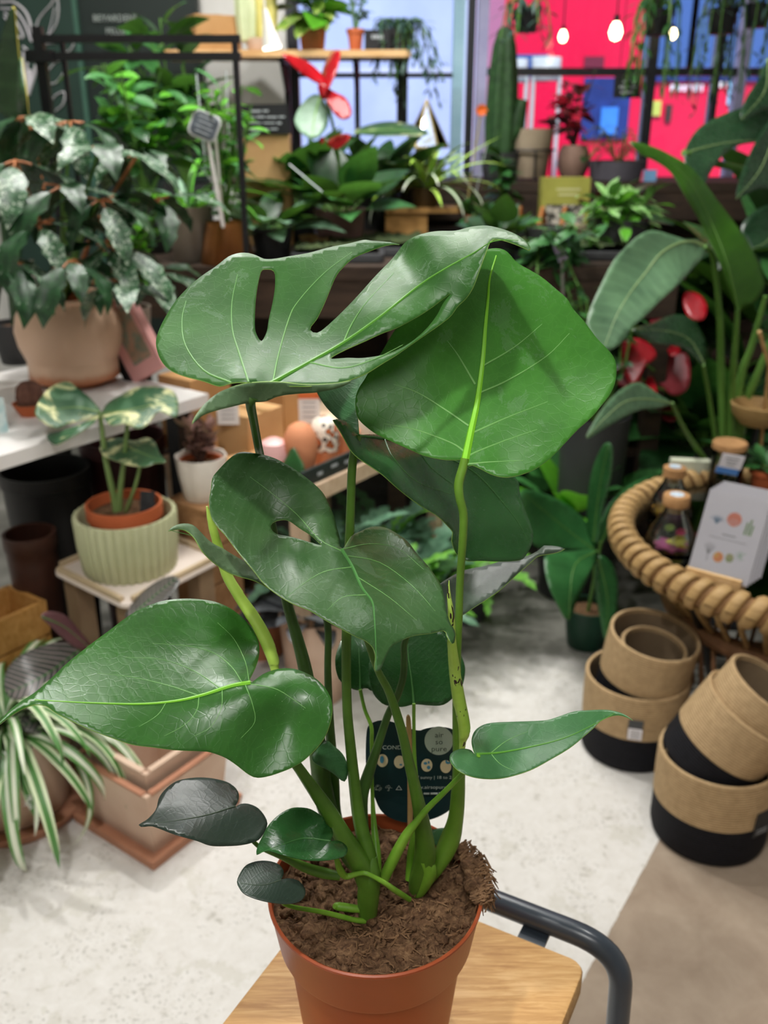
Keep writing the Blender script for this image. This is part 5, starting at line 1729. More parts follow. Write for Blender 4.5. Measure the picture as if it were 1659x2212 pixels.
# wooden box at the left edge
q = G(30, 1420, .25)
wb = thing('wooden_box', 'small orange-brown wooden box at the left edge beside the calathea', 'box', (q.x - .02, q.y + .02, 0))
OWD = wood('box_orange_wood', '#95692f', '#ab7d42', '#bb8d52', rough=0.6)
cb = Vector((q.x - .03, q.y + .03, 0))
for i in range(4):
    for s, rr in ((1, 0), (-1, 0)):
        MB().box(cb + Rd @ Vector((0, s * .07, .05 + i * .095)), (.15, .012, .088), Rd).build('slat', OWD, wb, smooth=False)
        MB().box(cb + Rd @ Vector((s * .076, 0, .05 + i * .095)), (.012, .15, .088), Rd).build('slat', OWD, wb, smooth=False)
MB().box(cb + Vector((0, 0, .012)), (.14, .13, .012), Rd).build('bottom', OWD, wb, smooth=False)
MB().box(cb + Vector((0, 0, .30)), (.14, .13, .012), Rd).build('inner_shelf', OWD, wb, smooth=False)
# ================================================================== centre: shelf unit, ferns, bench plants, wall shelf
CARD = mat('cardboard_brown', '#b98d5c', '#ab8050', rough=0.8, scale=6)
CARD2 = mat('cardboard_tan', '#c79f6e', '#b98f5f', rough=0.8, scale=6)
PALEW = wood('pale_shelf_wood', '#c8a98a', '#d8bda0', '#e3cbb0', ang=-math.atan2(dD.y, dD.x), rough=0.6)
SZ = 0.60
P0 = G(600, 1085, SZ) + dD * 0.09
su = thing('terracotta_shelf', 'pale wooden shelf unit with a chalk price strip, carrying terracotta pots and cartons', 'shelf', tuple((P0 + dD * .3 + dN * .25) * 1.0)[:2] + (0,))
cs_ = P0 + dD * .34 + dN * .25
MB().box((cs_.x, cs_.y, SZ - .015), (.70, .50, .03), Rd).build('board', PALEW, su, smooth=False)
for a, b in ((-.33, -.23), (.33, -.23), (-.33, .23), (.33, .23)):
    q = cs_ + dD * a + dN * b
    MB().box((q.x, q.y, (SZ - .03) / 2), (.035, .035, SZ - .03), Rd).build('leg', PALEW, su, smooth=False)
q = P0 + dD * .34 - dN * .003
MB().box((q.x, q.y, SZ - .02), (.70, .012, .045), Rd).build('front_rail', PALEW, su, smooth=False)
q = P0 + dD * .34 + dN * .008
MB().box((q.x, q.y, SZ + .024), (.66, .008, .044), Rd).build('chalk_strip', mat('chalk_board', '#26302d', '#1d2624', rough=0.7), su, smooth=False)
for k in range(9):
    q = P0 + dD * (.08 + k * .06) + dN * .003
    MB().box((q.x, q.y, SZ + .024 + .005 * (k % 2)), (.02 + .006 * (k % 3), .001, .008), Rd).build('chalk_mark', mat('chalk_dim', '#aab0b4'), su, smooth=False)
TOPZ = SZ
def on_shelf(px, py):
    return G(px, py, TOPZ)
# wooden crate column that carries the scalloped pot
qw = G(436, 1082, .55) + Vector((0, .03, 0))
wc = thing('wooden_crate', 'brown wooden crate column under the white scalloped pot', 'crate', (qw.x, qw.y, 0))
CRW = wood('crate_brown_wood', '#8f6743', '#a57c55', '#b98f68', ang=-math.atan2(dD.y, dD.x), rough=0.7)
for k in range(5):
    MB().box((qw.x, qw.y, .053 + k * .108), (.125, .125, .102), Rd).build('crate_board', CRW, wc, smooth=False)
MB().box((qw.x, qw.y, .544), (.14, .14, .012), Rd).build('lid', CRW, wc, smooth=False)
sg = thing('scalloped_pot_plant', 'dry reddish succulent in terracotta inside a white scalloped pot', 'plant', (qw.x, qw.y, .55))
SCW = mat('white_ceramic', '#e5dfd4', '#dad3c7', rough=0.45)
rs = .066
MB().lathe([(0, 0), (rs * .74, 0), (rs * .78, .004), (rs * .93, .07), (rs, .113), (rs * .99, .117), (rs * .93, .116), (rs * .86, .10), (rs * .7, .01), (0, .01)], (0, 0, 0), 80, wob=lambda a, i: 1 + .05 * (abs(math.cos(a * 4)) - .5)).build('scalloped_pot', SCW, sg, local=True, sharp=50)
pot(sg, (qw.x, qw.y, .565), .043, .053, .09, TERR, 'inner_pot', lip=.003, th=.004)
RED = leaf_mat('succulent_reddish', '#5d3d38', '#a07a70', rough=0.5, trans=0.05, stripe=0.1)
M_SUC = blade('leaf', OVAL, [RED, RED], -0.5, 0.4, n=6, cross=2, petiole=.05)
bush(sg, (qw.x, qw.y, .70), .055, [M_SUC], 170, .042, seed=4, base=(qw.x, qw.y, .645), smat=mat('twig_brown', '#4a3229'), pitch=(-.4, 1.3))
# shelf goods
def shelf_item(name, label, px, py, prof, m, seg=36, group=None, cat='pot'):
    q = on_shelf(px, py)
    t = solo(MB().lathe(prof, (q.x, q.y, TOPZ), seg), name, m, label, cat, (q.x, q.y, TOPZ), group)
    return t, q
g = 'terracotta wares on the pale shelf'
egg = [(0, 0), (.022, 0), (.026, .004), (.040, .05), (.046, .085), (.042, .115), (.030, .138), (.014, .148), (0, .150)]
shelf_item('terracotta_vase', 'tall egg-shaped terracotta vase upside down at the front of the shelf', 652, 1030, [(r, z) for r, z in egg], TERR2, group=g)
def leopard():
    N = NT('leopard_glaze')
    v = N.coord('Object')
    vo = N.add('ShaderNodeTexVoronoi'); vo.inputs['Scale'].default_value = 55
    N.link(v, vo.inputs['Vector'])
    d = vo.outputs['Distance']
    c = N.ramp(d, [(0.0, lin('#d2703a')), (0.30, lin('#d2703a')), (0.33, lin('#2c211b')), (0.46, lin('#2c211b')), (0.50, lin('#ece2d2'))])
    N.link(c, N.b.inputs['Base Color'])
    N.b.inputs['Roughness'].default_value = 0.35
    return N.m
q = on_shelf(703, 1003)
lp = thing('leopard_pot', 'cream leopard-spotted egg pot with a bare terracotta base on the shelf', 'pot', (q.x, q.y, TOPZ), g)
MB().lathe([(0, 0), (.026, 0), (.029, .004), (.038, .048)], (q.x, q.y, TOPZ), 36).build('bare_base', TERR2, lp)
MB().lathe([(.0385, .046), (.042, .08), (.040, .105), (.030, .126), (.014, .136), (0, .138)], (q.x, q.y, TOPZ), 36).build('spotted_glaze', leopard(), lp)
shelf_item('terracotta_cone', 'terracotta cone pot behind the leopard-spotted pot', 748, 985, [(0, 0), (.024, 0), (.040, .07), (.040, .075), (.034, .075), (.02, .01), (0, .01)], TERR2, group=g)
shelf_item('cream_egg_pot', 'plain cream egg pot at the right end of the shelf row', 790, 962, [(0, 0), (.024, 0), (.040, .05), (.042, .08), (.030, .12), (0, .13)], mat('cream_glaze', '#e6dccb', '#dcd1be', rough=0.4), group=g)
q = on_shelf(607, 1035)
q = q + dN * .02
rp = thing('striped_pot', 'pink pot with a red band leaning beside the terracotta vase', 'pot', (q.x, q.y, TOPZ), g)
PKW = mat('glaze_pale_pink', '#e8b7b4', '#dfa9a7', rough=0.35)
RDB = mat('glaze_red', '#d5202c', '#c91a27', rough=0.35)
MB().lathe([(0, 0), (.030, 0), (.036, .03)], (q.x, q.y, TOPZ), 32).build('foot', PKW, rp)
MB().lathe([(.036, .03), (.040, .055)], (q.x, q.y, TOPZ), 32).build('red_band', RDB, rp)
MB().lathe([(.040, .055), (.040, .075), (.033, .098), (.016, .108), (0, .11)], (q.x, q.y, TOPZ), 32).build('dome', PKW, rp)
q = on_shelf(636, 1050)
lf = thing('young_plant', 'single dark pointed leaf sprouting from a tiny pot in front of the vase', 'plant', (q.x, q.y, TOPZ))
pot(lf, (q.x, q.y, TOPZ), .014, .018, .03, TERR, 'pot', th=.002)
traced('leaf', lf, [(634,1040),(614,1025),(610,1005),(620,985),(632,963),(645,985),(656,1005),(656,1025),(642,1038)], [(634,1040,q.y),(612,1010,q.y+.02),(632,963,q.y+.03),(656,1010,q.y-.01)], [L_C, L_C, L_C], step=8, thick=.002)
# cartons
def carton(name, label, c, size, m, R=None, group=None, flap=True, base=None):
    R = R or Rd
    b = Vector(base)
    t = thing(name, label, 'carton', tuple(b), group)
    MB().box(b + Vector((0, 0, size[2] / 2)), size, R).build('body', m, t, smooth=False)
    MB().box(b + Vector((0, 0, size[2] + .0006)), (size[0] * .16, size[1] * 1.001, .0012), R).build('tape', mat('parcel_tape', '#a37c4e', '#987246', rough=0.4), t, smooth=False)
    return t
qA = W(432, 985, 2.46)
gg = 'brown cartons on the shelf unit'
c1 = carton('cardboard_box', 'large brown cardboard box behind the white scalloped pot', None, (.15, .13, .215), CARD, base=(qA.x - .02, 2.56, TOPZ), group=gg)
qB = W(540, 960, 2.44)
carton('cardboard_box', 'tan cardboard box right of the large carton on the shelf', None, (.14, .12, .14), CARD2, base=(qB.x, 2.46, TOPZ), group=gg)
qC = W(610, 900, 2.62)
carton('cardboard_box', 'brown open-fronted cardboard box behind the terracotta vase', None, (.16, .12, .15), CARD, base=(qC.x + .01, 2.66, TOPZ), group=gg)
qD = W(540, 990, 2.36)
carton('cardboard_box', 'flat tan carton lying in front of the other boxes', None, (.12, .07, .045), CARD2, base=(qD.x, 2.345, TOPZ), group=gg)
def price_card(px, py, Y, w, h, label, head=None):
    p = W(px, py, Y)
    t = thing('price_card', label, 'sign', (p.x, Y, p.z - h / 2), 'white price cards on the cartons')
    MB().box(p, (w, .002, h)).build('card', WHITEL, t, smooth=False)
    for k in range(4):
        MB().box(p + Vector((0, -.0014, h * (.2 - .16 * k))), (w * .62, .0006, h * .035)).build('print_line', mat('print_grey', '#8d8f90'), t, smooth=False)
    if head:
        MB().box(p + Vector((0, -.0016, h * .42)), (w, .001, h * .2)).build('header', mat('card_orange', '#d9703a'), t, smooth=False)
price_card(492, 888, 2.385, .058, .075, 'white price card on the tan carton, left of the split leaf stalk')
price_card(668, 882, 2.44, .058, .085, 'white price card with an orange top above the leopard pot', True)

# ferns below the shelf
FRN = leaf_mat('fern_blue_green', '#335c47', '#6d9478', rough=0.42, trans=0.15, stripe=0.1)
FRN2 = leaf_mat('fern_fresh_green', '#4a8a35', '#7dbb4a', rough=0.42, trans=0.25, stripe=0.1)
LOBED = [(0, .02), (.1, .10), (.16, .05), (.24, .17), (.3, .07), (.4, .22), (.47, .08), (.56, .2), (.63, .07), (.72, .15), (.79, .05), (.88, .08), (1, .0)]
M_FRN = blade('frond', LOBED, [FRN, STALK], 1.1, 0.2, n=26, cross=2, petiole=.25, prad=.01)
M_FRN2 = blade('frond', LOBED, [FRN2, STALK], 1.2, 0.2, n=26, cross=2, petiole=.25, prad=.01)
rn = random.Random(5)
DKP = mat('pot_dark_grey', '#3a3b3d')
for k, (px, py, Y, n, ms, lab) in enumerate([(720,1130,2.36,22,[M_FRN],'blue-green lobed fern below the terracotta shelf, left of the others'), (835,1110,2.62,26,[M_FRN, M_FRN, M_FRN2],'tall blue-green fern in the middle below the shelf'), (925,1190,2.45,24,[M_FRN, M_FRN2],'blue-green fern at the right, beneath the dark monstera leaf'), (850,1250,2.28,18,[M_FRN, M_FRN2],'low fern nearest the aisle behind the monstera stalks'), (1010,1250,2.62,16,[M_FRN2],'fresh light green fern at the aisle edge by the grey floor')]):
    p = W(px, py, Y)
    z = max(.14, p.z - .13)
    t = thing('potted_fern', lab, 'plant', (p.x, Y, 0), 'ferns below the shelf')
    pot(t, (p.x, Y, 0), .06, .08, z, DKP, 'pot')
    rosette(t, (p.x, Y, z * .9), ms, n, .2, (.25, 1.35), seed=30 + k, spread=.03, wd=.9, roll=.5)
# dark silver plant, clay pots and pale planter seen between the stalks
q = G(680, 1535, 0) + Vector((0, .08, 0))
t = thing('silver_leaf_plant', 'dark silvery leafed plant in a tall pale clay planter behind the monstera stalks', 'plant', (q.x, q.y, 0))
pot(t, (q.x, q.y, 0), .075, .095, .26, CLAY, 'planter')
SIL = leaf_mat('silver_dark_leaf', '#2b2e31', '#5d6165', rough=0.3, trans=0.0, stripe=0.1)
M_SIL = blade('leaf', BROAD, [SIL, mat('stalk_dark', '#2f2a28')], .9, .25, petiole=.2, prad=.012)
rosette(t, (q.x, q.y, .24), [M_SIL], 18, .15, (-.1, .9), seed=41, spread=.05, wd=1.3)
q2 = G(560, 1490, 0) + Vector((-.02, .22, 0))
t = thing('clay_pot_plant', 'dark grey leafed plant in a terracotta pot behind the left rolled shoot', 'plant', (q2.x, q2.y, 0))
pot(t, (q2.x, q2.y, 0), .075, .095, .24, TERR2, 'pot', lip=.004)
rosette(t, (q2.x, q2.y, .22), [M_SIL], 12, .12, (-.1, .8), seed=43, spread=.06, wd=1.3)

# ---------------------------------------------------------------- bench plants
# anthurium with red spathes
q = W(735, 530, 3.4)
an = thing('potted_anthurium', 'anthurium with tall bright red spathes in a pinkish pot on the bench', 'plant', (q.x, 3.4, BZ))
pot(an, (q.x, 3.4, BZ), .075, .09, .14, mat('pot_dusty_pink', '#80605c', '#735552', rough=0.7), 'pot')
SPATH = leaf_mat('anthurium_red', '#86060f', '#a60c1a', rough=0.22, trans=0.08, stripe=0.04, tcol='#ff2030')
DKR = mat('anthurium_red_edge', '#a00d1c', '#b01122', rough=0.25)
for out, dep in (([(700,185),(672,172),(640,148),(612,122),(608,116),(640,122),(672,138),(695,160),(704,178)], [(700,185,3.36),(608,116,3.28),(672,138,3.38)]),
                 ([(700,190),(695,165),(700,140),(715,115),(732,108),(734,120),(728,150),(716,178),(705,200)], [(700,190,3.36),(732,108,3.42),(728,150,3.34)]),
                 ([(708,190),(725,200),(745,210),(757,230),(758,250),(740,258),(722,245),(708,222),(704,205)], [(708,190,3.36),(757,250,3.27),(722,245,3.28)]),
                 ([(686,185),(698,180),(706,195),(704,212),(694,215)], [(686,185,3.34),(706,195,3.33),(694,215,3.33)]),
                 ([(715,320),(705,308),(722,295),(745,288),(757,294),(745,310),(728,322)], [(715,320,3.33),(757,294,3.28),(722,295,3.36)]),
                 ([(688,302),(696,294),(702,302),(694,312)], [(688,302,3.3),(702,302,3.3),(694,312,3.29)])):
    traced('spathe', an, out, dep, [SPATH, SPATH, DKR], step=8, thick=.002)
for a, b in (((703, 205), (722, 470)), ((712, 235), (735, 470)), ((722, 322), (740, 470))):
    pa = W(a[0], a[1], 3.36)
    MB().tube(spline([tuple(pa), tuple((pa + Vector((q.x, 3.4, BZ + .12))) / 2 + Vector((.015, 0, .02))), (q.x, 3.4, BZ + .12)], 5), .0045, 6).build('flower_stalk', STALK, an)
traced('leaf', an, [(690,205),(668,208),(645,235),(636,262),(648,285),(672,300),(690,295),(708,270),(708,235)], [(690,205,3.36),(640,262,3.30),(675,300,3.26),(708,250,3.34)], [G_GREY, G_MID, G_MID], step=9, mid=[(692,207),(680,250),(674,298)], midw=2, vmat=LV)
rosette(an, (q.x, 3.4, BZ + .12), [M_HEART_D, M_HEART_D, M_HEART], 24, .17, (.1, 1.25), seed=51, spread=.03)
# variegated aglaonema and dark foliage behind
q = W(820, 470, 4.14)
t = potted('potted_aglaonema', 'dark aglaonema with a few cream-marked leaves behind the spider plant', (q.x, 4.14), .09, .14, DKP, BZ)
t0_ag = t
VAG = variegated('aglaonema_marked', '#234527', '#3a6338', '#c9cf9f', 0.62, 14, 0.4)
M_AGL = blade('leaf', BROAD, [VAG, STALK], .7, .25, petiole=.3, prad=.012)
rosette(t, (q.x, 4.14, BZ + .12), [M_BROAD_D, M_BROAD_D, M_AGL], 30, .25, (.35, 1.3), seed=53, spread=.04, wd=1.3)
q = W(640, 500, 3.7)
t = potted('potted_philodendron', 'dark green philodendron left of the red anthurium', (q.x, 3.7), .085, .14, DKP, BZ)
rosette(t, (q.x, 3.7, BZ + .12), [M_HEART_D, M_OVAL_D, M_HEART], 30, .22, (.1, 1.2), seed=54, spread=.04)
q = W(590, 560, 3.2)
t = potted('potted_peperomia', 'low grey-green leafy plant beside the bronze pot', (q.x, 3.2), .07, .1, DKP, BZ)
rosette(t, (q.x, 3.2, BZ + .08), [blade('leaf', OVAL, [G_GREY, STALK], .7, .2, petiole=.3, prad=.012), M_OVAL_D], 26, .15, (.0, 1.0), seed=55, spread=.04)
traced('leaf', t0_ag, [(762,286),(800,268),(850,262),(900,272),(928,290),(880,294),(820,294)], [(762,286,4.0),(850,262,4.1),(928,290,3.95),(820,294,3.92)], [VAG, VAG, VAG], mid=[(765,286),(840,280),(925,290)], midw=1.5, vmat=LV, step=9)
# crate and spider plant
q = W(922, 500, 4.02)
cr_ = thing('crate_stand', 'small wooden box stand under the bright green spider plant on the bench', 'stand', (q.x, 4.02, BZ))
LWD = wood('stand_wood', '#8f6a38', '#a87f48', '#bd9359', rough=0.6)
w2 = .345
hz = W(922, 448, 3.95).z - BZ
MB().box((q.x, 4.02, BZ + hz - .01), (w2, .2, .02)).build('top_board', LWD, cr_, smooth=False)
MB().box((q.x - w2 / 2 + .09, 3.935, BZ + hz / 2 - .01), (.16, .012, hz - .02)).build('front_board', LWD, cr_, smooth=False)
for s in (-1, 1):
    MB().box((q.x + s * (w2 / 2 - .008), 4.02, BZ + hz / 2 - .01), (.016, .18, hz - .02)).build('side_board', LWD, cr_, smooth=False)
tz = BZ + hz
t = thing('small_spider_plant', 'bright green spider plant in a brown pot on the wooden stand', 'plant', (q.x - .01, 4.0, tz))
pot(t, (q.x - .01, 4.0, tz), .05, .06, .075, mat('pot_olive_brown', '#5a4526', '#4d3b20', rough=0.5), 'pot')
SPC = spider_mat('spider_leaf_lime', '#9fc93f', '#b9d873')
M_SPC = [blade('leaf', STRAP, [SPC, STALK], 1.1, .35, n=14), blade('leaf', STRAP, [SPA, STALK], 1.9, .35, n=14)]
rosette(t, (q.x - .01, 4.0, tz + .06), M_SPC, 44, .30, (.3, 1.3), seed=60, spread=.02)
put(blade('leaf', STRAP, [SPC, STALK], .35, .35, n=14), 'leaf', t, (q.x, 4.0, tz + .06), PI * .42, .75, .38, 1.1)
put(blade('leaf', STRAP, [SPC, STALK], .5, .35, n=14), 'leaf', t, (q.x - .02, 4.0, tz + .06), -PI * .42, 1.0, .24, 1.1)
# geometric glass terrarium
q = W(925, 300, 4.3)
gt = thing('glass_terrarium', 'small faceted glass pyramid terrarium with brass edges near the window', 'terrarium', (q.x, 4.5, BZ2))
zt_ = W(925, 215, 4.5).z
zb_ = max(BZ2 + .001, W(925, 318, 4.5).z)
BRS = mat('brass_wire', '#9c8c5a', '#8a7a4c', rough=0.35, metal=0.7)
TGL = glass('terrarium_glass', '#f2f7fa', 0.92)
rb_, n6 = .10, 6
apex = Vector((q.x, 4.5, zt_))
bas = [Vector((q.x + math.cos(2 * PI * k / n6) * rb_, 4.5 + math.sin(2 * PI * k / n6) * rb_, zb_)) for k in range(n6)]
for k in range(n6):
    a, b = bas[k], bas[(k + 1) % n6]
    MB().tube([apex, a], .004, 5).build('brass_edge', BRS, gt)
    MB().tube([a, b], .004, 5).build('brass_edge', BRS, gt)
    MB().poly([apex, a, b], .002).build('pane', TGL, gt, smooth=False)
if zb_ > BZ2 + .01:
    MB().lathe([(0, BZ2), (.06, BZ2), (.05, zb_), (0, zb_)], (q.x, 4.5, 0), 24).build('base_block', BRS, gt)
rosette(gt, (q.x, 4.5, zb_ + .01), [M_OVAL], 7, .05, (.3, 1.1), seed=61, spread=.02)
# chalk sign on its wooden block
q = W(575, 340, 3.55)
cg = thing('chalk_sign', 'black chalkboard sign with white handwriting on a wooden block', 'sign', (q.x, 3.6, BZ))
z0_, z1_, z2_ = W(575, 342, 3.55).z, W(575, 290, 3.55).z, W(575, 225, 3.55).z
wS = 100 * mpp(575, 280, 3.55)
MB().box((q.x, 3.6, (BZ + z1_) / 2), (wS, .09, z1_ - BZ)).build('block', CARD2, cg, smooth=False)
MB().box((q.x, 3.555, (z1_ + z2_) / 2), (wS, .012, z2_ - z1_)).build('chalkboard', mat('chalk_black', '#1c1d20', '#141518', rough=0.7), cg, smooth=False)
for i, (xa, xb) in enumerate(((540, 580), (538, 616), (540, 608), (540, 600))):
    scribble(xa, xb, 240 + i * 13, 8, 3.546, mat('chalk_dim', '#aab0b4'), cg, 20 + i)
# shallow wooden bowl and moss trays
q = G(690, 545, BZ)
bw = solo(MB().lathe([(0, 0), (.045, 0), (.06, .02), (.075, .05), (.07, .05), (.05, .02), (0, .015)], (q.x, q.y + .05, BZ), 36), 'wooden_bowl', SHW, 'shallow pale wooden bowl on the bench edge below the anthurium', 'bowl', (q.x, q.y + .05, BZ))
MOSS = mat('moss_dark_green', '#3c4a24', '#26331a', rough=0.95, scale=40, bump=1.0)
for k, (x, y, w, d) in enumerate(((.05, 3.35, .5, .3), (-.15, 3.12, .3, .16), (.62, 3.25, .4, .3))):
    t = thing('moss_tray', ['wide tray of dark moss in the middle of the bench', 'small tray of dark moss at the bench front beside the bowl', 'tray of dark moss under the leafy plants right of the bench'][k], 'tray', (x, y, BZ))
    rbox(MB(), (x, y, BZ + .015), w, d, .03, Matrix.Identity(3), .004, .02).build('tray', DKP, t)
    mb = MB()
    nx, ny = 26, 14
    gr = [[mb.vert((x + (i / nx - .5) * (w - .03), y + (j / ny - .5) * (d - .03), BZ + .03 + .018 * (1 + mnoise.noise(Vector((i * .5, j * .5, k)))))) for i in range(nx + 1)] for j in range(ny + 1)]
    for j in range(ny):
        for i in range(nx):
            mb.face([gr[j][i], gr[j][i + 1], gr[j + 1][i + 1], gr[j + 1][i]])
    tag(mb.build('moss', MOSS, t, sharp=180), kind='stuff')
for k, (px, py, px2, py2, lab) in enumerate(((625,355,700,418,'slanting clear plant label beneath the red anthurium'), (745,580,790,610,'slanting clear plant label above the split monstera leaf'))):
    a, b = W(px, py, 3.2), W(px2, py2, 3.2)
    solo(MB().tube([a, b, b + (b - a) * .2], .011, 5, flat=.2), 'plant_label', mat('label_clear', '#c9d3d2'), lab, 'label', tuple(b))

# ---------------------------------------------------------------- things on the wall shelf
sh = lambda px: W(px, 100, 4.5).x
x = sh(458)
carton('cardboard_box', 'brown cardboard box on the left of the wall shelf', None, (.20, .16, W(458, 30, 4.45).z - SHZ), CARD, Matrix.Rotation(.45, 3, 'Z'), base=(x, 4.56, SHZ + .001))
x = sh(768)
t = thing('terracotta_pot_cactus', 'thin green plant in a small terracotta pot on the wall shelf', 'plant', (x, 4.5, SHZ))
pot(t, (x, 4.5, SHZ), .026, .034, .085, TERR, 'pot', lip=.005, th=.004)
MB().tube([(x, 4.5, SHZ + .07), (x - .01, 4.5, SHZ + .16), (x - .03, 4.5, SHZ + .26)], [.006, .008, .006], 8).build('stem', G_GREY, t)
bush(t, (x + .02, 4.5, SHZ + .2), .06, [M_OVAL], 18, .05, seed=70, base=(x, 4.5, SHZ + .07))
x = sh(815)
t = thing('shelf_price_sign', 'small black price sign beside the terracotta pot on the wall shelf', 'sign', (x, 4.48, SHZ))
MB().box((x, 4.48, SHZ + .04), (.11, .014, .08)).build('board', mat('chalk_black', '#1c1d20'), t, smooth=False)
scribble(803, 828, 80, 9, 4.472, mat('chalk_dim', '#aab0b4'), t, 31, True)
x = sh(675)
t = thing('variegated_rubber_plant', 'yellow-green variegated rubber plant on the wall shelf', 'plant', (x, 4.52, SHZ))
pot(t, (x, 4.52, SHZ), .05, .06, .09, TERR2, 'pot')
VYE = variegated('rubber_yellow_variegated', '#4f7a28', '#7f9e3a', '#d6d383', 0.62, 9, 0.4)
M_VYE = blade('leaf', BROAD, [VYE, STALK], .8, .25, petiole=.15, prad=.012)
bush(t, (x, 4.5, SHZ + .20), .12, [M_VYE, M_VYE, M_OVAL_B], 42, .17, seed=71, base=(x, 4.52, SHZ + .08), wd=1.2)
x = sh(560)
t = thing('pale_cactus', 'pale yellow-green ribbed plant standing on the wall shelf by the carton', 'plant', (x, 4.52, SHZ))
pot(t, (x, 4.52, SHZ), .05, .06, .05, CLAY, 'pot')
for dx, m in ((-.05, mat('cactus_pale_green', '#c7cfa6', '#b6c293', rough=0.6)), (.03, mat('cactus_pale_yellow', '#d9cf7c', '#c9bd67', rough=0.6, scale=40))):
    MB().lathe([(0, 0), (.04, .01), (.05, .12), (.045, .26), (0, .32)], (x + dx, 4.52, SHZ + .03), 30, wob=lambda a, i: 1 + .08 * math.cos(a * 9)).build('column', m, t)
# trailing plant at the shelf end
x = sh(865)
t = thing('trailing_plant', 'dark trailing plant hanging over the right end of the wall shelf', 'plant', (x, 4.55, SHZ))
pot(t, (x, 4.55, SHZ), .05, .065, .09, DKP, 'pot')
G_TR = leaf_mat('trailing_dark_leaf', '#2c4742', '#43645a', rough=0.5, trans=0.1, stripe=0.05)
M_TR = blade('leaf', LANCE, [G_TR, STALK], .4, .2, n=5, cross=1, petiole=.1)
rn = random.Random(77)
for k in range(20):
    a = rn.uniform(0, 2 * PI)
    d = Vector((math.cos(a), math.sin(a) * .7, 0))
    p0_ = Vector((x, 4.55, SHZ + .09))
    L = rn.uniform(.12, .32)
    p1_ = p0_ + d * rn.uniform(.07, .12) + Vector((0, 0, .03))
    p2_ = p1_ + d * .05 + Vector((.08 * rn.random(), 0, -L))
    P = spline([tuple(p0_), tuple(p1_), tuple(p2_)], 6)
    MB().tube(P, .002, 4).build('vine', STALK, t)
    for j in range(3, len(P)):
        for s in (0, 1):
            put(M_TR, 'leaf', t, P[j], rn.uniform(0, 2 * PI), rn.uniform(-1.2, .2), rn.uniform(.035, .06), 1.4)
# pendant spot lamp and cord
lp_ = W(587, 100, 3.3)
pd = thing('pendant_spot_lamp', 'white pendant spot lamp with a glowing end hanging in front of the wall shelf', 'lamp', (lp_.x, 3.3, LH))
tp = W(572, 20, 3.3)
dv = (lp_ - tp).normalized()
mb = MB()
mb.tube([tp, tp + (lp_ - tp) * .35, tp + (lp_ - tp) * .75, lp_], [.008, .014, .024, .030], 16)
mb.build('shade', mat('lamp_white', '#ece8e2', '#e2ded7', rough=0.4), pd)
mb = MB()
mb.tube([lp_ + dv * .001, lp_ + dv * .008], .029, 16).build('glowing_end', emit('lamp_glow', '#fff6e6', 3.0), pd)
MB().tube([tp, (tp.x - .01, 3.3, 2.4), (tp.x, 3.3, LH)], .004, 6).build('cord', WHITEL, pd)
# ================================================================== right side of the shop
# ---- rattan table with a glass top
RC, RR_, RZ = Vector((1.05, 2.106, 0)), .446, .50
RAT = mat('rattan_tan', '#b0905f', '#98794c', rough=0.6, scale=30, stretch=(1, 1, 4))
RATD = mat('rattan_brown', '#8a6444', '#765236', rough=0.65, scale=30)
rt = thing('rattan_table', 'round rattan side table with glass top and wrapped woven rim', 'table', tuple(RC))
mb = MB()
n = 96
pts = [RC + Vector((math.cos(2 * PI * k / n) * RR_, math.sin(2 * PI * k / n) * RR_, RZ - .005)) for k in range(n)]
rings = []
for k in range(n):
    a = 2 * PI * k / n
    o_ = Vector((math.cos(a), math.sin(a), 0))
    rings.append([mb.vert(pts[k] + o_ * (math.cos(2 * PI * j / 10) * .024) + Vector((0, 0, math.sin(2 * PI * j / 10) * .030))) for j in range(10)])
for k in range(n):
    for j in range(10):
        mb.face([rings[k][j], rings[(k + 1) % n][j], rings[(k + 1) % n][(j + 1) % 10], rings[k][(j + 1) % 10]])
mb.build('rim_ring', mat('rattan_core', '#8f6a42', '#7a5834', rough=0.7, scale=30), rt)
wr = MB()
m_ = 14
P = [Vector((math.cos(2 * PI * j / m_) * .029, .007 * math.sin(2 * PI * j / m_), math.sin(2 * PI * j / m_) * .035)) for j in range(m_ + 1)]
wr.tube(P, .0075, 6, caps=False)
wme = wr.mesh('wrap', RAT)
NW = 66
for k in range(NW):
    a = 2 * PI * k / NW
    o = link_obj('wrap', wme, rt)
    o.matrix_basis = Matrix.Translation(Vector((math.cos(a) * RR_, math.sin(a) * RR_, RZ - .005))) @ Matrix.Rotation(a + random.uniform(-.012, .012), 4, 'Z') @ Matrix.Diagonal((1, random.uniform(1.8, 2.3), 1, 1))
def hoop(r, z, rad, m, name):
    mb = MB()
    mb.tube([RC + Vector((math.cos(2 * PI * k / 64) * r, math.sin(2 * PI * k / 64) * r, z)) for k in range(65)], rad, 8, caps=False)
    mb.build(name, m, rt)
hoop(.40, .455, .012, RATD, 'under_ring')
hoop(.305, .315, .024, RATD, 'waist_ring')
hoop(.30, .02, .018, RATD, 'base_ring')
sm_ = MB().tube([(.415, 0, .465), (.37, 0, .40), (.305, 0, .325)], .0075, 6).mesh('strut', RAT)
sm2 = MB().tube([(.305, 0, .305), (.27, 0, .14), (.30, 0, .02)], .0065, 6).mesh('strut', RATD)
for k in range(44):
    for me_ in (sm_, sm2):
        o = link_obj('strut', me_, rt)
        o.matrix_basis = Matrix.Rotation(2 * PI * k / 44, 4, 'Z')
MB().lathe([(0, RZ - .012), (RR_ - .006, RZ - .012), (RR_ - .004, RZ), (0, RZ)], tuple(RC), 72).build('glass_top', glass('table_glass', '#b8bcb8', 0.86), rt)
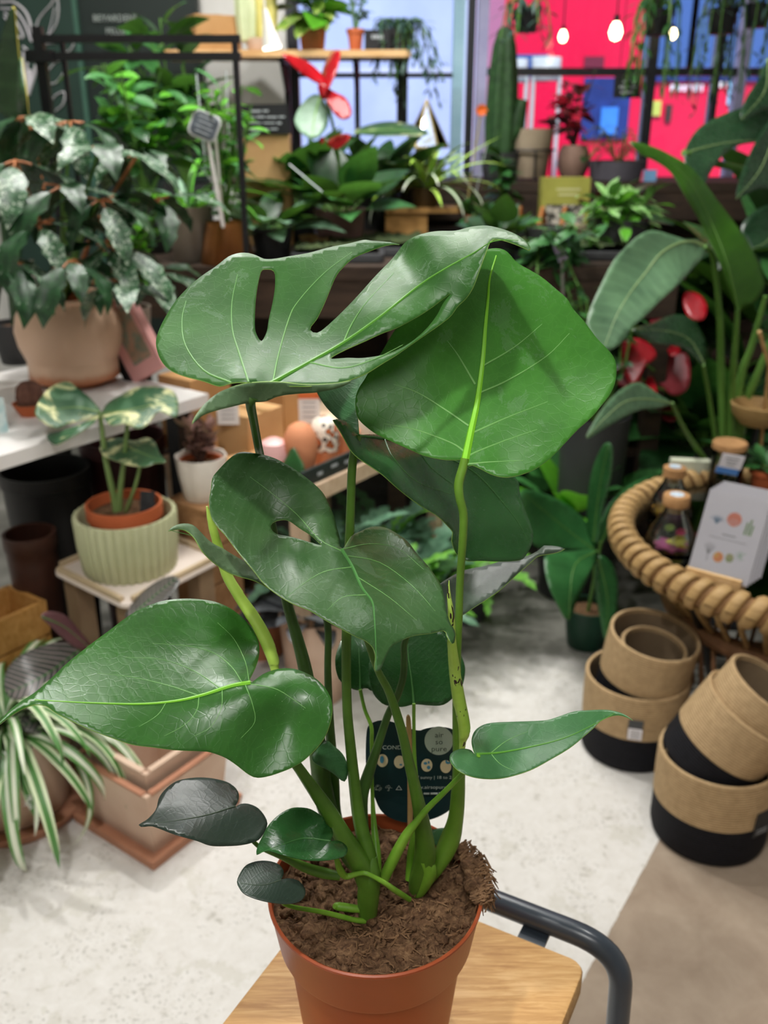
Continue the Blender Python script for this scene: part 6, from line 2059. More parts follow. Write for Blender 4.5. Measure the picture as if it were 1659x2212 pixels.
MB().lathe([(0, .445), (.39, .445), (.39, .452), (0, .452)], tuple(RC), 48).build('woven_underlay', mat('rattan_shadow_brown', '#4b3a30', '#3a2c24', rough=0.8, scale=60), rt)
a_, b_ = G(1505, 1310, .46), G(1552, 1512, 0)
MB().tube([(a_.x, a_.y + .05, .47), ((a_.x + b_.x) / 2, (a_.y + b_.y) / 2 + .03, .25), (b_.x, b_.y + .02, .0)], .013, 10).build('metal_leg', BLK, rt)

TT = RZ
CORK = mat('cork', '#b58a5c', '#a57a4e', rough=0.85, scale=60)
FGL = glass('flask_glass', '#eef4f0', 0.90)
def flask(name, label, px, py, s, flowers):
    q = G(px, py, TT)
    t = thing(name, label, 'bottle', (q.x, q.y, TT), 'corked glass flasks on the rattan table')
    pr = [(0, .001), (.060, .001), (.064, .006), (.062, .020), (.050, .050), (.034, .080), (.026, .096), (.024, .112), (.026, .114), (.0225, .112), (.0245, .096), (.032, .080), (.048, .050), (.059, .020), (.060, .006), (0, .004)]
    MB().lathe([(r * s, z * s) for r, z in pr], (q.x, q.y, TT), 40).build('glass_body', FGL, t)
    MB().lathe([(0, .096), (.0215, .096), (.022, .112), (.031, .112), (.032, .114), (.032, .136), (.030, .139), (0, .139)], (q.x, q.y, TT), 32) .build('cork', CORK, t) if s == 1 else MB().lathe([(0, .096 * s), (.0215 * s, .096 * s), (.022 * s, .112 * s), (.031 * s, .112 * s), (.031 * s, .136 * s), (0, .139 * s)], (q.x, q.y, TT), 32).build('cork', CORK, t)
    MB().lathe([(0, .1392 * s), (.017 * s, .1392 * s), (.017 * s, .1398 * s), (0, .1398 * s)], (q.x, q.y, TT), 24).build('sticker', mat('sticker_white_blue', '#e8ecef', '#8fb4cf', rough=0.5, scale=120), t)
    for (dx, dy, z, r, c) in flowers:
        mb = MB()
        for k in range(7):
            a = 2 * PI * k / 7
            c0_ = Vector((q.x + dx, q.y + dy, TT + z))
            u = Vector((math.cos(a), -.5, math.sin(a) * .8)) if z > .02 else Vector((math.cos(a), math.sin(a), 0))
            v_ = Vector((-math.sin(a), 0, math.cos(a))) if z > .02 else Vector((-math.sin(a), math.cos(a), 0))
            mb.poly([c0_, c0_ + u * r * .6 + v_ * r * .3, c0_ + u * r, c0_ + u * r * .6 - v_ * r * .3], .0015)
        mb.build('dried_flower', mat('petal_' + c, {'pink': '#c9569a', 'rose': '#e0457a', 'yellow': '#ecd66a', 'gold': '#e0a416', 'green': '#a9bd6a', 'maroon': '#7d2a34', 'cream': '#efe6cf', 'blue': '#8fa8d8'}[c]), t)
    return t
flask('flask_terrarium', 'corked glass flask with pink and yellow dried flowers on the rattan table front', 1448, 1182, 1.0, [(0, 0, .006, .05, 'pink'), (.01, -.02, .030, .022, 'yellow'), (-.002, -.015, .020, .018, 'yellow'), (.018, -.005, .045, .016, 'rose'), (.03, -.012, .034, .012, 'blue'), (-.01, 0, .055, .014, 'green'), (.022, -.025, .012, .011, 'gold')])
flask('flask_terrarium', 'corked glass flask with maroon and golden dried flowers behind the first flask', 1446, 1108, .95, [(-.035, -.01, .022, .022, 'gold'), (-.02, 0, .055, .022, 'maroon'), (.0, 0, .006, .045, 'maroon'), (.0, 0, .085, .014, 'cream')])
q = G(1562, 1060, TT)
jr = thing('cork_lid_jar', 'tall glass jar with a round cork lid and a blue and white hang tag', 'jar', (q.x, q.y, TT))
rj = .046
MB().lathe([(0, 0), (rj, 0), (rj, .125), (rj - .002, .125), (rj - .003, .004), (0, .004)], (q.x, q.y, TT), 40).build('glass_body', FGL, jr)
MB().lathe([(0, .112), (rj - .003, .112), (rj - .002, .126), (rj + .001, .128), (rj + .001, .143), (rj - .002, .146), (0, .146)], (q.x, q.y, TT), 40).build('cork_lid', CORK, jr)
MB().lathe([(0, .005), (rj - .004, .005), (rj - .004, .03), (0, .035)], (q.x, q.y, TT), 30).build('soil', SOIL, jr)
rosette(jr, (q.x, q.y, TT + .03), [M_OVAL_D], 8, .045, (.2, 1.2), seed=80, spread=.01)
c0_ = W(1578, 1004, q.y - .06)
Rg = Euler((math.radians(10), math.radians(8), math.radians(-8))).to_matrix()
MB().box(c0_ + Rg @ Vector((0, 0, .010)), (.060, .0015, .042), Rg).build('hang_tag', WHT, jr, smooth=False)
MB().box(c0_ + Rg @ Vector((-.003, 0, -.020)), (.060, .0015, .020), Rg).build('hang_tag_blue', mat('tag_sky_blue', '#5f93d8', '#4f84cc', rough=0.5), jr, smooth=False)
for k in range(3):
    MB().box(c0_ + Rg @ Vector((0, -.0012, .020 - .010 * k)), (.036 - .006 * k, .0006, .003), Rg).build('print_line', mat('print_grey', '#8d8f90'), jr, smooth=False)

# card rack
q0 = G(1480, 1252, TT)
q1 = G(1598, 1284, TT)
ax = (q1 - q0).normalized()
ay = Vector((-ax.y, ax.x, 0))
Rk = Matrix((ax, ay, Vector((0, 0, 1)))).transposed()
LKr = (q1 - q0).length
kc = (q0 + q1) / 2 + ay * .02
cr2 = thing('card_stand', 'pale wooden card stand at the front of the rattan table', 'stand', (kc.x, kc.y, TT))
BIRCH = wood('birch_wood', '#c9a371', '#d8b583', '#e2c398', rough=0.55)
MB().box(kc + Vector((0, 0, .009)), (LKr, .05, .018), Rk).build('base', BIRCH, cr2, smooth=False)
MB().box(kc + Rk @ Vector((0, -.021, .025)), (LKr, .010, .016), Rk).build('front_lip', BIRCH, cr2, smooth=False)
tilt = Rk @ Matrix.Rotation(math.radians(-27), 3, 'X')
CWHT = mat('card_stock_white', '#eceaf2', '#e3e1ea', rough=0.35)
hC = .195
def print_disc(mb, c, rx, ry, R, n=18, th=.0004):
    a = [c + R @ Vector((math.cos(2 * PI * i / n) * rx, 0, math.sin(2 * PI * i / n) * ry)) for i in range(n)]
    mb.poly(a, th, R @ Vector((0, -1, 0)))
def card(idx, label):
    wC = LKr + .012
    b = kc + Rk @ Vector((.006 + .004 * idx, -.012 + .008 * idx, .019)) 
    c = b + tilt @ Vector((0, 0, hC / 2 + .003 * idx))
    t = thing('greeting_card', label, 'card', tuple(b), 'greeting cards in the wooden stand')
    MB().box(c, (wC, .0025, hC), tilt).build('card', CWHT, t, smooth=False)
    MB().box(c + tilt @ Vector((0, -.0022, 0)), (wC + .004, .0008, hC + .004), tilt).build('clear_sleeve', glass('card_sleeve', '#ffffff', 0.93, 0.08), t, smooth=False)
    return t, c
names = ['front greeting card with coral sun and cactus drawings in the wooden stand', 'second greeting card from the front in the wooden stand', 'third greeting card from the front in the wooden stand', 'fourth greeting card from the front in the wooden stand', 'rearmost greeting card in the wooden stand']
for i in range(5):
    t, c = card(i, names[i])
    if i == 0:
        f = lambda x, z: c + tilt @ Vector((x, -.0016, z))
        CORAL = mat('print_coral', '#ee9c86', '#e88c74'); GRN = mat('print_green', '#8fae78', '#7a9c66'); BLG = mat('print_blue_grey', '#8ea3b8', '#7c93aa'); GRL = mat('print_grey', '#8d8f90')
        mb = MB(); print_disc(mb, f(.002, .040), .016, .016, tilt); mb.build('print_sun', CORAL, t, smooth=False)
        for k in range(4):
            mb = MB(); mb.tube([f(.002 + math.cos(a) * (.004 + .004 * k), .026 + math.sin(a) * (.003 + .0035 * k)) + tilt @ Vector((0, -.0006, 0)) for a in [PI * j / 8 for j in range(9)]], .0004, 4); mb.build('print_line', WHT, t)
        for k in range(9):
            a = math.radians(20 + 17 * k)
            MB().tube([f(-.034, .022), f(-.034 + math.cos(a) * .010, .030 + math.sin(a) * .008), f(-.034 + math.cos(a) * .019, .026 + math.sin(a) * .016)], [.0008, .0010, .0003], 4).build('print_leaf', BLG, t)
        for dx, h_ in ((.030, .028), (.037, .036), (.043, .024)):
            MB().tube([f(dx, .012), f(dx + .002, .012 + h_)], .0022, 5, flat=.2).build('print_cactus', GRN, t)
        MB().box(f(0, .002), (.03, .0006, .002), tilt).build('print_line', GRL, t, smooth=False)
        MB().box(f(0, -.008), (.082, .0006, .001), tilt).build('print_line', GRL, t, smooth=False)
        mb = MB(); print_disc(mb, f(-.010, -.050), .011, .012, tilt); mb.build('print_fruit', mat('print_mango', '#ee8f6a', '#e9c06a', scale=60), t, smooth=False)
        mb = MB(); print_disc(mb, f(.014, -.046), .009, .010, tilt); mb.build('print_fruit', mat('print_olive', '#b9b489', '#8fa876', scale=90), t, smooth=False)
        for k in range(9):
            a = math.radians(20 + 17 * k)
            MB().tube([f(-.034, -.048), f(-.034 + math.cos(a) * .014, -.034 + math.sin(a) * .012)], .0004, 4).build('print_line', GRL, t)
            MB().tube([f(.036, -.036), f(.036 + math.cos(a * 2) * .013, -.036 + math.sin(a * 2) * .012)], .0007, 4).build('print_leaf', mat('print_sage', '#a9c9b0'), t)
        MB().tube([f(-.034, -.048), f(-.033, -.064)], .0006, 4).build('print_line', GRL, t)
# pot with green succulent, wicker bowl and flat box at the far side of the table
q = G(1652, 1062, TT)
t = thing('terracotta_succulent', 'leafy green succulent in a terracotta pot at the right edge of the table', 'plant', (q.x, q.y, TT))
pot(t, (q.x, q.y, TT), .036, .046, .07, TERR, 'pot', lip=.005)
rosette(t, (q.x, q.y, TT + .065), [M_OVAL_D, M_OVAL], 22, .06, (.0, 1.2), seed=81, spread=.02)
q = G(1490, 1040, TT)
solo(MB().box((q.x, q.y + .02, TT + .03), (.11, .03, .06), Matrix.Rotation(-.15, 3, 'Z')), 'card_box', mat('box_pale_sage', '#c9cdb8', '#bcc1aa', rough=0.6), 'flat pale sage card box standing behind the flasks', 'box', (q.x, q.y + .02, TT), smooth=False)
p = W(1660, 905, 2.5)
t = thing('wicker_bowl_stand', 'shallow wicker bowl on a thin stand behind the table, right edge', 'stand', (p.x, 2.62, 0))
mb = MB()
zB = p.z
MB().lathe([(0, zB - .05), (.05, zB - .05), (.075, zB - .02), (.082, zB + .01), (.076, zB + .012), (.066, zB - .018), (0, zB - .04)], (p.x + .02, 2.62, 0), 32).build('wicker_bowl', RAT, t)
MB().tube([(p.x + .02, 2.62, zB - .05), (p.x + .02, 2.62, .01)], .010, 8).build('pole', BLK, t)
MB().lathe([(0, 0), (.09, 0), (.09, .012), (0, .016)], (p.x + .02, 2.62, 0), 28).build('foot', BLK, t)

# ---- two-tone baskets
def weave(name, c1, c2, freq=520):
    if name in MATS: return MATS[name]
    N = NT(name)
    v = N.coord('Object')
    sp = N.add('ShaderNodeSeparateXYZ'); N.link(v, sp.inputs[0])
    w = N.math('SINE', N.math('MULTIPLY', sp.outputs[2], freq * 2.0))
    nz = N.noise(60, 4, .7, v)
    f = N.math('ADD', N.math('MULTIPLY', w, .22), nz)
    N.link(N.ramp(f, [(.25, lin(c1)), (.75, lin(c2))]), N.b.inputs['Base Color'])
    N.b.inputs['Roughness'].default_value = .75
    N.b.inputs['Specular IOR Level'].default_value = .2
    N.bump(N.math('ADD', N.math('MULTIPLY', w, .5), nz), .6, .002)
    MATS[name] = N.m
    return N.m
TAN = weave('seagrass_tan', '#a18763', '#c2a67e')
BLKW = weave('seagrass_black', '#0f0f13', '#1b1b21')
LIN = mat('basket_liner_glossy', '#7d6c56', '#6f5f4b', rough=0.3)
gb = 'two-tone woven baskets stacked on the floor'
def basket(label, r, h, base, R=None, split=.5, top=.006):
    t = thing('woven_basket', label, 'basket', (0, 0, 0), gb)
    MB().lathe([(0, 0), (r * .90, 0), (r * .965, .004), (r, .02), (r, h * split)], (0, 0, 0), 56).build('black_base', BLKW, t, local=True)
    MB().lathe([(r + .0015, h * split - .002), (r + .0025, h * .75), (r + .002, h - .003), (r - .001, h), (r - .006, h - .001), (r - .008, h - .01)], (0, 0, 0), 56).build('tan_band', TAN, t, local=True)
    MB().lathe([(r - .007, h - .004), (r - .009, h * .5), (r - .012, .012), (0, .010)], (0, 0, 0), 48).build('liner', LIN, t, local=True)
    t.location = base
    if R is not None:
        t.rotation_euler = R.to_euler()
    return t
q = G(1367, 1640, 0)
bA = Vector((.625, 1.955, 0))
b1 = basket('lower basket with a white barcode label in the stack beside the rattan table', .124, .213, bA, None, .47)
MB().box((-.030, -.1265, .135), (.034, .0015, .05), Matrix.Rotation(-.24, 3, 'Z')).build('label_tag', mat('tag_charcoal', '#4b4d50'), b1, local=True, smooth=False)
MB().box((-.030, -.1280, .122), (.032, .0012, .030), Matrix.Rotation(-.24, 3, 'Z')).build('barcode_label', WHT, b1, local=True, smooth=False)
for k in range(5):
    MB().box((-.030, -.1290, .132 - .005 * k), (.022, .0008, .0016), Matrix.Rotation(-.24, 3, 'Z')).build('print_line', mat('print_grey', '#8d8f90'), b1, local=True, smooth=False)
Rb = Euler((math.radians(-7), math.radians(5), 0)).to_matrix()
Rb = Euler((math.radians(7), math.radians(6), 0)).to_matrix()
b2 = basket('upper basket holding a smaller one, set in the stack beside the rattan table', .106, .195, bA + Vector((.005, .005, .140)), Rb, .42)
b3 = basket('smallest basket nested inside the upper basket of the left stack', .078, .14, bA + Vector((.012, .0, .162)), Rb, .4)
bB = Vector((.722, 1.645, 0))
b4 = basket('front basket with a black hang tag, nearest the brown floor', .124, .213, bB, None, .47)
MB().box((.068, -.108, .110), (.048, .002, .060), Matrix.Rotation(.55, 3, 'Z') @ Matrix.Rotation(.1, 3, 'Y')).build('hang_tag', mat('tag_black', '#191a1c'), b4, local=True, smooth=False)
for k in range(2):
    MB().box((.0685, -.1097, .096 - k * .008), (.034, .0008, .003), Matrix.Rotation(.55, 3, 'Z') @ Matrix.Rotation(.1, 3, 'Y')).build('print_line', mat('print_grey', '#8d8f90'), b4, local=True, smooth=False)
basket('basket nested inside the front basket, only its rim showing', .110, .165, bB + Vector((0, 0, .016)), None, .45)
Rt3 = Euler((math.radians(6), math.radians(27), 0)).to_matrix()
basket('tilted basket resting in the front basket, opening to the right', .104, .18, bB + Vector((-.030, .006, .176)), Rt3, .40)
basket('inner tilted basket pushed into the tilted basket, opening to the right', .093, .17, bB + Vector((-.030, .006, .176)) + Rt3 @ Vector((0, 0, .070)), Rt3, .30)

# ---- strelitzia
STG = leaf_mat('strelitzia_grey_green', '#3f5d44', '#587a58', rough=0.38, trans=0.15, stripe=0.22, sfreq=90, slope=0.35)
STB = leaf_mat('strelitzia_bright', '#2d5a12', '#3f7318', rough=0.42, trans=0.35, stripe=0.08, sfreq=90, slope=0.35)
STD = leaf_mat('strelitzia_dark', '#183420', '#28492d', rough=0.28, trans=0.1, stripe=0.12, sfreq=90, slope=0.35)
SVR = mat('strelitzia_midrib', '#86a06a', '#76915b', rough=0.45)
qp = Vector((1.09, 2.76, 0))
sr = thing('potted_strelitzia', 'bird of paradise plant with long paddle leaves behind the rattan table', 'plant', tuple(qp))
pot(sr, tuple(qp), .11, .13, .36, mat('plastic_black', '#191a1b'), 'pot')
traced('leaf', sr, [(1526,539),(1499,527),(1475,516),(1445,506),(1409,497),(1379,509),(1349,536),(1325,563),(1302,607),(1281,652),(1269,688),(1272,718),(1287,742),(1313,757),(1343,739),(1364,709),(1394,682),(1427,649),(1463,616),(1499,577),(1519,555)],
       [(1526,539,2.45),(1409,497,2.38),(1302,607,2.20),(1270,700,2.08),(1313,757,2.04),(1394,682,2.12),(1463,616,2.25),(1397,586,2.30)], [STG, STG, SVR], mid=[(1522,532),(1499,522),(1463,527),(1427,548),(1397,586),(1358,637),(1329,688),(1308,745)], midw=4.0, vmat=SVR, step=11)
traced('leaf', sr, [(1360,306),(1385,309),(1421,321),(1451,336),(1487,357),(1520,392),(1546,428),(1576,467),(1606,506),(1630,548),(1648,592),(1651,622),(1639,646),(1618,661),(1594,670),(1582,646),(1570,610),(1552,563),(1534,527),(1511,476),(1481,425),(1451,375),(1421,351),(1385,333),(1368,318)],
       [(1360,306,2.40),(1487,357,2.48),(1606,506,2.52),(1651,622,2.52),(1594,670,2.50),(1552,563,2.44),(1481,425,2.40),(1540,470,2.52)], [STB, STB, SVR], mid=[(1594,668),(1575,585),(1545,500),(1495,400),(1430,335),(1365,308)], midw=3.0, vmat=STALK, step=11)
traced('leaf', sr, [(1266,942),(1296,891),(1332,849),(1373,825),(1403,837),(1427,855),(1453,871),(1421,882),(1385,885),(1358,897),(1329,912),(1299,930),(1272,947)],
       [(1266,942,2.10),(1373,825,2.28),(1453,871,2.34),(1329,912,2.16)], [STG, STD, SVR], mid=[(1452,871),(1400,862),(1350,868),(1305,905),(1270,943)], midw=2.6, vmat=SVR, step=11)
traced('leaf', sr, [(1366,712),(1409,697),(1457,679),(1493,688),(1516,718),(1529,754),(1520,790),(1505,774),(1481,754),(1451,745),(1421,742),(1391,730)],
       [(1366,712,2.30),(1457,679,2.48),(1520,790,2.46),(1421,742,2.32)], [STD, STD, SVR], mid=[(1520,785),(1490,735),(1440,715),(1370,712)], midw=2.5, vmat=SVR, step=11)
base_ = (1578, 1085)
for pts in ([(1522,532,2.45,5),(1541,560,2.50,6),(1555,688,2.60,7),(1558,807,2.68,8),(1568,1085,2.75,10)], [(1594,666,2.50,5),(1586,777,2.6,7),(1580,867,2.68,8),(1576,1085,2.75,11)], [(1452,871,2.34,4),(1480,930,2.5,5),(1540,1020,2.66,7),(1572,1085,2.75,8)],
            [(1654,640,2.62,5),(1624,747,2.66,7),(1597,837,2.70,9),(1580,1085,2.77,12)], [(1690,680,2.66,5),(1640,800,2.68,8),(1604,897,2.72,10),(1584,1085,2.77,12)], [(1519,788,2.46,4),(1535,880,2.6,5),(1566,1085,2.74,7)]):
    stem('stalk', sr, pts, STALK)
a, b = W(1640, 716, 2.5), W(1662, 790, 2.55)
MB().tube([a, b, Vector((qp.x + .08, qp.y - .05, .34))], .006, 6).build('wooden_label', WSTK, sr)

# ---- aspidistra by the table
ASP = leaf_mat('aspidistra_dark', '#1e4a24', '#2f6533', rough=0.34, trans=0.12, stripe=0.15, sfreq=90, slope=0.1)
q = G(1272, 1412, 0) + Vector((0, .06, 0))
asd = thing('potted_aspidistra', 'broad dark green leafed plant in a dark green pot left of the rattan table', 'plant', (q.x, q.y, 0))
pot(asd, (q.x, q.y, 0), .055, .07, .13, mat('plastic_dark_green', '#123f2c', '#0e3424', rough=0.5), 'pot')
for out, dep, md in (([(1285,1195),(1250,1188),(1200,1186),(1160,1182),(1140,1152),(1128,1100),(1124,1060),(1160,1062),(1212,1082),(1252,1112),(1282,1150)], [(1285,1195,2.42),(1124,1060,2.30),(1212,1082,2.46),(1160,1182,2.28)], [(1286,1190),(1220,1140),(1128,1064)]),
                     ([(1272,1170),(1268,1090),(1280,1012),(1306,958),(1324,968),(1318,1040),(1300,1110),(1292,1172)], [(1272,1170,2.45),(1306,958,2.40),(1324,1000,2.38),(1268,1090,2.46)], [(1282,1170),(1294,1060),(1314,962)]),
                     ([(1292,1190),(1240,1190),(1185,1196),(1176,1210),(1182,1255),(1203,1305),(1228,1342),(1246,1300),(1274,1240)], [(1292,1190,2.40),(1180,1205,2.24),(1228,1342,2.14),(1274,1240,2.26)], [(1290,1190),(1240,1225),(1228,1338)]),
                     ([(1290,1170),(1306,1105),(1342,1062),(1390,1032),(1425,1024),(1385,1052),(1340,1100),(1318,1160)], [(1290,1170,2.44),(1425,1024,2.62),(1342,1062,2.52),(1330,1120,2.48)], [(1300,1170),(1340,1085),(1420,1026)]),
                     ([(1290,1200),(1320,1215),(1335,1260),(1330,1330),(1310,1390),(1295,1330),(1285,1260)], [(1290,1200,2.42),(1335,1260,2.40),(1310,1390,2.34),(1285,1260,2.40)], [(1292,1205),(1312,1290),(1310,1385)])):
    traced('leaf', asd, out, dep, [ASP, ASP, ASP], mid=md, midw=1.6, vmat=STALK, step=11)
for px, py, Y in ((1286,1192,2.42),(1282,1170,2.45),(1290,1192,2.40),(1298,1170,2.44),(1292,1205,2.42)):
    MB().tube(spline([tuple(W(px, py, Y)), (q.x + .01, q.y, .22), (q.x, q.y, .11)], 5), .005, 6).build('stalk', STALK, asd)

# ---- red anthuriums behind the strelitzia
q = Vector((1.16, 3.2, 0))
ra = thing('potted_red_anthurium', 'anthurium with deep red spathes half hidden behind the paddle leaves', 'plant', (q.x, 3.2, 0))
pot(ra, (q.x, 3.2, 0), .10, .13, .42, DKP, 'pot')
DR = leaf_mat('anthurium_deep_red', '#850c18', '#a81624', rough=0.25, trans=0.12, stripe=0.04, tcol='#e01828')
DR2 = leaf_mat('anthurium_dull_red', '#7c1f2a', '#a33441', rough=0.35, trans=0.12, stripe=0.04, tcol='#c02838')
for out, Y, m in (([(1345,740),(1375,730),(1405,745),(1420,770),(1395,790),(1380,820),(1360,830),(1345,790)], 2.86, DR), ([(1335,790),(1350,770),(1370,800),(1390,830),(1360,838),(1332,830)], 2.9, DR2), ([(1410,800),(1440,765),(1480,760),(1492,800),(1485,840),(1455,855),(1425,830)], 3.0, DR2), ([(1480,630),(1510,635),(1528,660),(1520,690),(1490,688),(1476,660)], 2.95, DR), ([(1400,690),(1412,668),(1428,665),(1434,690),(1415,700)], 3.0, DR2), ([(1418,880),(1445,875),(1470,890),(1455,910),(1430,905)], 3.05, DR2), ([(1440,745),(1460,738),(1470,760),(1450,770)], 2.98, DR), ([(1395,820),(1412,815),(1420,850),(1402,850)], 2.84, DR)):
    xs = [p_[0] for p_ in out]; ys = [p_[1] for p_ in out]
    traced('spathe', ra, out, [(min(xs), min(ys), Y + .05), (max(xs), min(ys), Y + .03), (sum(xs) / len(xs), max(ys), Y - .04)], [m, m, m], step=9, thick=.002)
    cx_, cy_ = sum(xs) / len(xs), sum(ys) / len(ys)
    MB().tube(spline([tuple(W(cx_, cy_, Y + .04)), tuple((W(cx_, cy_, Y) + Vector((q.x, 3.2, .4))) / 2 + Vector((0, .05, .05))), (q.x, 3.2, .40)], 5), .004, 5).build('flower_stalk', STALK, ra)
rosette(ra, (q.x, 3.2, .40), [M_HEART_D, M_HEART, M_OVAL_D], 44, .27, (.1, 1.35), seed=90, spread=.06)

# ---- dark leafy giants at the right edge
q = Vector((1.70, 3.42, 0))
fc = thing('potted_banana_plant', 'large dark drooping leaves of a banana plant at the top right corner', 'plant', tuple(q))
pot(fc, tuple(q), .13, .16, .40, DKP, 'pot')
for out, dep in (([(1478,330),(1508,278),(1560,248),(1620,228),(1690,214),(1700,300),(1640,306),(1585,318),(1545,356),(1505,425),(1488,380)], [(1478,330,2.75),(1620,228,3.0),(1700,300,2.95),(1505,425,2.6)]),
                 ([(1690,230),(1655,270),(1625,320),(1600,380),(1590,430),(1612,420),(1650,405),(1690,420),(1720,330)], [(1690,230,3.0),(1590,430,2.7),(1700,400,2.85)]),
                 ([(1660,130),(1640,170),(1610,215),(1600,260),(1640,240),(1690,220),(1720,150)], [(1690,130,3.1),(1600,260,2.9),(1700,220,3.0)]),
                 ([(1700,440),(1640,450),(1600,490),(1620,540),(1650,580),(1690,590),(1730,520)], [(1700,440,3.0),(1600,490,2.95),(1690,590,2.85)])):
    traced('leaf', fc, out, dep, [STD, STD, STD], mid=[out[0], tuple(np.mean(np.array(out), 0)), out[len(out) // 2]], midw=2.5, vmat=SVR, step=12)
    p_ = W(out[0][0], out[0][1], dep[0][2])
    MB().tube(spline([tuple(p_), tuple((p_ + q) / 2 + Vector((.1, .1, .5))), (q.x, q.y, .36)], 6), .010, 7).build('stalk', STALK, fc)
rosette(fc, (q.x - .1, q.y - .1, .5), [M_BROAD_D, M_OVAL_D, M_BROAD], 42, .50, (.3, 1.45), seed=91, spread=.25, zlift=.5, wd=1.2)
q = Vector((1.46, 3.04, 0))
t = thing('potted_ficus', 'dense dark ficus bush behind the strelitzia stalks', 'plant', tuple(q))
pot(t, tuple(q), .11, .14, .36, DKP, 'pot')
bush(t, (q.x + .05, q.y + .05, .78), .30, [M_OVAL_D, M_BROAD_D, M_OVAL], 170, .13, seed=92, base=(q.x, q.y, .33))

# ---- leafy plants spilling over the bench, right of the monstera
q = W(1340, 520, 3.25)
t = potted('potted_aralia', 'light variegated ruffled aralia on the bench left of the bright paddle leaf', (q.x, 3.25), .09, .12, DKP, BZ)
VAR2 = variegated('aralia_variegated', '#4f8a3f', '#7fae5c', '#dfe6bf', 0.6, 22, 0.5)
M_ARL = blade('leaf', LANCE, [VAR2, STALK], .6, .25, petiole=.15, prad=.014)
bush(t, W(1330, 475, 3.25), .14, [M_ARL, M_ARL, M_LANCE_B], 110, .09, seed=93, base=(q.x, 3.25, BZ + .1), wd=1.5)
q = W(1190, 560, 3.05)
t = potted('potted_hoya', 'dark trailing hoya spilling over the bench right of the heart leaf', (q.x, 3.08), .085, .11, DKP, BZ)
bush(t, W(1215, 590, 3.0), .17, [M_OVAL_D, M_OVAL, M_LANCE], 130, .075, seed=94, base=(q.x, 3.08, BZ + .09), pitch=(-.9, .7))
q = W(1290, 640, 2.86)
t = thing('potted_boxwood', 'small-leaved dark green shrub below the bench edge, right of the heart leaf', 'plant', (q.x + .02, 2.82, 0))
pot(t, (q.x + .02, 2.82, 0), .09, .11, .62, DKP, 'pot')
bush(t, (q.x + .0, 2.82, .86), .2, [M_OVAL_D, M_OVAL, M_LANCE], 170, .06, seed=95, base=(q.x + .02, 2.82, .58), pitch=(-.6, .9))
q = W(1225, 985, 2.9)
t = thing('potted_maranta', 'light green broad leafed plant on the floor behind the heart leaf', 'plant', (q.x, 2.8, 0))
pot(t, (q.x, 2.8, 0), .08, .10, .3, DKP, 'pot')
rosette(t, (q.x, 2.8, .28), [M_HEART, M_OVAL_B, M_BROAD], 26, .2, (.2, 1.3), seed=96, spread=.06)
a = W(1212, 540, 2.95)
tgb = thing('blue_plant_tag', 'pale blue and pink tag on a grey stake among the hoya leaves', 'tag', tuple(W(1216, 660, 2.95)))
MB().box(a + Vector((-.005, 0, .0)), (.03, .003, .07), Euler((0, math.radians(-25), 0)).to_matrix()).build('card', mat('tag_pale_blue', '#aebfe0', '#c6a7cf', rough=0.4, scale=40), tgb, smooth=False)
MB().tube([a + Vector((.005, 0, -.03)), W(1216, 660, 2.95)], .005, 5).build('stake', mat('stake_grey', '#8f8c86'), tgb)

# ---- window bench: cactus, pots, carton
CAC = mat('cactus_green', '#1f3d1c', '#2f5229', rough=0.6, scale=30, bump=.4)
q = W(1080, 330, 4.5)
t = thing('potted_cactus', 'tall dark green column cactus with a side arm by the window', 'plant', (q.x, 4.5, BZ2))
pot(t, (q.x, 4.5, BZ2), .07, .09, .12, DKP, 'pot')
zt_ = W(1075, 55, 4.5).z
MB().lathe([(0, BZ2 + .1), (.062, BZ2 + .1), (.066, BZ2 + .25), (.060, (BZ2 + zt_) / 2 + .1), (.046, zt_ - .08), (.028, zt_ - .015), (0, zt_)], (q.x, 4.5, 0), 40, wob=lambda a, i: 1 + .12 * math.cos(a * 6)).build('column', CAC, t)
p1_ = W(1130, 215, 4.5)
MB().tube([(q.x + .03, 4.5, BZ2 + .16), (p1_.x - .03, 4.5, BZ2 + .22), tuple(p1_)], [.03, .045, .022], 10).build('arm', CAC, t)
def wpot(name, label, px, py, w, h, m, Y=4.5):
    q = W(px, py, Y)
    k = mpp(px, py, Y)
    return q, k
CLG = mat('pot_beige_stone', '#b5a48c', '#a6957d', rough=0.8)
q = W(1150, 385, 4.42)
t = thing('beige_window_pot', 'beige stone pot in a thin black stand on the window bench', 'pot', (q.x, 4.55, BZ2))
k = mpp(1150, 340, 4.55)
MB().lathe([(0, .01), (.078, .01), (.082, .015), (.105, .215), (.107, .22), (.098, .22), (.07, .03), (0, .03)], (q.x, 4.55, BZ2), 40).build('pot_body', CLG, t)
soil_disc((q.x, 4.55), .096, BZ2 + .20, .004, 6, 24).build('soil', SOIL, t, sharp=180)
for a in (-.7, .1, .9, PI):
    x_, y_ = q.x + math.sin(a) * .112, 4.55 - math.cos(a) * .112
    MB().tube([(x_, y_, BZ2), (x_, y_, BZ2 + .13)], .005, 6).build('stand_leg', BLK, t)
hp = MB()
hp.tube([(q.x + math.sin(2 * PI * j / 28) * .112, 4.55 - math.cos(2 * PI * j / 28) * .112, BZ2 + .13) for j in range(29)], .005, 6, caps=False)
hp.build('stand_hoop', BLK, t)
q = W(1238, 330, 4.62)
t = thing('potted_poinsettia', 'red-leafed plant in a round terracotta-grey pot in front of the bus', 'plant', (q.x, 4.6, BZ2))
